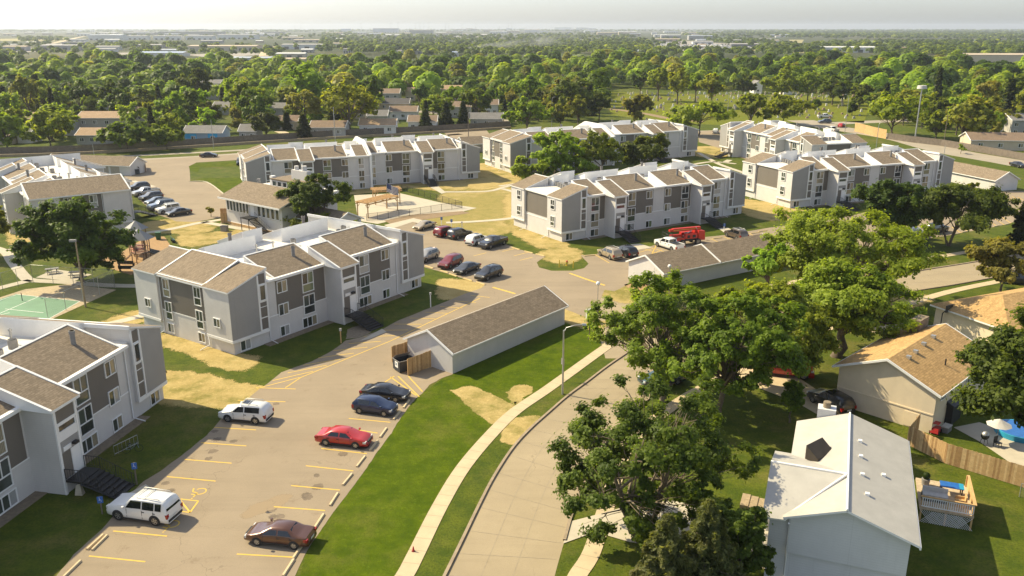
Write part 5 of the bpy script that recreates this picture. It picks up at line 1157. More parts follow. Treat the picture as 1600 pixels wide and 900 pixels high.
# clubhouse
def clubhouse():
    root = empty('clubhouse', (-53.0, 155.3, 0), R(-38), 'grey clubhouse with a row of tall windows, clerestory and black outside stair', 'clubhouse')
    L, D = 16.5, 12.5; mb = MB(); mb.box(0, L, 0, D, 0, 5.0); mb.build('wall', M['siding'], root)
    r = MB(); a = [(-.9, -.9, 4.85), (L + .6, -.9, 4.85), (L + .6, 5.2, 7.0), (-.9, 5.2, 7.0)]; r.prism(a, [(x, y, z + .2) for x, y, z in a], 1, 0); r.build('roof_slope', [M['shingle'], M['trim']], root)
    r = MB(); r.box(-.3, L + .3, 5.2, D + .3, 4.95, 6.2, 1, 0); r.build('flat_roof', [M['membrane'], M['trim']], root)
    c = MB(); c.box(7.2, 16.0, 5.25, 10, 6.2, 8.3, 0); c.build('clerestory', M['siding'], root)
    c = MB(); c.box(7, 16.2, 5.0, 10.2, 8.3, 8.5); c.build('roof_slope', M['shingle'], root)
    for i in range(5):
        o = put_window(root, (0, 5.22), (1, 0), 7.5 + i * 1.5, 7.15, 1.2, 1.0, 'single')
    F = Face((0, 0), 0)
    for i in range(7): F.win(root, .35 + i * .98, 2.6, .82, 2.0, 'single')
    for i in range(5): F.win(root, 9.6 + i * 1.3, 2.6, 1.0, 2.0, 'single')
    d = MB(); d.box(7.5, 8.7, -.06, 0, 2.45, 4.6); d.build('door', M['trim'], root)
    t = MB(); t.box(-.95, L + .65, -.98, -.9, 4.75, 5.05); t.box(0, L, -.08, 0, 0.0, .5, 0); t.build('trim', M['trim'], root)
    t = MB(); t.box(0.1, L - .1, -.14, -.08, 0.0, .45); t.build('base_board', M['wood'], root)
    ch = MB()
    ch.box(10.8, 15.2, 7, 8.3, 8.5, 10.2); ch.cyl(11.7, 7.6, 10.2, 10.9, .4, 8); ch.cyl(13.9, 7.6, 10.2, 11.1, .45, 8); ch.build('chimney', M['siding'], root)
    ch = MB(); ch.box(6.2, 7.0, 5.6, 6.4, 6.2, 8.8); ch.build('chimney', M['trim'], root); ch = MB(); ch.cyl(1.4, 6.6, 6.2, 7.6, .35, 10); ch.build('vent_pipe', M['ac'], root)
    s = MB(); s.box(7.0, 9.4, -2.0, 0, 2.25, 2.4)
    n = 12
    for i in range(n): s.box(9.4 + i * .36, 9.4 + (i + 1) * .36, -1.9, -.6, 2.4 - (i + 1) * .19, 2.46 - (i + 1) * .19)
    for y in (-1.9, -.6): s.tube([(9.3, y, 2.25), (9.4 + n * .36, y, 0.05)], .1, 4)
    for x in (7.1, 9.3): s.tube([(x, -1.9, 0), (x, -1.9, 2.3)], .07, 5)
    st = s.build('stair', M['black'], root)
    rl = MB()
    for y in (-1.95, -.55):
        rl.tube([(9.4, y, 3.4), (9.4 + n * .36, y, 1.1)], .03, 4)
        for i in range(10): rl.tube([(9.4 + i * .45, y, 2.3 - i * .235), (9.4 + i * .45, y, 3.4 - i * .235)], .018, 4)
    rl.tube([(7, -1.95, 3.4), (9.4, -1.95, 3.4)], .03, 4); rl.tube([(7, -1.95, 3.4), (7, -.05, 3.4)], .03, 4)
    for i in range(9): rl.tube([(7 + i * .3, -1.95, 2.4), (7 + i * .3, -1.95, 3.4)], .018, 4)
    rl.build('railing', M['black'], st)
    # side wing with columned porch
    w = MB(); w.box(L - .1, L + 5.0, 3.3, 9.2, 0, 2.9); w.build('wall', M['siding'], root)
    g = empty('porch', (L - .1, 3.0, 0)); g.parent = root
    gable(g, 10.0, 6.4, 2.9, 4.4, M['siding'], M['shingle'], M['trim'], walls=False)
    for x, y in ((5.4, .3), (7.6, .3), (9.7, .3), (9.7, 6.1), (7.6, 6.1)):
        c = MB(); c.box(x - .24, x + .24, y - .24, y + .24, 0, 2.9); c.build('column', M['trim'], g)
    f = MB(); q = [(9.9, -.2, 2.85), (9.9, 6.6, 2.85), (9.9, 3.2, 4.3)]; f.prism(q, [(x + .08, y, z) for x, y, z in q]); f.build('gable_end', M['siding'], g)
clubhouse()
# white roofed house
M['shingle_white'] = var_mat('pale_shingles', (0.41, 0.39, 0.35), 0.08, 0.8, 0.9); M['shingle_tan'] = shingles('tan_shingles', (0.43, 0.275, 0.12)); M['stucco'] = var_mat('cream_panel_wall', (0.7, 0.585, 0.42), 0.07, .7, 0.85)
M['roofhatch'] = var_mat('dark_brown_hatch', (.045, .035, .026), .2, 2, .8)
M['siding_white'] = siding('white_siding', (0.6, 0.6, 0.6))
def white_house():
    root = empty('white_house', (20.62, 46.02, 0), R(68.6), 'white sided house with pale shingled roof and a deck, nearest the camera', 'house')
    b = MB(); b.box(.45, 14.4, -3.8, 3.3, 2.5, 5.0)
    for x in (.45, 14.4):
        q = [(x, -3.8, 5.0), (x, 3.3, 5.0), (x, -.05, 6.35)]; b.face(q if x > 1 else q[::-1])
    b.build('wall', M['siding_white'], root)
    b = MB(); b.box(.65, 14.3, -3.7, 3.2, 0, 2.5); b.build('wall', M['siding_white'], root)
    b = MB(); b.box(.7, 9.0, 3.2, 4.5, 0, 5.0); q = [(.7, 4.5, 5.0), (9.0, 4.5, 5.0), (4.6, 4.5, 6.3)]; b.face(q[::-1]); b.build('garage_wing', M['siding_white'], root)
    def slab(name, q, m=M['shingle_white'], t=.14):
        q = [Vector(p) for p in q]; n = (q[1] - q[0]).cross(q[-1] - q[0]).normalized()
        if n.z < 0: q = q[::-1]; n = -n
        mb = MB(); mb.prism(q, [p + n * t for p in q], 1, 0); return mb.build(name, [m, M['trim']], root)
    k = 1.5 / 4.23; zz = lambda v: 6.42 - k * abs(v)
    slab('roof_slope', [(0, -4.25, zz(4.25)), (14.85, -4.25, zz(4.25)), (14.85, 0, 6.42), (0, 0, 6.42)])
    slab('roof_slope', [(0, 3.65, zz(3.65)), (0, 0, 6.42), (4.5, 0, 6.42), (.25, 3.65, zz(3.65) + .01)])
    slab('roof_slope', [(14.85, 3.75, zz(3.75)), (14.85, 0, 6.42), (4.5, 0, 6.42), (9.0, 3.75, zz(3.75))])
    ru = 4.6
    slab('roof_slope', [(ru, .05, 6.47), (ru, 4.95, 6.47), (-.1, 4.95, 4.95), (0.05, 3.55, 4.97)])
    slab('roof_slope', [(ru, .05, 6.47), (ru, 4.95, 6.47), (9.35, 4.95, 4.95), (9.3, 3.6, 4.97)])
    t = MB()
    t.tube([(4.55, .1, 6.64), (.1, 3.62, 5.17)], .09, 5); t.tube([(ru, .1, 6.66), (ru, 4.95, 6.62)], .09, 5); t.tube([(0, 0, 6.6), (14.85, 0, 6.6)], .08, 5)
    t.box(0, 14.85, -4.36, -4.25, 4.8, 5.0); t.build('trim', M['trim'], root)
    for u, v in ((3.2, -1.2), (5.6, -.9), (8.2, -.8), (10.6, -.75), (7.0, -2.3)):
        x = MB(); x.box(u - .13, u + .13, v - .13, v + .13, zz(v) + .1, zz(v) + .3, 0); x.build('roof_vent', M['trim'], root)
    h = MB(); d = Vector((.86, -.5, 0)); e = Vector((.5, .86, 0)); c0 = Vector((8.3, 1.9, 5.7)); q = [c0 - d - e * .5, c0 + d - e * .5, c0 + d + e * .5, c0 - d + e * .5]; up_z = Vector((0, 0, 1))
    h.prism(q, [q[0] + up_z * .35, q[1] + up_z * .35, q[2] + up_z * 1.05, q[3] + up_z * 1.05]); h.build('roof_hatch', M['roofhatch'], root)
    c = MB(); c.box(14.95, 16.0, 1.0, 2.35, 0, 6.5); c.build('chimney', M['siding_white'], root); c = MB(); c.cyl(15.5, 1.7, 6.5, 6.95, .3, 10); c.build('chimney_pot', M['rock'], root)
    F = Face((14.4 + .001, -3.8), math.pi); Fs = Face((.45, -3.8), 0)
    for x in (2.2, 6.5, 11.2): Fs.win(root, x, 3.1, 1.5, 1.2, 'pair')
    Fl = Face((9.0, 4.5), math.pi); d = MB(); Fl.box(d, 1.2, 6.4, 0, .05, .05, 2.3); d.build('garage_door', M['trim'], root)
    g = MB(); g.tube([(0, 3.3, 4.9), (.5, 3.25, 4.6), (.5, 3.25, .2)], .06, 5); g.build('downspout', M['trim'], root)
white_house()
def tan_house():
    a = R(44); root = empty('tan_house', (33.6 - 5.1 * math.cos(a - math.pi / 2) * 1.0, 72.2 - 5.1 * math.sin(a - math.pi / 2), 0), a, 'cream house with a tan shingled gable roof and roof vents', 'house')
    root.location = Vector((30.9, 75.6, 0)) + Vector((math.cos(a), math.sin(a), 0)) * .5
    r = empty('main_block', (0, -9.2, 0)); r.parent = root
    gable(r, 13.2, 9.0, 4.0, 5.9, M['stucco'], M['shingle_tan'], M['trim'], .5, .45)
    t = MB(); t.box(-.06, 0, .05, 8.95, 1.75, 1.87); t.box(-.05, 0, 1.2, 2.5, .1, 1.5); t.build('trim', M['stucco'], r)
    for x, y in ((2.2, 3.6), (4.0, 3.7), (6.4, 3.9), (9.0, 4.0)):
        q = MB(); z = 4.0 + 1.9 * y / 4.5 + .12; q.box(x - .2, x + .2, y - .2, y + .2, z, z + .28); q.build('roof_vent', M['metal'], r)
    for x, y in ((5.4, 1.4), (7.6, 1.0)):
        q = MB(); z = 4.0 + 1.9 * y / 4.5; q.cyl(x, y, z, z + .75, .07, 8); q.build('vent_pipe', M['black'], r)
    q = MB(); q.box(11.4, 13.6, 6.2, 7.2, 3.5, 6.4); q.build('chimney', M['rock'], r)
    F = Face((0, 0), 0); F.win(r, 1.0, 2.9, 1.3, .6, 'single'); F.win(r, 7.5, 2.4, 1.6, 1.1, 'pair')
tan_house()
def hip_house(name, c, ang, L, Wd, ez, rz, wall, roof, label, cat='house', group=None, ov=.5):
    root = empty(name, (c[0], c[1], 0), ang, label, cat, group)
    b = MB(); b.box(-L / 2, L / 2, -Wd / 2, Wd / 2, 0, ez); b.build('wall', wall, root)
    e = Wd / 2 + ov; x0, x1 = -L / 2 - ov, L / 2 + ov; i = e
    for q in ([(x0, -e, ez), (x1, -e, ez), (x1 - i, 0, rz), (x0 + i, 0, rz)], [(x1, e, ez), (x0, e, ez), (x0 + i, 0, rz), (x1 - i, 0, rz)], [(x0, e, ez), (x0, -e, ez), (x0 + i, 0, rz)], [(x1, -e, ez), (x1, e, ez), (x1 - i, 0, rz)]):
        m = MB(); m.face([(x, y, z + .12) for x, y, z in q]); m.build('roof_slope', roof, root)
    t = MB(); t.box(x0, x1, -e, e, ez - .08, ez + .11); t.build('trim', M['trim'], root); return root
hh = hip_house('tan_house', (60.8, 96.5), R(24), 17, 9.5, 2.9, 4.9, M['stucco'], M['shingle_tan'], 'cream house with tan hip roof cut by the picture edge')
q = MB(); q.box(-3.2, -2.2, -5.9, -4.9, 0, 3.9); q.build('chimney', M['siding_white'], hh)
M['boards'] = var_mat('cedar_board_fence', (.47, .3, .135), .15, 4.0, .85)
M['boards_pale'] = var_mat('pale_cedar_board', (.56, .38, .19), .2, 4.0, .85); M['boards_brown'] = var_mat('brown_cedar_board', (.34, .2, .085), .2, 4.0, .85)
M['deckwood'] = var_mat('pale_deck_boards', (.46, .36, .24), .2, 4.0, .85)
# ---------------------------------------------------------------- fences, deck and things in the back gardens
def board_fence(name, pts, h, label, mat='boards', gap=0.0, post=None, world=False, group=None, z0=0.03):
    pts = [Vector((p[0], p[1], 0)) for p in pts] if world else [P(*p) for p in pts]
    root = empty(name, pts[0], 0, label, 'fence', group); o = pts[0]
    bd = MB(); ps = MB(); total = sum((b - a).length for a, b in zip(pts, pts[1:]))
    for a, b in zip(pts, pts[1:]):
        d = b - a; L = d.length; u = d.normalized(); n = max(1, int(L / .16)) if h < 3 and L < 60 else max(1, int(L / .5)); w = L / n
        for i in range(n):
            c = a + u * (i + .5) * w - o; bd.obox(c, u, w * (.94 if not gap else 1 - gap), .025, z0, h + rng.uniform(-.03, .03), rng.choice((0, 0, 1, 2)))
        if total < 120:
            for i in range(int(L / 2.4) + 1):
                c = a + u * min(L, i * 2.4) - o + Vector((-u.y, u.x, 0)) * .07; q = MB(); q.obox(c, u, .1, .1, 0, h + (.05 if post else -.05)); q.build('fence_post', M[mat], root)
        for z in (.35, h - .3): ps.obox((a + b) / 2 - o + Vector((-u.y, u.x, 0)) * .045, u, L, .05, z, z + .09)
    bd.build('board_panel', [M[mat], M['boards_pale'], M['boards_brown']] if mat == 'boards' else M[mat], root); ps.build('rail', M[mat], root); return root
board_fence('board_fence', [(34.75, 67.0), (36.3, 63.9), (40.6, 60.0), (52, 49)], 1.85, 'new cedar board fence between the white house and the pool garden', world=True)
board_fence('board_fence', [(34.6, 67.1), (36.6, 69.6)], 1.9, 'short cedar fence closing the gap beside the cream house', world=True)
def chain_fence(name, pts, h, label, post_step=3.0, mat='metal', world=False, rails=1):
    pts = [Vector((p[0], p[1], 0)) for p in pts] if world else [P(*p) for p in pts]
    root = empty(name, pts[0], 0, label, 'fence'); o = pts[0]; rl = MB(); me = MB()
    for a, b in zip(pts, pts[1:]):
        L = (b - a).length; n = max(1, round(L / post_step))
        for i in range(n + 1):
            c = a.lerp(b, i / n) - o; ps = MB(); ps.tube([c, c + Vector((0, 0, h))], .035 if mat == 'metal' else .04, 5); ps.build('post', M[mat], root)
        for z in ([h] if rails == 1 else [h, .1]): rl.tube([a - o + Vector((0, 0, z)), b - o + Vector((0, 0, z))], .025, 4)
        me.face([a - o + Vector((0, 0, .05)), b - o + Vector((0, 0, .05)), b - o + Vector((0, 0, h)), a - o + Vector((0, 0, h))])
    rl.build('rail', M[mat], root); me.build('wire_mesh', M['wire'] if mat == 'metal' else M['pickets'], root); return root
def wire(name, col, fac, scale):
    k = N(name); x = k.n('ShaderNodeSeparateXYZ'); k.l(k.obj(), x.inputs[0])
    tr = k.n('ShaderNodeBsdfTransparent'); mx = k.n('ShaderNodeMixShader', i_Fac=fac); k.b.inputs['Base Color'].default_value = (*col, 1); k.b.inputs['Roughness'].default_value = .5
    k.l(tr.outputs[0], mx.inputs[1]); k.l(k.b.outputs[0], mx.inputs[2]); k.l(mx.outputs[0], k.t.nodes['Material Output'].inputs['Surface']); return k.m
M['wire'] = wire('chain_link_wire', (.35, .35, .33), .14, 1); M['pickets'] = wire('fine_black_fence_mesh', (.02, .02, .02), .22, 1)
chain_fence('chain_link_fence', [(39.5, 58.6), (43.5, 54.6), (51, 47.5)], 1.2, 'low wire fence in front of the cedar boards', world=True)
chain_fence('chain_link_fence', [(-30, 470), (5, 455), (52, 441), (180, 450), (75, 498)], 2.6, 'tall wire fence around the green court')
chain_fence('pool_fence', [(628, 297.5), (722, 325.5), (690, 329.5), (640, 337.5), (573, 345)], 1.35, 'black metal fence around the pool terrace', 2.4, 'black', rails=2)
def deck():
    a = R(68.6); root = empty('deck', Vector((30.0, 55.2, 0)), a - math.pi / 2, 'raised timber deck with white balusters and lattice skirt behind the white house', 'deck')
    # x to the right (away from the house), y back
    b = MB(); b.box(0, 3.6, 0, 4.6, 1.05, 1.2); b.build('deck_floor', M['deckwood'], root)
    for x, y in ((.15, .1), (3.5, .1), (3.5, 4.5), (1.8, .1)):
        p = MB(); p.box(x - .06, x + .06, y - .06, y + .06, 0, 2.15); p.build('post', M['wood'], root)
    r = MB(); r.box(0, 3.66, -.06, .08, 2.1, 2.16); r.box(3.5, 3.66, .08, 4.6, 2.1, 2.16); r.build('top_rail', M['wood'], root)
    w = MB(); w.box(.1, 3.5, 0, .05, 1.3, 1.36); w.box(.1, 3.5, 0, .05, 1.98, 2.04)
    for i in range(24): x = .15 + i * .145; w.box(x, x + .05, 0.005, .045, 1.36, 1.98)
    w.build('balustrade', M['trim'], root)
    w = MB(); w.box(3.54, 3.58, .1, 4.5, 1.25, 2.05); w.build('side_screen', M['wood'], root)
    w = MB()
    for i in range(26):
        x = .1 + i * .15; w.face([(x, -.03, .03), (x + .04, -.03, .03), (min(3.6, x + .9) + .0, -.03, 1.03), (min(3.56, x + .86), -.03, 1.03)]) if x < 2.7 else None
        x = .9 + i * .15; w.face([(x, -.025, .03), (x + .04, -.025, .03), (x - .83, -.025, 1.03), (x - .87, -.025, 1.03)]) if x < 3.6 else None
    w.build('lattice', M['trim'], root)
    return root
dk = deck(); DM = Matrix.Translation(dk.location) @ Matrix.Rotation(dk.rotation_euler.z, 4, 'Z')
def on_deck(name, x, y, z=1.2): v = DM @ Vector((x, y, z)); return v, dk.rotation_euler.z
M['blue'] = var_mat('blue_plastic', (0.02, 0.12, 0.4), .15, 3, .4); M['cyan'] = var_mat('turquoise_vinyl', (0.03, .3, .48), .15, 2, .35); M['cushion'] = var_mat('pale_cushion', (.5, .48, .45), .1, 3, .9); M['redplastic'] = var_mat('red_plastic', (.45, .03, .03), .12, 3, .45)
def simple(name, loc, rz, label, cat, parts, group=None):
    root = empty(name, loc, rz, label, cat, group)
    for nm, fn, mat in parts:
        mb = MB(); fn(mb); mb.build(nm, mat if isinstance(mat, list) else M[mat], root)
    return root
v, rz = on_deck('t', 2.3, 2.9); simple('table', v, rz, 'table with a bright blue cover on the deck', 'table', [('tabletop', lambda m: m.box(-.8, .8, -.45, .45, .68, .74), 'blue'), ('runner', lambda m: m.box(.5, .82, -.46, .46, .742, .75), 'cyan')] + [('leg', lambda m, x=x, y=y: m.box(x - .04, x + .04, y - .04, y + .04, 0, .68), 'black') for x in (-.7, .7) for y in (-.38, .38)])
v, rz = on_deck('s', 1.1, 1.5); simple('sofa', v, rz, 'outdoor sofa with pale cushions on the deck', 'sofa', [('frame', lambda m: m.box(-.9, .9, -.4, .4, 0, .38), 'black'), ('seat', lambda m: m.box(-.86, .86, -.36, .3, .38, .5), 'cushion'), ('backrest', lambda m: m.box(-.86, .86, .3, .42, .38, .85), 'cushion')])
v, rz = on_deck('s', 2.8, 1.3); simple('armchair', v, rz, 'wicker armchair in the corner of the deck', 'armchair', [('seat', lambda m: m.box(-.35, .35, -.35, .35, 0, .42), 'wood'), ('backrest', lambda m: m.box(.27, .37, -.37, .37, .42, .9), 'wood'), ('armrest', lambda m: m.box(-.35, .3, -.37, -.27, .42, .62), 'wood'), ('armrest', lambda m: m.box(-.35, .3, .27, .37, .42, .62), 'wood')])
v, rz = on_deck('s', .6, 3.6); simple('planter', v, rz, 'grey planter with a dark plant beside the deck door', 'planter', [('pot', lambda m: m.cyl(0, 0, 0, .55, .25, 10, r1=.32), 'ac'), ('plant', lambda m: m.ball(0, 0, .8, .3, 0, 8), 'leaf_dark')])
simple('garden_shed', (40.6, 72.6, 0), R(44), 'black garden shed with white double doors beside the cream house', 'shed', [('wall', lambda m: m.box(-1.3, 1.0, -.9, .9, 0, 1.9), 'black'), ('roof', lambda m: m.prism([(-1.45, -1.05, 1.9), (1.15, -1.05, 1.9), (1.15, 1.05, 1.9), (-1.45, 1.05, 1.9)], [(-1.45, -.1, 2.35), (1.15, -.1, 2.35), (1.15, .1, 2.35), (-1.45, .1, 2.35)]), 'black'), ('door', lambda m: m.box(1.0, 1.04, -.75, -.02, .05, 1.8), 'trim'), ('door', lambda m: m.box(1.0, 1.04, .02, .75, .05, 1.8), 'trim')])
simple('toy_car', (38.2, 69.6, 0), R(50), 'red plastic ride-on toy by the shed', 'toy', [('body', lambda m: m.prism([(-.6, -.35, .15), (.6, -.35, .15), (.6, .35, .15), (-.6, .35, .15)], [(-.5, -.3, .6), (.5, -.3, .5), (.5, .3, .5), (-.5, .3, .6)]), 'redplastic'), ('roof', lambda m: m.box(-.45, .2, -.3, .3, 1.0, 1.06), 'redplastic')] + [('wheel', lambda m, x=x, y=y: m.box(x - .16, x + .16, y - .05, y + .05, 0, .32), 'black') for x in (-.4, .4) for y in (-.36, .36)])
simple('storage_bin', (39.3, 69.9, 0), R(44), 'pale storage bin beside the red toy', 'bin', [('box', lambda m: m.box(-.5, .5, -.3, .3, 0, .5), 'ac'), ('lid', lambda m: m.box(-.53, .53, -.33, .33, .5, .57), 'cushion')])
sheet('pool_deck', [(1490, 668), (1530, 660), (1620, 690), (1620, 740), (1585, 728), (1530, 690)], Z3, M['path'])
pp = P(1592, 678); simple('paddling_pool', pp, 0, 'bright blue round garden pool under the tree at the picture edge', 'pool', [('wall', lambda m: m.cyl(0, 0, 0, .5, 2.0, 28), 'cyan'), ('water', lambda m: m.cyl(0, 0, .501, .51, 1.85, 28), 'blue')])
pp = P(1556, 692); simple('sun_umbrella', pp, 0, 'cream garden umbrella beside the blue pool', 'umbrella', [('pole', lambda m: m.tube([(0, 0, 0), (0, 0, 2.3)], .03, 6), 'metal'), ('canopy', lambda m: m.cyl(0, 0, 1.75, 2.3, 1.05, 8, r1=.05), 'cushion')])
pp = P(1537, 694)
for dx, dy, lb in ((0, 0, 'black round grill with silver lid beside the garden umbrella'), (.9, -.5, 'dark garden chair on the pale pool paving')):
    if 'grill' in lb: simple('grill', pp, 0, lb, 'grill', [('bowl', lambda m: m.ball(0, 0, .8, .35, 0, 10), 'black'), ('lid', lambda m: m.ball(0, 0, .9, .33, 0, 10), 'metal')] + [('leg', lambda m, t=t: m.tube([(.2 * math.cos(t), .2 * math.sin(t), .6), (.36 * math.cos(t), .36 * math.sin(t), 0)], .025, 4), 'black') for t in (0, 2.1, 4.2)])
    else: simple('garden_chair', pp + Vector((dx, dy, 0)), .5, lb, 'chair', [('seat', lambda m: m.box(-.25, .25, -.25, .25, .38, .44), 'black'), ('backrest', lambda m: m.box(-.25, .25, .2, .26, .44, .95), 'black')] + [('leg', lambda m, x=x, y=y: m.box(x - .02, x + .02, y - .02, y + .02, 0, .38), 'black') for x in (-.22, .22) for y in (-.22, .22)])
pp = P(1468, 519); simple('basketball_hoop', pp, R(-60), 'dark basketball hoop over the driveway of the cream house', 'basketball hoop', [('pole', lambda m: m.tube([(0, 0, 0), (0, 0, 2.4), (.7, 0, 3.2)], .07, 6), 'black'), ('backboard', lambda m: m.box(.7, .76, -.6, .6, 2.8, 3.6), 'glass'), ('frame', lambda m: (m.box(.69, .78, -.64, -.58, 2.78, 3.62), m.box(.69, .78, .58, .64, 2.78, 3.62), m.box(.69, .78, -.6, .6, 3.56, 3.63), m.box(.69, .78, -.6, .6, 2.77, 2.83)), 'black'), ('hoop', lambda m: m.tube([(1.0 + .22 * math.cos(t * .7), .22 * math.sin(t * .7), 3.0) for t in range(10)], .015, 4), 'redplastic')])
M['timberwall'] = var_mat('sandy_timber', (.34, .26, .16), .2, 1.5, .9, fine=4)
pp = P(1183, 790); simple('retaining_steps', pp, R(68), 'short run of sandy stone steps by the corner of the white house', 'steps', [('step', lambda m, i=i: m.box(-.9, .9, -1.2 + i * .6, -.6 + i * .6, 0, .12 + i * .07), 'timberwall') for i in range(4)])
# dumpsters and pens
def dumpster(loc, rz, label):
    r = empty('dumpster', loc, rz, label, 'dumpster', 'dumpsters')
    b = MB(); L, Wd, H = 1.9, 1.5, 1.25; o = [(-L / 2, -Wd / 2), (L / 2, -Wd / 2), (L / 2, Wd / 2), (-L / 2, Wd / 2)]
    b.prism([(x, y, .12) for x, y in o], [(x, y, .14) for x, y in o]); t = .06
    for x0, x1, y0, y1 in ((-L / 2, L / 2, -Wd / 2, -Wd / 2 + t), (-L / 2, L / 2, Wd / 2 - t, Wd / 2), (-L / 2, -L / 2 + t, -Wd / 2 + t, Wd / 2 - t), (L / 2 - t, L / 2, -Wd / 2 + t, Wd / 2 - t)): b.box(x0, x1, y0, y1, .14, H)
    b.build('container', M['dump'], r)
    e = MB()
    for x0, x1, y0, y1 in ((-L / 2 - .04, L / 2 + .04, -Wd / 2 - .04, -Wd / 2 + .02), (-L / 2 - .04, L / 2 + .04, Wd / 2 - .02, Wd / 2 + .04), (-L / 2 - .04, -L / 2 + .02, -Wd / 2, Wd / 2), (L / 2 - .02, L / 2 + .04, -Wd / 2, Wd / 2)): e.box(x0, x1, y0, y1, H, H + .06)
    e.build('rim', M['ac'], r)
    l = MB(); l.prism([(-L / 2, Wd / 2 - .1, H + .08), (L / 2, Wd / 2 - .1, H + .08), (L / 2, Wd / 2 - .6, H + .5), (-L / 2, Wd / 2 - .6, H + .5)], [(-L / 2, Wd / 2 - .1, H + .12), (L / 2, Wd / 2 - .1, H + .12), (L / 2, Wd / 2 - .6, H + .54), (-L / 2, Wd / 2 - .6, H + .54)]); l.build('lid', M['ac'], r)
    s = MB(); s.box(-L / 2 - .012, -L / 2, -.4, .25, .5, 1.15); s.build('sign', M['trim'], r)
    s = MB(); s.box(-L / 2 - .02, -L / 2 - .012, -.2, .1, .72, 1.0); s.build('emblem', M['bluegreysign'], r)
    return r
M['dump'] = var_mat('dark_blue_grey_steel', (.028, .036, .048), .25, 2, .5); M['bluegreysign'] = var_mat('grey_blue_print', (.2, .26, .32), .1, 4, .6)
dumpster((-11.5, 84.4, GZ), R(35), 'open dark dumpster with raised lid in the pen beside the long garage')
board_fence('dumpster_pen', [(-13.0, 86.4), (-10.6, 88.6)], 1.9, 'cedar screen behind the open dumpster', world=True, group='dumpster screens')
board_fence('dumpster_pen', [(-10.84, 82.71), (-8.6, 85.3)], 1.9, 'cedar screen between the open dumpster and the yellow stripes', world=True, group='dumpster screens')
pp = P(212, 272); dumpster((pp.x, pp.y, 0), R(20), 'dark dumpster in the far left lot beside the garage with beige doors')
board_fence('dumpster_pen', [(204, 262), (226, 262), (228, 269)], 1.9, 'orange brown cedar screen around the far left dumpster', group='dumpster screens')
board_fence('timber_pen', [(346, 349), (364, 348), (363, 340), (345, 341), (346, 349)], 1.9, 'square pale timber enclosure at the corner of the clubhouse')
# red telehandler
M['yellowpost'] = var_mat('yellow_post_paint', (.6, .42, .04), .15, 4, .6)
M['liftred'] = var_mat('red_machine_paint', (.5, .03, .02), .12, 1.5, .35)
def lift():
    a, b = P(1052, 386), P(1104, 381); u = (b - a).normalized(); root = empty('boom_lift', (a + b) / 2 + Vector((-u.y, u.x, 0)) * 1.1, math.atan2(u.y, u.x), 'red telescopic lift machine with big tyres beside the white pickup', 'lift machine'); z = GZ; root.location.z = z
    m = MB(); m.box(-2.2, 2.2, -.8, .8, .7, 1.1); m.build('chassis', M['plastic'], root)
    m = MB(); m.prism([(1.5, -1.15, .75), (2.8, -1.15, .75), (2.8, 1.15, .75), (1.5, 1.15, .75)], [(1.5, -1.15, 2.45), (2.7, -1.15, 2.3), (2.7, 1.15, 2.3), (1.5, 1.15, 2.45)]); m.build('counterweight', M['liftred'], root)
    for y0, y1 in ((-1.1, -.35), (.35, 1.1)):
        m = MB(); m.box(-.9, 1.3, y0, y1, 1.15, 1.95); m.build('engine_cover', M['liftred'], root)
    m = MB(); m.box(-.6, -.1, -1.13, -1.1, 1.3, 1.75); m.box(.4, 1.0, -1.13, -1.1, 1.3, 1.75); m.build('vent_grille', M['plastic'], root)
    m = MB(); m.box(-2.9, 2.4, -.28, .28, 2.35, 2.85); m.build('boom', M['liftred'], root)
    m = MB(); m.box(-3.5, -2.9, -.18, .18, 2.4, 2.75); m.box(-3.3, -1.2, -.2, .2, 1.4, 1.8); m.build('boom_extension', M['liftred'], root)
    m = MB(); m.tube([(-1.0, -.35, 1.5), (.6, -.35, 2.35)], .08, 6); m.tube([(1.6, -.5, 2.45), (1.3, -.5, 2.9)], .05, 5); m.build('hydraulic_ram', M['metal'], root)
    m = MB(); m.box(-2.8, 2.3, -.29, -.285, 2.55, 2.63); m.build('marking_stripe', M['yellowpost'], root)
    m = MB(); m.prism([(-2.5, -1.1, .9), (-1.1, -1.1, .9), (-1.1, -.8, .9), (-2.5, -.8, .9)], [(-2.3, -1.1, 1.5), (-1.1, -1.1, 1.3), (-1.1, -.8, 1.3), (-2.3, -.8, 1.5)]); m.build('mudguard', M['liftred'], root)
    m = MB(); m.cyl(0, 0, 1.25, 1.95, .5, 12); m.build('turntable', M['plastic'], root)
    m = MB(); bx = (-4.2, -3.4, -1.0, 1.0)
    for x in bx[:2]:
        for y in bx[2:]: m.tube([(x, y, 1.1), (x, y, 2.2)], .04, 4)
    for zz in (1.15, 1.7, 2.2):
        m.tube([(bx[0], bx[2], zz), (bx[1], bx[2], zz), (bx[1], bx[3], zz), (bx[0], bx[3], zz), (bx[0], bx[2], zz)], .035, 4)
    m.box(bx[0], bx[1], bx[2], bx[3], 1.06, 1.12); m.build('work_basket', M['plastic'], root)
    tm, rm = wheel_meshes(.55, .42)
    for x in (-1.5, 1.45):
        for y in (-1.1, 1.1): t = link('wheel', tm, root, (x, y, .55)); link('rim', rm, t)
lift()
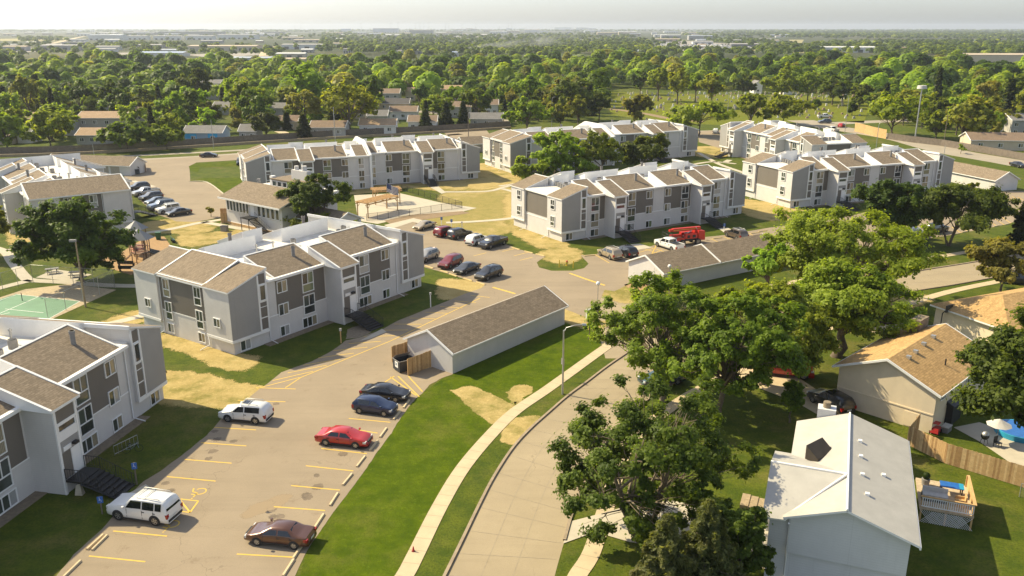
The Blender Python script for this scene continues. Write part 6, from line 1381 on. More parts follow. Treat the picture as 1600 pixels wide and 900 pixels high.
# ---------------------------------------------------------------- poles, signs and small street furniture
def street_lamp(base, top, arm, label, h=None):
    p = P(*base); h = h or up(top[0], top[1], *base); s = mpp(*base)
    ax = arm * s
    return simple('street_lamp', p, 0, label, 'street lamp', [('pole', lambda m: m.tube([(0, 0, 0), (0, 0, h * .93)], [.11, .07], 8), 'metal'), ('arm', lambda m: m.tube([(0, 0, h * .9), (ax * .12, 0, h * .965), (ax * .5, 0, h), (ax * .85, 0, h * 1.01)], .045, 6), 'metal'), ('lamp_head', lambda m: m.prism([(ax * .82, -.14, h * 1.0), (ax * 1.02, -.14, h * 1.0), (ax * 1.02, .14, h), (ax * .82, .14, h)], [(ax * .82, -.08, h + .18), (ax * 1.0, -.08, h + .15), (ax * 1.0, .08, h + .15), (ax * .82, .08, h + .18)]), 'metal')])
street_lamp((879, 616), (874, 508), 34, 'grey street lamp with curved arm beside the sidewalk')
lp = P(879, 605); 
LP = 'lamp poles along the boulevard'
for b, t, a, lab in [((862, 200), (864, 152), 4, 'thin lamp pole beside the big tree at the cemetery corner'), ((1137, 174), (1140, 142), 12, 'lamp pole with a curved arm at the cemetery road'), ((1320, 207), (1322, 148), -6, 'lamp pole with traffic lights at the crossing'), ((1368, 238), (1372, 192), 3, 'lamp pole on the cross road behind the farthest parapet'), ((1574, 224), (1580, 190), 7, 'lamp pole in front of the beige house')]: street_lamp(b, t, a, lab)
def plain_pole(base, top, label, name='utility_pole', cat='pole', mat='metal', head=None, r=.1):
    p = P(*base); h = up(top[0], top[1], *base); parts = [('pole', lambda m: m.tube([(0, 0, 0), (0, 0, h)], [r, r * .65], 7), mat)]
    if head == 'box': parts.append(('lamp_head', lambda m: m.box(-.75, .05, -.2, .2, h - .05, h + .22), 'ac'))
    if head == 'globe': parts.append(('lamp_globe', lambda m: m.ball(0, 0, h, .27, 0, 12), 'trim'))
    if head == 'flood': parts += [('floodlight', lambda m: m.cyl(0, 0, h - .1, h + .9, 1.5, 10, r1=1.3), 'cushion')]
    if head == 'can': parts += [('transformer', lambda m: m.cyl(.4, 0, h * .62, h * .78, .3, 8), 'ac'), ('crossarm', lambda m: m.box(-1.0, 1.0, -.06, .06, h - .5, h - .35), 'oldwood')]
    return simple(name, p, 0, label, cat, parts)
plain_pole((134, 480), (119, 377), 'tall tan timber pole with a box lamp beside the green court', 'lamp_pole', 'lamp pole', 'timberwall', 'box', .13)
plain_pole((524, 222), (522.5, 167), 'plain steel pole on the boulevard verge behind the long block', r=.14)
plain_pole((732, 215), (731, 165), 'pole carrying a transformer on the boulevard verge', head='can', mat='oldwood', r=.14)
plain_pole((334, 232), (331, 187), 'thin steel pole in front of the blue house', r=.1)
plain_pole((1429, 222), (1435, 138), 'tall floodlight pole rising above the trees', 'floodlight_pole', 'floodlight', 'metal', 'flood', .25)
plain_pole((1474, 228), (1479, 178), 'slim dark pole in front of the tree turning orange', mat='oldwood', r=.13)
plain_pole((147, 242), (146, 222), 'short steel pole beside the white back parapet', r=.08)
plain_pole((1472, 262), (1479, 228), 'slim pole on the verge of the cross road', r=.09)
plain_pole((933, 497), (935.5, 443), 'globe lamp on a slim post at the entrance drive', 'lamp_post', 'lamp post', 'metal', 'globe', .05)
plain_pole((1044, 455), (1046, 416), 'globe lamp on a slim post at the garage gable', 'lamp_post', 'lamp post', 'metal', 'globe', .05)
M['signblue'] = var_mat('sign_blue', (.03, .12, .4), .08, 5, .5)
def acc_sign(base, top, label):
    p = P(*base); h = max(1.5, up(top[0], top[1], *base))
    r = simple('parking_sign', p, R(15), label, 'sign', [('post', lambda m: m.box(-.05, .05, -.04, .04, 0, h), 'trim' if base[1] < 370 else 'oldwood'), ('sign_plate', lambda m: m.box(-.2, .2, -.06, -.04, h - .55, h), 'signblue')])
    w = MB()
    for i in range(9):
        a0 = -1.2 + i * .5; w.box(.09 * math.cos(a0) - .012, .09 * math.cos(a0) + .012, -.068, -.061, h - .36 + .09 * math.sin(a0) - .012, h - .36 + .09 * math.sin(a0) + .012)
    w.box(-.05, -.02, -.068, -.061, h - .3, h - .12); w.box(-.05, .06, -.068, -.061, h - .3, h - .27); w.box(-.055, -.015, -.068, -.061, h - .1, h - .06)
    w.build('wheelchair_symbol', M['trim'], [c for c in COL.objects if c.parent == r and c.name.startswith('sign_plate')][0]); return r
for b, t, l in [((214, 757), (213.5, 722), 'blue accessible parking sign in the shade near the entry stairs of the nearest block'), ((160, 803), (159, 777), 'blue accessible parking sign at the nose of the large white SUV'), ((690, 352), (689, 339), 'blue accessible parking sign behind the tan sedan'), ((705.5, 355), (705, 343), 'blue accessible parking sign between tan and red cars'), ((1131, 362), (1131, 349), 'blue accessible parking sign at the nose of the brown SUV')]: acc_sign(b, t, l)
for b, t, l in [((673, 480), (673, 457), 'white post with a small box on the shaded lawn by the striped aisle'), ((533, 536), (532, 513), 'timber post with a small white box on the lawn by the black stairs'), ((722, 359), (722, 346), 'white post behind the black SUV of the upper row')]:
    p = P(*b); h = up(t[0], t[1], *b); simple('marker_post', p, 0, l, 'post', [('post', lambda m: m.box(-.06, .06, -.06, .06, 0, h - .25), 'trim' if b[0] > 600 else 'wood'), ('box', lambda m: m.box(-.12, .12, -.1, .1, h - .3, h), 'cushion')])
pp = P(920, 503); simple('entrance_sign', pp, R(40), 'white box sign on a pedestal at the entrance drive', 'sign', [('pedestal', lambda m: m.box(-.3, .3, -.15, .15, 0, .5), 'rock'), ('sign_plate', lambda m: m.box(-.45, .45, -.12, .12, .5, 1.7), 'trim')])
simple('speed_sign', P(879, 594) , R(-60), 'small grey back of a sign beside the street lamp', 'sign', [('post', lambda m: m.tube([(0, 0, 0), (0, 0, 2.4)], .03, 5), 'metal'), ('sign_plate', lambda m: m.box(-.28, .28, -.03, 0, 1.7, 2.4), 'ac')])
pp = P(885.6, 415); simple('fire_hydrant', pp, 0, 'yellow fire hydrant with a red cap on the grass island', 'hydrant', [('barrel', lambda m: (m.cyl(0, 0, 0, .08, .2, 10), m.cyl(0, 0, .08, .62, .13, 10), m.box(-.24, .24, -.06, .06, .4, .52)), 'yellowpost'), ('cap', lambda m: (m.cyl(0, 0, .62, .7, .17, 10), m.ball(0, 0, .7, .15, 0, 10)), 'redplastic')])
for b, l in (((874, 417.5), 'yellow guard post on the far left side of the hydrant'), ((895.7, 419), 'yellow guard post closest to the lot edge by the hydrant')): simple('guard_post', P(*b), 0, l, 'bollard', [('post', lambda m: m.cyl(0, 0, 0, 1.1, .07, 8), 'yellowpost'), ('cap', lambda m: m.ball(0, 0, 1.1, .07, 0, 8), 'yellowpost')])
# wheel stops
M['stop'] = var_mat('weathered_wheel_stop', (.58, .46, .28), .12, 2, .9); M['stop_yellow'] = var_mat('painted_wheel_stop', (.58, .44, .2), .2, 2.5, .85)
def stop_mesh(mat):
    m = MB(); L = 1.83
    prof = [(-.11, 0), (-.1, .09), (-.06, .13), (.06, .13), (.1, .09), (.11, 0)]
    vs = [(x, y, z) for x in (-L / 2, L / 2) for y, z in prof]; n = len(prof)
    m.add(vs, [tuple(range(n)), tuple(range(2 * n - 1, n - 1, -1))] + [(i, n + i, n + i + 1, i + 1) for i in range(n - 1)]); return m.mesh('wheel_stop', M[mat])
STM = {k: stop_mesh(k) for k in ('stop', 'stop_yellow')}
def stops(lst, label, group, mat='stop', ang=None):
    for q in lst:
        x, y = q[0], q[1]; a = ang; lb = q[2] if len(q) == 3 else label
        p = P(x, y); o = link('wheel_stop', STM[mat], None, (p.x, p.y, GZ + .006), a + rng.uniform(-.05, .05)); tag(o, lb, 'wheel stop', group)
u = (P(572, 709) - P(508, 797)); bank = math.atan2(u.y, u.x)
WS = 'wheel stops along the lawn bank'
stops([(451, 888), (499, 815), (522, 781), (543, 750), (564, 722)], 'tan concrete wheel stop heading an empty stall along the lawn bank', WS, ang=bank)
stops([(466, 862, 'tan wheel stop under the tail of the brown sedan'), (584, 697, 'tan wheel stop at the nose of the bright red sedan'), (599, 677, 'tan wheel stop between the red sedan and the blue hatchback'), (620, 650, 'tan wheel stop at the nose of the blue hatchback'), (635, 632, 'tan wheel stop at the nose of the black sedan by the pen')], None, WS, ang=bank)
u = (P(350, 655) - P(117, 867)); la = math.atan2(u.y, u.x)
stops([(149, 848, 'one of two wheel stops lying side by side near the big white SUV'), (156, 849, 'one of two wheel stops lying side by side near the big white SUV'), (113, 890, 'single wheel stop at the shaded lawn edge, cut by the picture edge')], None, 'wheel stops by the nearest block', ang=la)
u = (P(752, 443) - P(669, 417)); ma = math.atan2(u.y, u.x)
stops([(671, 418), (694, 425), (708, 430.5), (731, 437.5), (751, 443.5)], 'yellowish wheel stop in front of the lower row of cars in the middle lot', 'wheel stops of the middle lot', 'stop_yellow', ma)
u = (P(845, 398) - P(805, 389)); ua = math.atan2(u.y, u.x)
stops([(806, 389), (826, 394.5), (844, 399)], 'wheel stop between the upper row of cars and the hydrant island', 'wheel stops near the hydrant', 'stop_yellow', ua)
stops([(921, 400, 'wheel stop at the corner left of the beige SUV'), (1121, 372.5, 'wheel stop in the empty stall between red lift and brown SUV'), (1180, 364.5, 'wheel stop in the first empty stall beyond the brown SUV'), (1192, 361.5, 'wheel stop in the second empty stall beyond the brown SUV')], None, 'wheel stops in front of the hydrant side block', 'stop_yellow', R(20))
u = (P(1575, 351) - P(1494, 367)); ra = math.atan2(u.y, u.x)
stops([(1494, 366), (1508, 362.5), (1525, 359.5), (1541, 356), (1557, 353.5), (1574, 350.5)], 'wheel stop in the row beside the forked dark tree', 'wheel stops of the right lot', 'stop', ra)
stops([(1566, 304, 'lone wheel stop near the pale garage by the cross road')], None, 'wheel stops of the right lot', 'stop', R(15))
# pergolas, flag, bins, benches, tables, playground
def pergola(corners, h, label, nsl=22):
    c = [Vector((*q, 0)) for q in corners]; o = sum(c, Vector()) / 4; root = empty('pergola', o, 0, label, 'pergola', 'timber pergolas on the pool terrace')
    for q in c:
        m = MB(); p = q - o; m.box(p.x - .09, p.x + .09, p.y - .09, p.y + .09, 0, h)
        for d in ((c[1] - c[0]).normalized(), (c[3] - c[0]).normalized()):
            s = 1 if (o - q).dot(d) > 0 else -1; m.tube([p + Vector((0, 0, h - .7)), p + d * s * .6 + Vector((0, 0, h - .05))], .05, 4)
        m.build('post', M['wood'], root)
    b = MB()
    for a_, b_ in ((0, 1), (3, 2)): d = (c[b_] - c[a_]).normalized(); b.obox((c[a_] + c[b_]) / 2 - o, d, (c[b_] - c[a_]).length + 1.0, .12, h, h + .22)
    for t in np.linspace(0, 1, 5): a_ = c[0].lerp(c[1], t); b_ = c[3].lerp(c[2], t); b.obox((a_ + b_) / 2 - o, b_ - a_, (b_ - a_).length + 1.0, .08, h + .22, h + .4)
    b.build('beam', M['wood'], root)
    s = MB()
    for t in np.linspace(-.05, 1.05, nsl): a_ = c[0].lerp(c[3], t); b_ = c[1].lerp(c[2], t); s.obox((a_ + b_) / 2 - o, b_ - a_, (b_ - a_).length + 1.0, .06, h + .4, h + .47)
    s.build('slat', M['wood'], root)
pergola([(-27.5, 159.6), (-22.8, 166.7), (-25.2, 168.6), (-29.8, 161.5)], 2.5, 'long pale timber pergola nearest the clubhouse porch')
pergola([(-28.0, 172.2), (-23.2, 173.8), (-24.2, 177.0), (-29.0, 175.4)], 2.6, 'small square timber pergola farther back by the flag')
M['flagblue'] = var_mat('flag_dark_blue', (.05, .07, .16), .1, 5, .9); M['flagwhite'] = var_mat('flag_white', (.62, .62, .62), .06, 5, .9)
def flag():
    p = P(605.5, 325); h = up(604, 285, 605.5, 325); root = simple('flag_pole', p, R(-25), 'short pole between the pergolas flying a dark blue and white striped flag', 'flag', [('pole', lambda m: m.tube([(0, 0, 0), (0, 0, h)], .05, 6), 'metal'), ('finial', lambda m: m.ball(0, 0, h + .05, .09, 0, 8), 'metal')])
    nx, nz = 12, 13; m = MB(); L, H = 2.6, 1.7
    def pt(i, j): x = L * i / nx; return (x + .05, .18 * math.sin(x * 3.4) * (x / L), h - .15 - H * j / nz - .32 * x)
    for i in range(nx):
        for j in range(nz): m.face([pt(i, j), pt(i, j + 1), pt(i + 1, j + 1), pt(i + 1, j)], 1 if (i < 5 and j < 7) or j % 2 else 0, True)
    m.build('flag', [M['flagwhite'], M['flagblue']], root)
flag()
M['bingreen'] = var_mat('green_bin_plastic', (.02, .09, .035), .15, 3, .5)
pp = P(248, 374); simple('waste_bin', pp, .3, 'dark green wheeled bin at the edge of the playground', 'bin', [('body', lambda m: m.prism([(-.35, -.35, .05), (.35, -.35, .05), (.35, .35, .05), (-.35, .35, .05)], [(-.45, -.45, 1.2), (.45, -.45, 1.2), (.45, .45, 1.2), (-.45, .45, 1.2)]), 'bingreen'), ('lid', lambda m: m.box(-.48, .48, -.48, .48, 1.2, 1.28), 'bingreen')])
pp = P(351, 361); simple('utility_box', pp, R(-10), 'low dark utility box on the lawn below the clubhouse', 'utility box', [('cabinet', lambda m: m.box(-.55, .55, -.45, .45, 0, .9), 'ac'), ('lid', lambda m: m.box(-.6, .6, -.5, .5, .9, .97), 'black')])
def bench(base, rz, label, mat='black', L=1.8):
    return simple('park_bench', P(*base), rz, label, 'bench', [('seat', lambda m: m.box(-L / 2, L / 2, -.22, .22, .42, .48), mat), ('backrest', lambda m: m.box(-L / 2, L / 2, .24, .3, .5, .95), mat)] + [('leg', lambda m, x=x: m.box(x - .03, x + .03, -.22, .3, 0, .5), 'black') for x in (-L / 2 + .15, L / 2 - .15)], 'benches around the playground')
bench((271, 378), R(120), 'green bench on a small pad beside the wood chip area', 'bingreen'); bench((198, 416), R(175), 'black bench in the tree shade with a bare chip surface', 'black', 2.6); bench((200, 424), R(178), 'black bench on the pale slab at the playground edge', 'black', 2.6)
def picnic(base, rz, label, mat):
    return simple('picnic_table', P(*base), rz, label, 'picnic table', [('tabletop', lambda m: m.box(-.9, .9, -.38, .38, .7, .76), mat), ('seat', lambda m: m.box(-.9, .9, -.85, -.58, .4, .45), mat), ('seat', lambda m: m.box(-.9, .9, .58, .85, .4, .45), mat)] + [('leg', lambda m, x=x: (m.tube([(x, -.7, 0), (x, -.15, .72)], .04, 4), m.tube([(x, .7, 0), (x, .15, .72)], .04, 4), m.tube([(x, -.8, .4), (x, .8, .4)], .035, 4)), 'black') for x in (-.6, .6)], 'picnic tables on the slab by the court')
picnic((82, 427), R(25), 'pale picnic table on the slab by the court', 'ac'); picnic((119, 432), R(15), 'dark picnic table on the slab by the court', 'black')
def playground():
    p = P(222, 408); root = empty('playground_tower', p, R(20), 'playground tower with two grey hexagon roofs and two slides', 'playground')
    def hexroof(x, y, z, r, h):
        m = MB(); pts = [(x + r * math.cos(k * math.pi / 3), y + r * math.sin(k * math.pi / 3), z) for k in range(6)]
        for k in range(6): m.face([pts[k], pts[(k + 1) % 6], (x, y, z + h)])
        m.face(pts[::-1]); m.build('roof', M['playroof'], root)
    hexroof(0, 0, 3.7, 2.3, 1.5); hexroof(-.6, 4.6, 4.3, 1.9, 1.3)
    for cx, cy, zt in ((0, 0, 3.7), (-.6, 4.6, 4.3)):
        for k in range(6):
            m = MB(); x, y = cx + 1.35 * math.cos(k * math.pi / 3), cy + 1.35 * math.sin(k * math.pi / 3); m.tube([(x, y, 0), (x, y, zt + .1)], .07, 6); m.build('post', M['playbrown'], root)
        m = MB(); m.cyl(cx, cy, 1.35, 1.45, 1.4, 6); m.build('platform', M['playbrown'], root)
    m = MB(); m.box(-1.0, .4, 1.2, 3.5, 1.38, 1.46); m.box(-1.1, -1.02, 1.2, 3.5, 1.46, 2.2); m.box(.42, .5, 1.2, 3.5, 1.46, 2.2); m.build('bridge', M['playbrown'], root)
    for i, (dx, dy, o) in enumerate(((1.0, -.25, -.3), (1.0, .1, .9))):
        m = MB(); d = Vector((dx, dy, 0)).normalized(); w = Vector((-d.y, d.x, 0)); s = Vector((1.2, o, 0))
        for k in range(6):
            t0, t1 = k / 6, (k + 1) / 6; z = lambda t: 1.45 - 1.2 * t ** .9
            for a, b in ((-.32, .32),): m.face([s + d * 3.2 * t0 + w * a + Vector((0, 0, z(t0))), s + d * 3.2 * t1 + w * a + Vector((0, 0, z(t1))), s + d * 3.2 * t1 + w * b + Vector((0, 0, z(t1))), s + d * 3.2 * t0 + w * b + Vector((0, 0, z(t0)))])
            for e in (-.32, .32): m.prism([s + d * 3.2 * t0 + w * (e - .05) + Vector((0, 0, z(t0))), s + d * 3.2 * t1 + w * (e - .05) + Vector((0, 0, z(t1))), s + d * 3.2 * t1 + w * (e + .05) + Vector((0, 0, z(t1))), s + d * 3.2 * t0 + w * (e + .05) + Vector((0, 0, z(t0)))], [q + Vector((0, 0, .28)) for q in (s + d * 3.2 * t0 + w * (e - .05) + Vector((0, 0, z(t0))), s + d * 3.2 * t1 + w * (e - .05) + Vector((0, 0, z(t1))), s + d * 3.2 * t1 + w * (e + .05) + Vector((0, 0, z(t1))), s + d * 3.2 * t0 + w * (e + .05) + Vector((0, 0, z(t0))))])
        m.build('slide', M['playslide'], root)
    m = MB()
    for k in range(6): m.tube([(-1.3 - .25 * k, -1.0, 1.4 - .24 * k), (-1.3 - .25 * k, .1, 1.4 - .24 * k)], .05, 4)
    m.tube([(-1.2, -1, 1.5), (-2.8, -1, .05)], .06, 5); m.tube([(-1.2, .1, 1.5), (-2.8, .1, .05)], .06, 5); m.build('ladder', M['playbrown'], root)
    m = MB()
    for k in range(5): a, b = k * math.pi / 3 + .2, k * math.pi / 3 + .9; m.tube([(1.38 * math.cos(a), 1.38 * math.sin(a), 2.2), (1.38 * math.cos(b), 1.38 * math.sin(b), 2.2)], .05, 4); m.tube([(1.38 * math.cos(a), 1.38 * math.sin(a), 1.8), (1.38 * math.cos(b), 1.38 * math.sin(b), 1.8)], .04, 4)
    m.build('safety_rail', M['redplastic'], root)
M['playroof'] = var_mat('grey_play_roof', (.15, .16, .175), .08, 1, .6); M['playbrown'] = var_mat('brown_play_frame', (.2, .11, .06), .15, 2, .6); M['playslide'] = var_mat('dark_grey_slide', (.07, .08, .085), .15, 2, .35)
playground()
p = P(60, 462); simple('basketball_hoop', P(35, 470), R(10), 'slim net post standing on the green court', 'post', [('post', lambda m: m.tube([(0, 0, 0), (0, 0, 1.1)], .05, 6), 'black')])
simple('landscape_boulder', P(125, 772), 0, 'pale upright boulder at the foot of the nearest entry stairs', 'boulder', [('stone', lambda m: m.prism([(-.3, -.22, 0), (.3, -.25, 0), (.33, .2, 0), (-.28, .25, 0)], [(-.15, -.12, .85), (.18, -.1, .95), (.15, .12, .9), (-.12, .14, .8)]), 'concrete')])
def bike(base, rz, label):
    r = empty('bicycle', P(*base), rz, label, 'bicycle')
    for x in (-.5, .5):
        m = MB(); m.tube([(x + .33 * math.cos(t * .52), 0, .34 + .33 * math.sin(t * .52)) for t in range(13)], .02, 4, cap=False); m.build('wheel', M['tyre'], r)
    m = MB(); m.tube([(-.5, 0, .34), (-.1, 0, .35), (-.2, 0, .8), (.35, 0, .78), (-.1, 0, .35)], .02, 4); m.tube([(-.5, 0, .34), (-.2, 0, .8)], .015, 4); m.tube([(.5, 0, .34), (.35, 0, .95)], .02, 4); m.build('frame', M['bluegreysign'], r)
    m = MB(); m.box(-.33, -.08, -.07, .07, .86, .92); m.build('saddle', M['black'], r); m = MB(); m.tube([(.35, -.28, .98), (.35, .28, .98)], .018, 4); m.build('handlebar', M['black'], r)
simple('bike_rack', P(198, 703), R(62), 'metal bike rack in the shade along the wall of the nearest block', 'bike rack', [('rail', lambda m: (m.tube([(-1.2, 0, .9), (1.2, 0, .9)], .03, 5), m.tube([(-1.2, 0, .15), (1.2, 0, .15)], .03, 5)), 'metal')] + [('upright', lambda m, x=x: m.tube([(x, 0, 0), (x, 0, .9)], .02, 4), 'metal') for x in np.linspace(-1.2, 1.2, 7)])
bike((208, 707), R(20), 'bicycle leaning by the rack in the shade of the nearest block')
pp = P(646, 862); simple('small_marker', pp, 0, 'small dark red marker standing on the sidewalk', 'marker', [('base', lambda m: m.cyl(0, 0, 0, .05, .14, 8), 'black'), ('cone', lambda m: m.cyl(0, 0, .05, .42, .1, 8, r1=.03), 'redplastic')])
# ---------------------------------------------------------------- the neighbourhood behind the boulevard
M['wallbeige'] = var_mat('beige_wall', (.56, .47, .34), .08, .5, .85); M['wallgrey'] = var_mat('grey_wall', (.43, .41, .38), .08, .5, .85); M['wallwhite'] = var_mat('white_wall', (.72, .69, .63), .06, .5, .85); M['wallblue'] = var_mat('pale_blue_wall', (.32, .42, .52), .08, .5, .85)
M['roofbrown'] = var_mat('brown_roof', (.22, .155, .105), .18, .6, .95, fine=3); M['roofgrey'] = var_mat('grey_roof', (.2, .19, .18), .15, .6, .95, fine=3); M['rooftan'] = var_mat('tan_roof', (.38, .26, .155), .15, .6, .95, fine=3); M['roofdark'] = var_mat('dark_roof', (.09, .085, .085), .15, .6, .95, fine=3)
HOUSES = []
def suburb(base, wpx, wall, roof, label, ez=3.0, rise=1.7, dep=9.0, ang=0.0, front_gable=False, two=False, name='house', cat='house', wins=3):
    p = P(*base); s = mpp(*base); L = wpx * s; root = empty(name, p, ang, label, cat, 'houses behind the boulevard')
    if two: ez = 5.4
    if front_gable:
        sub = empty('gable_block', (L / 2, 0, 0), R(90)); sub.parent = root; gable(sub, dep, L, ez, ez + rise, M[wall], M[roof], M['trim'], .4, .4)
    else:
        sub = empty('main_block', (-L / 2, 0, 0)); sub.parent = root; gable(sub, L, dep, ez, ez + rise, M[wall], M[roof], M['trim'], .5, .4)
    F = Face((-L / 2, 0), 0)
    for z in ((.9, 3.3) if two else (.9,)):
        for i in range(wins): F.win(root, L * (i + .5) / wins - .7, z, 1.4, 1.2, 'pair')
    HOUSES.append((p.x, p.y, L, dep, label)); return root
suburb((160, 209), 72, 'wallgrey', 'rooftan', 'long two storey house with tan roof behind the lower tan roofed one', two=True, dep=9, wins=4)
suburb((145, 226), 48, 'wallgrey', 'rooftan', 'low house with tan roof between two dark round trees', dep=8)
suburb((104, 212), 20, 'wallgrey', 'rooftan', 'small tan gable beside the big dark round tree', ez=4, dep=7, wins=1)
suburb((4, 226), 26, 'wallbeige', 'rooftan', 'pinkish house with tan roof at the picture edge', dep=8, wins=1)
suburb((38, 224), 20, 'wallwhite', 'roofgrey', 'small house with grey roof beside the dark round tree', dep=7, wins=1)
M['mural'] = var_mat('bright_blue_wall_paint', (.06, .42, .75), .1, 1, .7)
bh = suburb((318, 223), 60, 'wallblue', 'roofgrey', 'pale blue house with bright blue paint on its wall', dep=8, wins=2, ez=3.2)
F = Face((-7, 0), 0)
for x, z, w, h in ((2.4, 1.3, 3.6, 1.6), (9.6, 1.2, 3.0, 1.7)): F.panel(bh, 'painted_patch', M['mural'], x - 1, x + w - 1, z, z + h, .004, .02)
suburb((388, 219), 27, 'wallgrey', 'roofgrey', 'small grey house beside the dark egg shaped tree', dep=7, wins=2)
suburb((437, 180), 28, 'wallgrey', 'roofgrey', 'grey roofed house at the end of the curved drive', dep=8, wins=2)
suburb((447, 203), 36, 'wallbeige', 'roofbrown', 'brown roofed house behind the slim spruce', dep=8, wins=2)
suburb((512, 213), 54, 'wallgrey', 'roofbrown', 'grey house with brown roof beside the tall willowy tree', dep=9)
suburb((590, 209), 56, 'wallwhite', 'rooftan', 'white house with tan roof right behind the board fence', dep=7, ez=3)
suburb((590, 193), 30, 'wallgrey', 'roofgrey', 'grey roofed house behind the white one with tan roof', dep=7, wins=2)
suburb((630, 187), 42, 'wallwhite', 'roofbrown', 'white gabled house with warm brown roof in the middle of the quarter', dep=9, ez=3.2)
suburb((616, 172), 46, 'wallbeige', 'roofdark', 'house with dark slate roof behind the white gabled one', dep=8)
suburb((660, 204), 44, 'wallwhite', 'roofbrown', 'white house with brown roof behind the broad conifer', dep=8, ez=3.2)
suburb((606, 164), 36, 'wallgrey', 'roofbrown', 'large brown roofed house left of the little tan one', two=True, dep=9)
suburb((641, 158), 14, 'wallbeige', 'rooftan', 'little tan house with two windows among green trees', ez=4.6, dep=7, wins=2)
suburb((706, 157), 32, 'wallbeige', 'rooftan', 'two storey tan house with white gable trim', two=True, dep=8, wins=2)
suburb((712, 184), 46, 'wallgrey', 'roofbrown', 'grey split level house behind the dark twin spruces', ez=4.4, dep=9)
suburb((760, 198), 50, 'wallgrey', 'roofgrey', 'long low house with pale grey roof by the end of the board fence', dep=7, ez=3)
suburb((768, 180), 20, 'wallwhite', 'roofbrown', 'small white house with brown roof above the long low one', ez=4.4, dep=7, wins=2)
for i, (b, lab) in enumerate([((333, 156), 'nearest of three grey gabled houses stacked up the slope'), ((330, 146), 'middle one of three grey gabled houses stacked up the slope'), ((338, 137), 'farthest of three grey gabled houses stacked up the slope')]): suburb(b, 30, 'wallgrey', 'roofgrey', lab, two=True, dep=9, wins=2)
suburb((226, 120), 34, 'wallgrey', 'roofgrey', 'grey houses far back among trees, with dark gable', two=True, dep=10)
suburb((296, 121), 26, 'wallgrey', 'roofgrey', 'pale grey house far back left of the concrete drive', two=True, dep=10)
suburb((884, 126), 22, 'wallbeige', 'roofbrown', 'brown roof peeking between trees behind the cemetery corner', ez=4, dep=9)
suburb((917, 124), 18, 'wallgrey', 'roofgrey', 'grey roof peeking between trees behind the cemetery corner', ez=4, dep=9)
suburb((1184, 146), 13, 'wallwhite', 'roofgrey', 'white gabled house behind the cemetery trees', ez=5, dep=8, front_gable=True, wins=1)
suburb((1230, 148), 12, 'wallwhite', 'roofbrown', 'white wall glimpsed between trunks at the back of the cemetery', ez=4, dep=8, wins=1)
suburb((1562, 235), 88, 'wallbeige', 'roofbrown', 'beige house with brown roof behind the board fence on the cross road', dep=9, ez=3, ang=R(-8))
suburb((1600, 213), 44, 'wallgrey', 'roofgrey', 'grey two storey house at the picture edge above the beige one', two=True, dep=9)
for b, w, wl, rf, lab in [((110, 152), 26, 'wallbeige', 'rooftan', 'tan roof glimpsed above the trees at far left, upslope'), ((168, 153), 42, 'wallbeige', 'rooftan', 'long tan roof among the trees left of the three stacked gables'), ((162, 178), 22, 'wallgrey', 'roofgrey', 'grey roof among trees above the long two storey house'), ((214, 190), 22, 'wallgrey', 'roofbrown', 'brown roof among trees right of the long two storey house'),
        ((346, 180), 26, 'wallgrey', 'roofgrey', 'grey roof among trees below the three stacked gables'), ((392, 170), 26, 'wallbeige', 'roofbrown', 'brown roof among trees behind the dark egg shaped tree'), ((52, 200), 22, 'wallbeige', 'rooftan', 'tan roof just behind the large round tree at far left'), ((560, 186), 20, 'wallbeige', 'roofbrown', 'brown roof to the side of the tall willowy tree'), ((850, 150), 24, 'wallbeige', 'roofbrown', 'brown roof among the trees before the cemetery corner')]: suburb(b, w, wl, rf, lab, dep=9, ez=3.4, wins=2)
# fences along the boulevard and cross road
board_fence('boundary_fence', [(-60, 243), (118, 238), (300, 227.5), (400, 220.5), (520, 213), (660, 206), (798, 198)], 2.0, 'long weathered dark board fence along the far side of the boulevard', 'oldwood')
def wall_strip():
    pts = catmull([P(*q) for q in [(-60, 247), (118, 241.5), (300, 231), (400, 224.5), (520, 217), (660, 209.5), (798, 201)]], 4); root = empty('retaining_wall', pts[0], 0, 'low tan stone wall in front of the dark board fence', 'wall'); mb = MB()
    for a, b in zip(pts, pts[1:]): mb.obox((a + b) / 2 - pts[0], b - a, (b - a).length, .5, 0, .75)
    mb.build('stone_course', M['timberwall'], root)
wall_strip()
board_fence('board_wall', [(1335, 205), (1348, 208), (1364, 212.5), (1384, 217)], 3.0, 'tall yellowish timber wall curving round the corner by the crossing', 'wood')
board_fence('boundary_fence', [(1386, 217), (1420, 222), (1470, 228), (1540, 240), (1650, 260)], 2.0, 'weathered board fence along the far side of the cross road', 'oldwood')
# ---------------------------------------------------------------- cemetery
sheet('cemetery_lawn', [(944, 143), (1000, 145), (1100, 148), (1240, 149), (1345, 154), (1358, 166), (1350, 192), (1300, 189), (1240, 192), (1140, 196), (1050, 192), (955, 180)], Z1, M['cemgrass'])
ribbon('path', [(955, 170), (1010, 178), (1050, 186), (1100, 190)], 4, Z2, M['soil'])
def stone_meshes():
    out = []
    for k, mt in enumerate(('hs_grey', 'hs_pink', 'hs_white', 'hs_dark')):
        m = MB(); w, h = ((.9, .8), (1.0, .7), (.7, 1.0), (.6, 1.5))[k]; m.box(-w / 2 - .15, w / 2 + .15, -.2, .2, 0, .16); m.box(-w / 2, w / 2, -.11, .11, .16, h * .8); m.prism([(-w / 2, -.11, h * .8), (w / 2, -.11, h * .8), (w / 2, .11, h * .8), (-w / 2, .11, h * .8)], [(-w * .3, -.11, h), (w * .3, -.11, h), (w * .3, .11, h), (-w * .3, .11, h)]); out.append(m.mesh('gravestone', M[mt]))
    return out
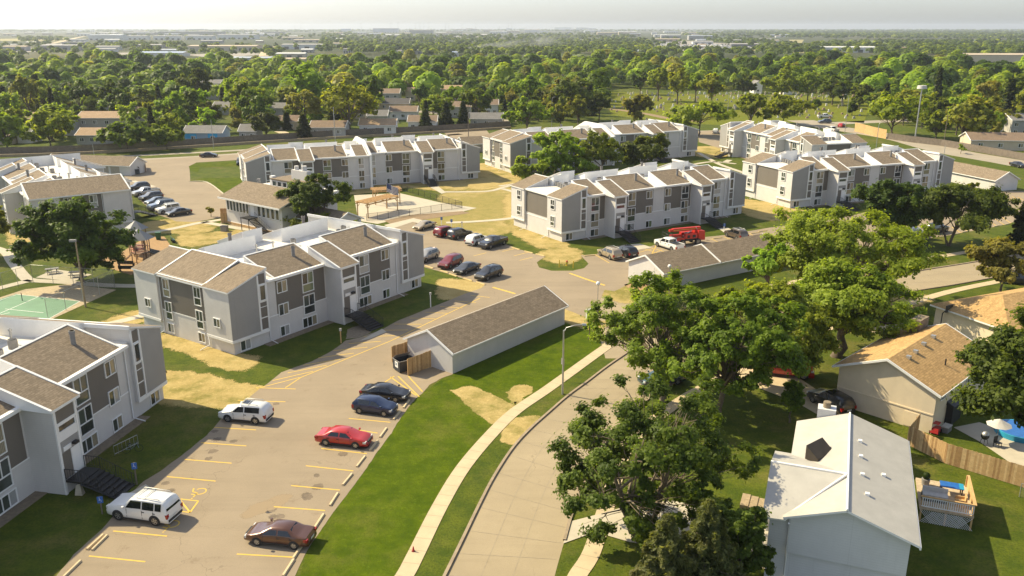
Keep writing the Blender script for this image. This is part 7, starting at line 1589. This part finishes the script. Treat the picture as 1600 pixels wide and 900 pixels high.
M['hs_grey'] = var_mat('grey_granite', (.42, .4, .38), .15, 3, .6); M['hs_pink'] = var_mat('pink_granite', (.5, .33, .26), .15, 3, .6); M['hs_white'] = var_mat('white_marble', (.75, .72, .67), .08, 3, .6); M['hs_dark'] = var_mat('sandstone', (.52, .45, .35), .15, 3, .7)
SM = stone_meshes(); cnt = 0; LBL = ['low grey granite gravestone in the rows of the cemetery', 'low pinkish granite gravestone in the rows of the cemetery', 'white marble gravestone in the rows of the cemetery', 'tall narrow sandstone gravestone in the rows of the cemetery']
pts = []
for row in range(16):
    t = row / 15; y0 = 146 + 42 * t ** 1.2
    n = int(34 - 14 * t)
    for i in range(n):
        x = 950 + (1350 - 950) * (i + rng.uniform(.1, .9)) / n; y = y0 + rng.uniform(-.6, .6)
        if rng.random() < .28 or y > 181 + 6 * math.sin(x / 90) or (abs(y - (170 + (x - 955) * .16)) < 1.6 and x < 1060): continue
        pts.append((x, y))
rng.shuffle(pts)
for x, y in pts[:285]:
    k = rng.choice([0, 0, 1, 1, 2, 2, 3]); p = P(x, y); s = rng.uniform(.85, 1.3); o = link('gravestone', SM[k], None, (p.x, p.y, 0), rng.uniform(-.2, .2) + .3); o.scale = (s, s, s); tag(o, LBL[k], 'gravestone', 'gravestones')
# ---------------------------------------------------------------- far town: sheds, works, warehouses
M['shedwhite'] = var_mat('white_sheet_metal', (.6, .6, .58), .06, .05, .6); M['shedgrey'] = var_mat('grey_concrete_panels', (.33, .32, .31), .08, .05, .8); M['shedcream'] = var_mat('cream_panels', (.5, .44, .34), .08, .05, .8); M['shedblue'] = var_mat('pale_blue_roof', (.36, .4, .46), .08, .05, .6); M['shedtan'] = var_mat('tan_membrane', (.44, .36, .26), .08, .05, .8); M['sheddark'] = var_mat('dark_sheet_metal', (.13, .135, .14), .1, .05, .7); M['glassdark'] = var_mat('far_window_band', (.05, .055, .06), .2, .1, .3); M['shiny'] = var_mat('bare_metal_roof', (.62, .62, .6), .05, .05, .25, .8)
TOWN = []
def works(x0, x1, yt, yb, wall, roof, label, dep=None, cat='warehouse', zoom=0, doors=True):
    ox = {0: 0, 1: 533, 2: 1066}.get(zoom); f = 1 / 3.0
    if zoom is not None: x0, x1, yt, yb = ox + x0 * f, ox + x1 * f, 20 + yt * f, 20 + yb * f
    b = P((x0 + x1) / 2, yb); s = mpp((x0 + x1) / 2, yb); L = (x1 - x0) * s; dpt = dep or max(12, min(60, L * .35)); h = max(4.0, (yb - yt) * s * 1.0)
    root = empty('warehouse' if cat == 'warehouse' else cat.replace(' ', '_'), b, 0, label, cat, 'far buildings of the town')
    m = MB(); m.box(-L / 2, L / 2, 0, dpt, 0, h); m.build('wall', M[wall], root); m = MB(); m.prism([(-L / 2 - .3, -.3, h), (L / 2 + .3, -.3, h), (L / 2 + .3, dpt + .3, h), (-L / 2 - .3, dpt + .3, h)], [(-L / 2 - .3, -.3, h + .4), (L / 2 + .3, -.3, h + .4), (L / 2 + .3, dpt * .5 + .3, h + 1.6), (-L / 2 - .3, dpt * .5 + .3, h + 1.6)]); m.build('roof', M[roof], root)
    if doors:
        n = min(9, max(3, int(L / 14)))
        for i in range(n): xx = -L / 2 + L * (i + .5) / n; m = MB(); m.box(xx - L / n * .22, xx + L / n * .22, -.12, 0, .1, min(h * .6, 4.2)); m.build('loading_door', M['glassdark'], root)
    TOWN.append((b.x, b.y, L, dpt)); return root
for a in [(190, 375, 155, 176, 'shedgrey', 'shedgrey', 'long grey warehouse beyond the dark tree clump at far left'), (15, 125, 160, 180, 'shedgrey', 'shedtan', 'low grey warehouse at the far left picture edge'), (415, 575, 106, 129, 'shedwhite', 'shedblue', 'pale works hall beside the diagonal far road'), (490, 560, 127, 141, 'shedwhite', 'shedwhite', 'small bright white shed before the pale works hall'),
          (575, 690, 110, 126, 'shedwhite', 'shedgrey', 'white hall with ochre ends, first of the long white band'), (720, 850, 110, 127, 'shedwhite', 'shedgrey', 'white hall in the middle of the long white band'), (870, 1000, 110, 127, 'shedwhite', 'shedgrey', 'white hall at the end of the long white band'), (1020, 1200, 104, 124, 'shedwhite', 'shedgrey', 'white hall beyond the end of the long band'),
          (740, 1040, 90, 104, 'sheddark', 'sheddark', 'long dark hall above the white band'), (580, 720, 94, 104, 'shedgrey', 'sheddark', 'grey hall left of the long dark one'), (612, 860, 189, 205, 'shedwhite', 'shiny', 'hall with shining metal roof catching the sun'), (880, 1200, 158, 180, 'shedcream', 'shedtan', 'long cream warehouse with many doors'),
          (640, 770, 152, 166, 'shedgrey', 'shedgrey', 'grey low hall left of the long cream warehouse'), (1320, 1510, 151, 171, 'shedwhite', 'shedgrey', 'white hall with dark doorways before the wooded slope'), (1320, 1420, 116, 128, 'shedcream', 'shedcream', 'narrow cream hall behind the white one'), (1375, 1505, 128, 138, 'shedcream', 'shedtan', 'cream hall with tan roof beside the wooded slope'),
          (1282, 1430, 196, 209, 'shedcream', 'shedwhite', 'low cream hall in front of the shrubby embankment'), (1060, 1270, 214, 234, 'shedblue', 'shedblue', 'pale blue roofed hall just beyond the trees'), (1270, 1432, 224, 238, 'shedtan', 'shedtan', 'tan roofed hall just beyond the trees'), (290, 400, 140, 152, 'sheddark', 'sheddark', 'dark low shed beside the diagonal far road'), (940, 1040, 132, 144, 'shedgrey', 'shedgrey', 'grey small works with many windows before the white band'), (1240, 1330, 92, 106, 'shedgrey', 'sheddark', 'grey hall near the twin masts'), (450, 560, 160, 176, 'shedwhite', 'shedgrey', 'white low hall behind the dark tree clump')]: works(*a, zoom=0)
for a in [(0, 45, 76, 90, 'shedblue', 'shedblue', 'blue grey hall at the start of the skyline'), (150, 265, 74, 93, 'shedblue', 'shedgrey', 'blue grey big hall on the skyline above the woods'), (320, 430, 82, 98, 'sheddark', 'shedgrey', 'dark hall beside the masts'), (296, 332, 96, 106, 'shedcream', 'shedcream', 'small cream shed at the end of the dark hall'), (508, 548, 188, 208, 'shedwhite', 'shiny', 'white barn group beside the smoke'), (264, 284, 182, 195, 'wallwhite', 'roofgrey', 'little white house at the foot of the wooded slope'),
          (800, 826, 172, 186, 'shedgrey', 'shedgrey', 'first small shed along the foot of the woods'), (838, 872, 172, 187, 'sheddark', 'shedgrey', 'dark shed along the foot of the woods'), (940, 972, 172, 186, 'shedcream', 'shedcream', 'cream shed along the foot of the woods'), (1074, 1102, 170, 181, 'shedcream', 'shedtan', 'tan shed along the foot of the woods'), (1384, 1406, 180, 200, 'shedwhite', 'shedwhite', 'white square block among trees before the car yards'), (1200, 1290, 94, 115, 'shedcream', 'shedcream', 'cream works building in the far town'),
          (1300, 1385, 92, 105, 'shedtan', 'shedgrey', 'tan works building in the far town'), (1500, 1592, 106, 122, 'shedgrey', 'shedwhite', 'grey office block with white roof edge'), (1000, 1080, 68, 80, 'shedwhite', 'shedwhite', 'bright white hall on the skyline right of the masts'), (1100, 1160, 70, 82, 'shedwhite', 'shedgrey', 'white hall on the skyline beside a steeple'), (700, 760, 84, 95, 'shedcream', 'shedgrey', 'cream hall in the far town centre'), (860, 930, 80, 92, 'shedwhite', 'shedtan', 'white hall in the far town centre'), (1470, 1590, 124, 136, 'shedtan', 'shedtan', 'low tan hall beside the car yards'), (330, 400, 182, 193, 'shedgrey', 'shedgrey', 'grey low shed left of the white barns'), (10, 46, 172, 190, 'wallgrey', 'roofgrey', 'grey far house before the wooded slope')]: works(*a, zoom=1)
for a in [(30, 142, 109, 127, 'shedgrey', 'shedblue', 'grey hall with blue grey roof above the car yards'), (50, 145, 136, 148, 'shedwhite', 'shedgrey', 'white low hall among the car yards'), (230, 360, 148, 162, 'sheddark', 'shedgrey', 'dark low hall at the end of the car yards'), (656, 912, 164, 187, 'shedwhite', 'shedwhite', 'very large white warehouse at far right'), (916, 970, 168, 180, 'shedcream', 'shedtan', 'tan block next to the large white warehouse'), (1010, 1110, 166, 178, 'shedcream', 'roofbrown', 'row of far brown roofed houses right of the large white warehouse')]: works(*a, zoom=2)
works(1508, 1640, 87, 104, 'wallbeige', 'shedtan', 'long beige apartment house among the trees at far right', cat='apartment house', zoom=None, dep=22)
for i in range(120):      # smaller pale buildings sprinkled through the far town
    zo = rng.choice([0, 0, 0, 1, 1, 2]); x = rng.uniform(0, 1600) if zo < 2 else rng.uniform(0, 500); y = rng.choice([rng.uniform(86, 112), rng.uniform(98, 190)]) if zo == 0 else rng.uniform(80, 116) if zo == 1 else rng.uniform(100, 170); w = rng.uniform(20, 90); hgt = rng.uniform(6, 10) * (1 if y < 130 else 1.3)
    c, lab = rng.choice([('shedwhite', 'white'), ('shedwhite', 'white'), ('shedcream', 'cream'), ('shedgrey', 'grey'), ('shedtan', 'tan')])
    px, py = (0, 533, 1066)[zo] + (x + w / 2) / 3, 20 + y / 3
    q = P(px, py)
    if any(abs(q.y - hy) < 70 and abs(q.x - hx) < L * .6 + 30 for hx, hy, L, dp in TOWN): continue
    works(x, x + w, y - hgt, y, c, rng.choice(['shedgrey', 'shedwhite', 'shedblue', 'shedtan']), f'small far {lab} building among many scattered through the hazy town', zoom=zo, cat='far building', doors=w > 50)
# fields, yards and roads far out
def far_mat(n, c): return var_mat(n, c, .15, .02, .95, fine=.15)
M['field'] = far_mat('green_field', (.12, .16, .03)); M['fieldy'] = far_mat('yellow_field', (.3, .26, .09)); M['yard'] = far_mat('paved_yard', (.3, .27, .23))
def zz(q, zoom): ox = (0, 533, 1066)[zoom]; return [(ox + x / 3, 20 + y / 3) for x, y in q]
for i, (nm, q, zoom, mt) in enumerate([('field', [(0, 132), (0, 122), (300, 117), (330, 120), (270, 134)], 0, 'fieldy'), ('field', [(830, 132), (960, 127), (1230, 130), (1120, 166), (1000, 158)], 2, 'field'), ('field', [(150, 114), (260, 122), (480, 160), (330, 145), (170, 132)], 2, 'field'), ('field', [(500, 126), (570, 126), (560, 142), (510, 138)], 2, 'fieldy'), ('field', [(1240, 130), (1420, 122), (1500, 128), (1330, 136)], 2, 'field'), ('field', [(820, 200), (1100, 190), (1200, 200), (950, 206)], 1, 'field'), ('yard', [(400, 190), (620, 186), (900, 196), (620, 206), (400, 204)], 0, 'yard'), ('yard', [(860, 196), (1180, 186), (1250, 196), (1000, 212)], 0, 'yard'), ('yard', [(420, 120), (640, 98), (760, 104), (620, 120)], 1, 'yard'), ('yard', [(0, 130), (330, 152), (520, 170), (400, 172), (0, 178)], 2, 'yard'), ('yard', [(1420, 150), (1600, 128), (1600, 185), (1500, 175)], 1, 'yard'), ('yard', [(0, 170), (110, 155), (200, 180), (60, 190)], 0, 'yard'), ('field', [(250, 165), (520, 178), (640, 190), (400, 186)], 2, 'fieldy')]): sheet(nm, zz(q, zoom), .004 + i * .012, M[mt])
ribbon('far_road', [(80, 68), (100, 64), (118, 59.5), (132, 57)], 14, .2, M['walk']); ribbon('far_road', [(412, 88), (415, 80), (420, 74), (455, 72)], 12, .2, M['walk']); ribbon('neighbourhood_road', [(268, 146), (282, 136), (298, 122), (330, 118)], 7, .1, M['walk']); ribbon('neighbourhood_road', [(436, 218), (446, 210), (436, 205)], 3.5, .05, M['walk'])
ribbon('neighbourhood_road', [(560, 176), (650, 174), (760, 186), (800, 190)], 7, .05, M['road_far'])
# cars standing in the far yards: nobody could count them
def yard_cars():
    mb = MB(); 
    for q, zoom, n in (([430, 640, 101, 115], 1, 330), ([1450, 1595, 140, 170], 1, 260), ([0, 330, 150, 172], 2, 420), ([370, 510, 148, 166], 2, 220), ([640, 760, 104, 112], 1, 120)):
        for _ in range(n):
            p = P(*zz([(rng.uniform(q[0], q[1]), rng.uniform(q[2], q[3]))], zoom)[0]); k = rng.choice([0, 0, 0, 1, 2]); a = rng.choice([0, 1.57]); 
            c, s = math.cos(a), math.sin(a); L, Wd = 4.6, 1.8; z = rng.uniform(1.3, 2.4)
            mb.obox(p, (c, s), L, Wd, .2, z * .55, k); mb.obox(p, (c, s), L * .55, Wd * .9, z * .55, z, k)
    tag(mb.build('far_parked_cars', [PAINT['white'], PAINT['silver'], PAINT['darkgrey']]), 'mass of far parked cars in the yards of the town', kind='stuff')
yard_cars()
# masts on the skyline
for i, x in enumerate([95, 235, 268, 350, 370, 388, 412, 490, 505, 567, 632, 742, 785, 800]):
    px = 533 + x / 3; top = 20 + [46, 42, 40, 44, 40, 38, 44, 48, 52, 50, 48, 62, 40, 25][i] / 3; b = P(px, 49.5); h = min(70, up(px, top, px, 49.5)); simple('transmission_pole', b, 0, 'thin grey transmission pole on the skyline', 'mast', [('pole', lambda m: m.tube([(0, 0, 0), (0, 0, h)], [1.6, .9], 5), 'metal'), ('crossarm', lambda m: m.box(-6, 6, -.4, .4, h * .88, h * .9), 'metal')], 'transmission poles on the skyline')
for x, y, t in ((1384, 90, 56), (1412, 90, 58)): px = x / 3; b = P(px, 20 + y / 3 + 3); h = up(px, 20 + t / 3, px, 20 + y / 3 + 3); simple('mast', b, 0, 'one of a pair of thin masts beyond the white halls', 'mast', [('pole', lambda m: m.tube([(0, 0, 0), (0, 0, h)], [.7, .35], 5), 'metal')], 'masts beyond the white halls')
# ---------------------------------------------------------------- the trees of the neighbourhood
g = np.random.default_rng(11)
PROTO = []
for k in range(9):
    h = 12; rx = [4.6, 5.4, 5.0, 4.2, 5.8, 4.8, 5.2, 3.8, 5.0][k]; tm, cm = deciduous('tree', h, rx, [2.2, 2.6, 1.8, 2.4, 2.8, 2.0, 2.4, 1.6, 2.2][k], 3200, .62, M['leaf'], 100 + k, K=60, clump=.17); PROTO.append((tm, cm, rx, 'd'))
for k in range(2):
    tm, cm = conifer('spruce', 12, 2.8, 1500, .75, M['needle'], 50 + k); PROTO.append((tm, cm, 2.8, 'c'))
VAR = {}
def crown_var(k, mat):
    if (k, mat) not in VAR:
        me = PROTO[k][1].copy(); me.materials.clear(); me.materials.append(M[mat]); VAR[(k, mat)] = me
    return VAR[(k, mat)]
TONES = [('leaf', 'mid green'), ('leaf', 'mid green'), ('leaf_dark', 'dark green'), ('leaf_dark', 'dark green'), ('leaf', 'mid green'), ('leaf_yellow', 'yellow green'), ('leaf_yellow', 'yellow green'), ('leaf_dark', 'dark green'), ('leaf_olive', 'olive')]
def in_poly(x, y, poly):
    c = False
    for (x0, y0), (x1, y1) in zip(poly, poly[1:] + poly[:1]):
        if (y0 > y) != (y1 > y) and x < (x1 - x0) * (y - y0) / (y1 - y0) + x0: c = not c
    return c
def topix(x, y, z=0):
    d = Vector((x, y, z - CAM_H)); f = d.y * CT - d.z * ST; v = -d.y * ST - d.z * CT; return 800 + FPX * d.x / f, 450 + FPX * v / f
CEM = [(940, 138), (1345, 148), (1366, 168), (1352, 200), (1240, 200), (950, 196), (935, 185)]
CROSS = [(1235, 205), (1340, 180), (1650, 250), (1650, 300), (1240, 230)]
FEN = [(-60, 243), (118, 238), (300, 227.5), (400, 220.5), (520, 213), (660, 206), (798, 198), (860, 193), (935, 186), (1345, 152), (1390, 205), (1470, 216), (1540, 226), (1650, 240)]
def fence_y(px):
    for (a, b), (c, d) in zip(FEN, FEN[1:]):
        if a <= px <= c: return b + (d - b) * (px - a) / (c - a)
    return 999
cand = []; cell = {}
for _ in range(60000):
    y = g.uniform(225, 760) ; x = g.uniform(-1, 1) * (y * .66 + 20); px, py = topix(x, y)
    if px < -45 or px > 1645: continue
    if py > fence_y(px) - 4 or in_poly(px, py, CEM) or in_poly(px, py, CROSS): continue
    r = g.uniform(.65, 1.5) if g.random() < .7 else g.uniform(.5, .9); sp = 8.0 * r if y > 420 else 8.6 * r
    k = (int(x // 12), int(y // 12)); bad = False
    for i in (-1, 0, 1):
        for j in (-1, 0, 1):
            for (a, b, q) in cell.get((k[0] + i, k[1] + j), ()):
                if (a - x) ** 2 + (b - y) ** 2 < (sp * .5 + q * .5) ** 2: bad = True
    if bad: continue
    for hx, hy, L, dp, lab in HOUSES:
        xx = x - hx * (y / hy) 
        if hy - 85 < y < hy + .5 and abs(xx) < L / 2 + 1.5 and (y > hy - 24 or g.random() < .9): bad = True
        if hy - 2 < y < hy + dp + 4 and abs(x - hx) < L / 2 + 4: bad = True
    for hx, hy, L, dp in TOWN:
        if hy - 6 < y < hy + dp + 4 and abs(x - hx) < L / 2 + 3: bad = True
        if hy - 180 < y < hy and abs(x - hx * y / hy) < L / 2 and hy < 900: bad = True
    for tx, ty, trx in PLANTED:
        if (tx - x) ** 2 + (ty - y) ** 2 < (trx * .8 + 3) ** 2: bad = True
    # the road gap
    if in_poly(px, py, [(262, 150), (280, 130), (302, 116), (318, 116), (292, 150)]): bad = True
    if bad: continue
    cell.setdefault(k, []).append((x, y, sp)); cand.append((x, y, r))
cand.sort(key=lambda c: c[1])
KEEP = 255
SHORT = [(hx, hy, lab.split(' with ')[0] if len(lab.split(' with ')[0].split()) > 2 else lab) for hx, hy, L, dp, lab in HOUSES]
for i, (x, y, r) in enumerate(cand[:KEEP]):
    k = int(g.integers(0, 9)) if g.random() < .9 else int(g.integers(9, 11)); mt, tone = TONES[int(g.integers(0, len(TONES)))]
    if k >= 9: mt, tone = 'needle', 'dark'
    s = r * g.uniform(.82, 1.12); p = (x, y, 0); kind = 'spruce' if k >= 9 else 'rounded tree'
    hx, hy, sh = min(SHORT, key=lambda q: (q[0] - x) ** 2 + (q[1] - y) ** 2); dd = math.hypot(hx - x, hy - y)
    size = 'tall' if s > 1.1 else ('small' if s < .75 else 'medium')
    rel = 'behind the' if y > hy + 4 and abs(x - hx) < 16 else 'beside the'
    lab = f'{size} {tone} {kind} {rel} {sh}' if dd < 34 else f'{size} {tone} {kind} in the wooded quarter beyond the boulevard'
    lab = ' '.join(lab.split()[:16])
    root = empty('spruce_tree' if k >= 9 else 'round_tree', p, g.uniform(0, 6.28), lab, 'tree', 'trees of the wooded quarter'); wx = s * g.uniform(.85, 1.25); root.scale = (wx, wx, s * g.uniform(.72, 1.3))
    link('trunk', PROTO[k][0], root); link('crown', crown_var(k, mt), root)
# everything farther reads as one mass of woods
def woods(name, label, spots, card, per, mats, seed):
    gg = np.random.default_rng(seed); cs, ns, ss, tt, mi = [], [], [], [], []
    for x, y, h, r in spots:
        n = per; d = gg.normal(size=(n, 3)); d /= np.linalg.norm(d, axis=1, keepdims=True); d[:, 2] = np.abs(d[:, 2]) * 1.15 - .25
        lob = gg.normal(size=(4, 3)); rr = .72 + .28 * np.max(np.clip(d @ (lob / np.linalg.norm(lob, axis=1, keepdims=True)).T, 0, 1) ** 3, axis=1)
        c = np.array([x, y, h * .56]) + d * np.array([r, r, h * .44]) * (rr * gg.uniform(.75, 1.05, n))[:, None]; cs.append(c); ns.append(d + np.array([0, 0, .5]) + gg.normal(size=(n, 3)) * .24)
        ss.append(card * r / 5 * gg.uniform(.7, 1.3, n)); tt.append(np.clip(gg.uniform(.1, .9) + (gg.random(n) - .5) * .22, 0, 1)); mi.append(np.full(n, gg.choice(len(mats), p=[.42, .34, .14, .10][:len(mats)] if len(mats) == 4 else None)))
    cen, nor = np.concatenate(cs), np.concatenate(ns); me = leaf_mesh(name, cen, nor, np.concatenate(ss), np.concatenate(tt), M[mats[0]], gg, 1.2)
    for m in mats[1:]: me.materials.append(M[m])
    me.polygons.foreach_set('material_index', np.concatenate(mi).astype(np.int32)); me.update(); tag(link(name, me), label, kind='stuff')
woods('woods', 'mass of treetops over the far part of the housing quarter', [(x, y, 12 * r ** .7 * g.uniform(.65, 1.35), 4.9 * r * g.uniform(.85, 1.35)) for x, y, r in cand[KEEP:]], 1.45, 250, ['leaf', 'leaf_dark', 'leaf_yellow', 'leaf_olive'], 3)
FARW = [([(533, 86), (545, 60), (640, 56), (780, 58), (900, 52), (960, 53), (1010, 66), (1020, 78), (960, 86), (760, 88)], 1500), ([(1070, 60), (1150, 58), (1200, 66), (1290, 82), (1200, 80), (1120, 70)], 170), ([(1130, 47), (1600, 46.5), (1600, 62), (1400, 60), (1250, 58), (1130, 53)], 2000), ([(1060, 52), (1600, 55), (1600, 63), (1300, 62), (1060, 57)], 500), ([(1240, 78), (1290, 70), (1440, 68), (1600, 64), (1600, 86), (1420, 88), (1300, 86)], 700),
        ([(0, 47), (533, 47.5), (533, 51), (0, 51)], 520), ([(0, 70), (120, 66), (260, 72), (420, 76), (533, 72), (533, 88), (420, 92), (200, 90), (0, 92)], 170), ([(120, 56), (533, 52), (533, 66), (300, 66)], 80), ([(505, 52), (560, 52), (545, 74), (500, 78)], 160), ([(533, 46.5), (1130, 46.5), (1130, 50), (533, 50)], 420), ([(960, 70), (1066, 60), (1080, 84), (980, 90)], 60), ([(640, 84), (1240, 82), (1600, 84), (1600, 92), (640, 93)], 420), ([(20, 62), (100, 62), (110, 66), (30, 68)], 70), ([(180, 74), (280, 72), (270, 78), (190, 79)], 60)]
sp = []
for poly, n in FARW:
    xs = [p[0] for p in poly]; ys = [p[1] for p in poly]; c = 0; tries = 0
    while c < n and tries < n * 12:
        tries += 1; px, py = g.uniform(min(xs), max(xs)), g.uniform(min(ys), max(ys))
        if not in_poly(px, py, poly): continue
        p = P(px, py); f = 1.0 if p.y < 2500 else (1.5 if p.y < 5000 else 2.2)
        if any(hy - 3 < p.y < hy + dp + 3 and abs(p.x - hx) < L / 2 for hx, hy, L, dp in TOWN): continue
        if any(hy - 250 < p.y < hy and abs(p.x - hx * p.y / hy) < L / 2 for hx, hy, L, dp in TOWN) and g.random() < .85: continue
        sp.append((p.x, p.y, g.uniform(9, 14) * (1 + .25 * (f - 1)), g.uniform(4.5, 7) * f)); c += 1
woods('far_woods', 'far dark woods and hedgerows out to the horizon', sp, 2.6, 46, ['leaf_dark', 'leaf_dark', 'leaf_dark', 'leaf'], 5)
# ---------------------------------------------------------------- smoke and the hazy air
def smoke():
    k = N('thin_smoke'); k.t.nodes.remove(k.b); v = k.n('ShaderNodeVolumePrincipled'); v.inputs['Color'].default_value = (.75, .76, .78, 1); v.inputs['Anisotropy'].default_value = .2
    tc = k.n('ShaderNodeTexCoord').outputs['Generated']; x = k.n('ShaderNodeSeparateXYZ'); k.l(tc, x.inputs[0])
    nz = k.n('ShaderNodeTexNoise', i_Scale=6.0, i_Detail=4.0, i_Roughness=.65); k.l(tc, nz.inputs['Vector'])
    cy = k.math('SUBTRACT', x.outputs[2], k.math('ADD', k.math('MULTIPLY', k.math('POWER', x.outputs[0], .6), .55), .1)); w = k.math('ADD', k.math('MULTIPLY', x.outputs[0], .3), .08)
    core = k.math('SUBTRACT', 1.0, k.smooth(k.math('DIVIDE', k.math('ABSOLUTE', cy), w), .2, 1.0)); yy = k.math('SUBTRACT', 1.0, k.smooth(k.math('ABSOLUTE', k.math('SUBTRACT', x.outputs[1], .5)), .15, .5))
    fade = k.math('SUBTRACT', 1.0, k.smooth(x.outputs[0], .3, 1.0))
    den = k.math('MULTIPLY', k.math('MULTIPLY', k.math('MULTIPLY', core, yy), k.smooth(nz.outputs['Fac'], .42, .7)), k.math('MULTIPLY', fade, .045)); k.l(den, v.inputs['Density']); k.l(v.outputs[0], k.t.nodes['Material Output'].inputs['Volume'])
    p = P(718, 86); m = MB(); m.box(0, 190, -22, 22, 1, 34); o = m.build('smoke', k.m, None, p); tag(o, 'thin pale smoke drifting from the white barns', kind='stuff')
smoke()
def haze():
    k = N('hazy_air'); k.t.nodes.remove(k.b); v = k.n('ShaderNodeVolumePrincipled'); v.inputs['Color'].default_value = (.82, .89, 1.0, 1); v.inputs['Anisotropy'].default_value = .3; v.inputs['Density'].default_value = HAZE
    k.l(v.outputs[0], k.t.nodes['Material Output'].inputs['Volume']); m = MB(); m.box(-9300, 9300, -320, 13800, -1.0, 72); o = m.build('haze', k.m); tag(o, kind='stuff')
HAZE = 0.95e-4
haze()
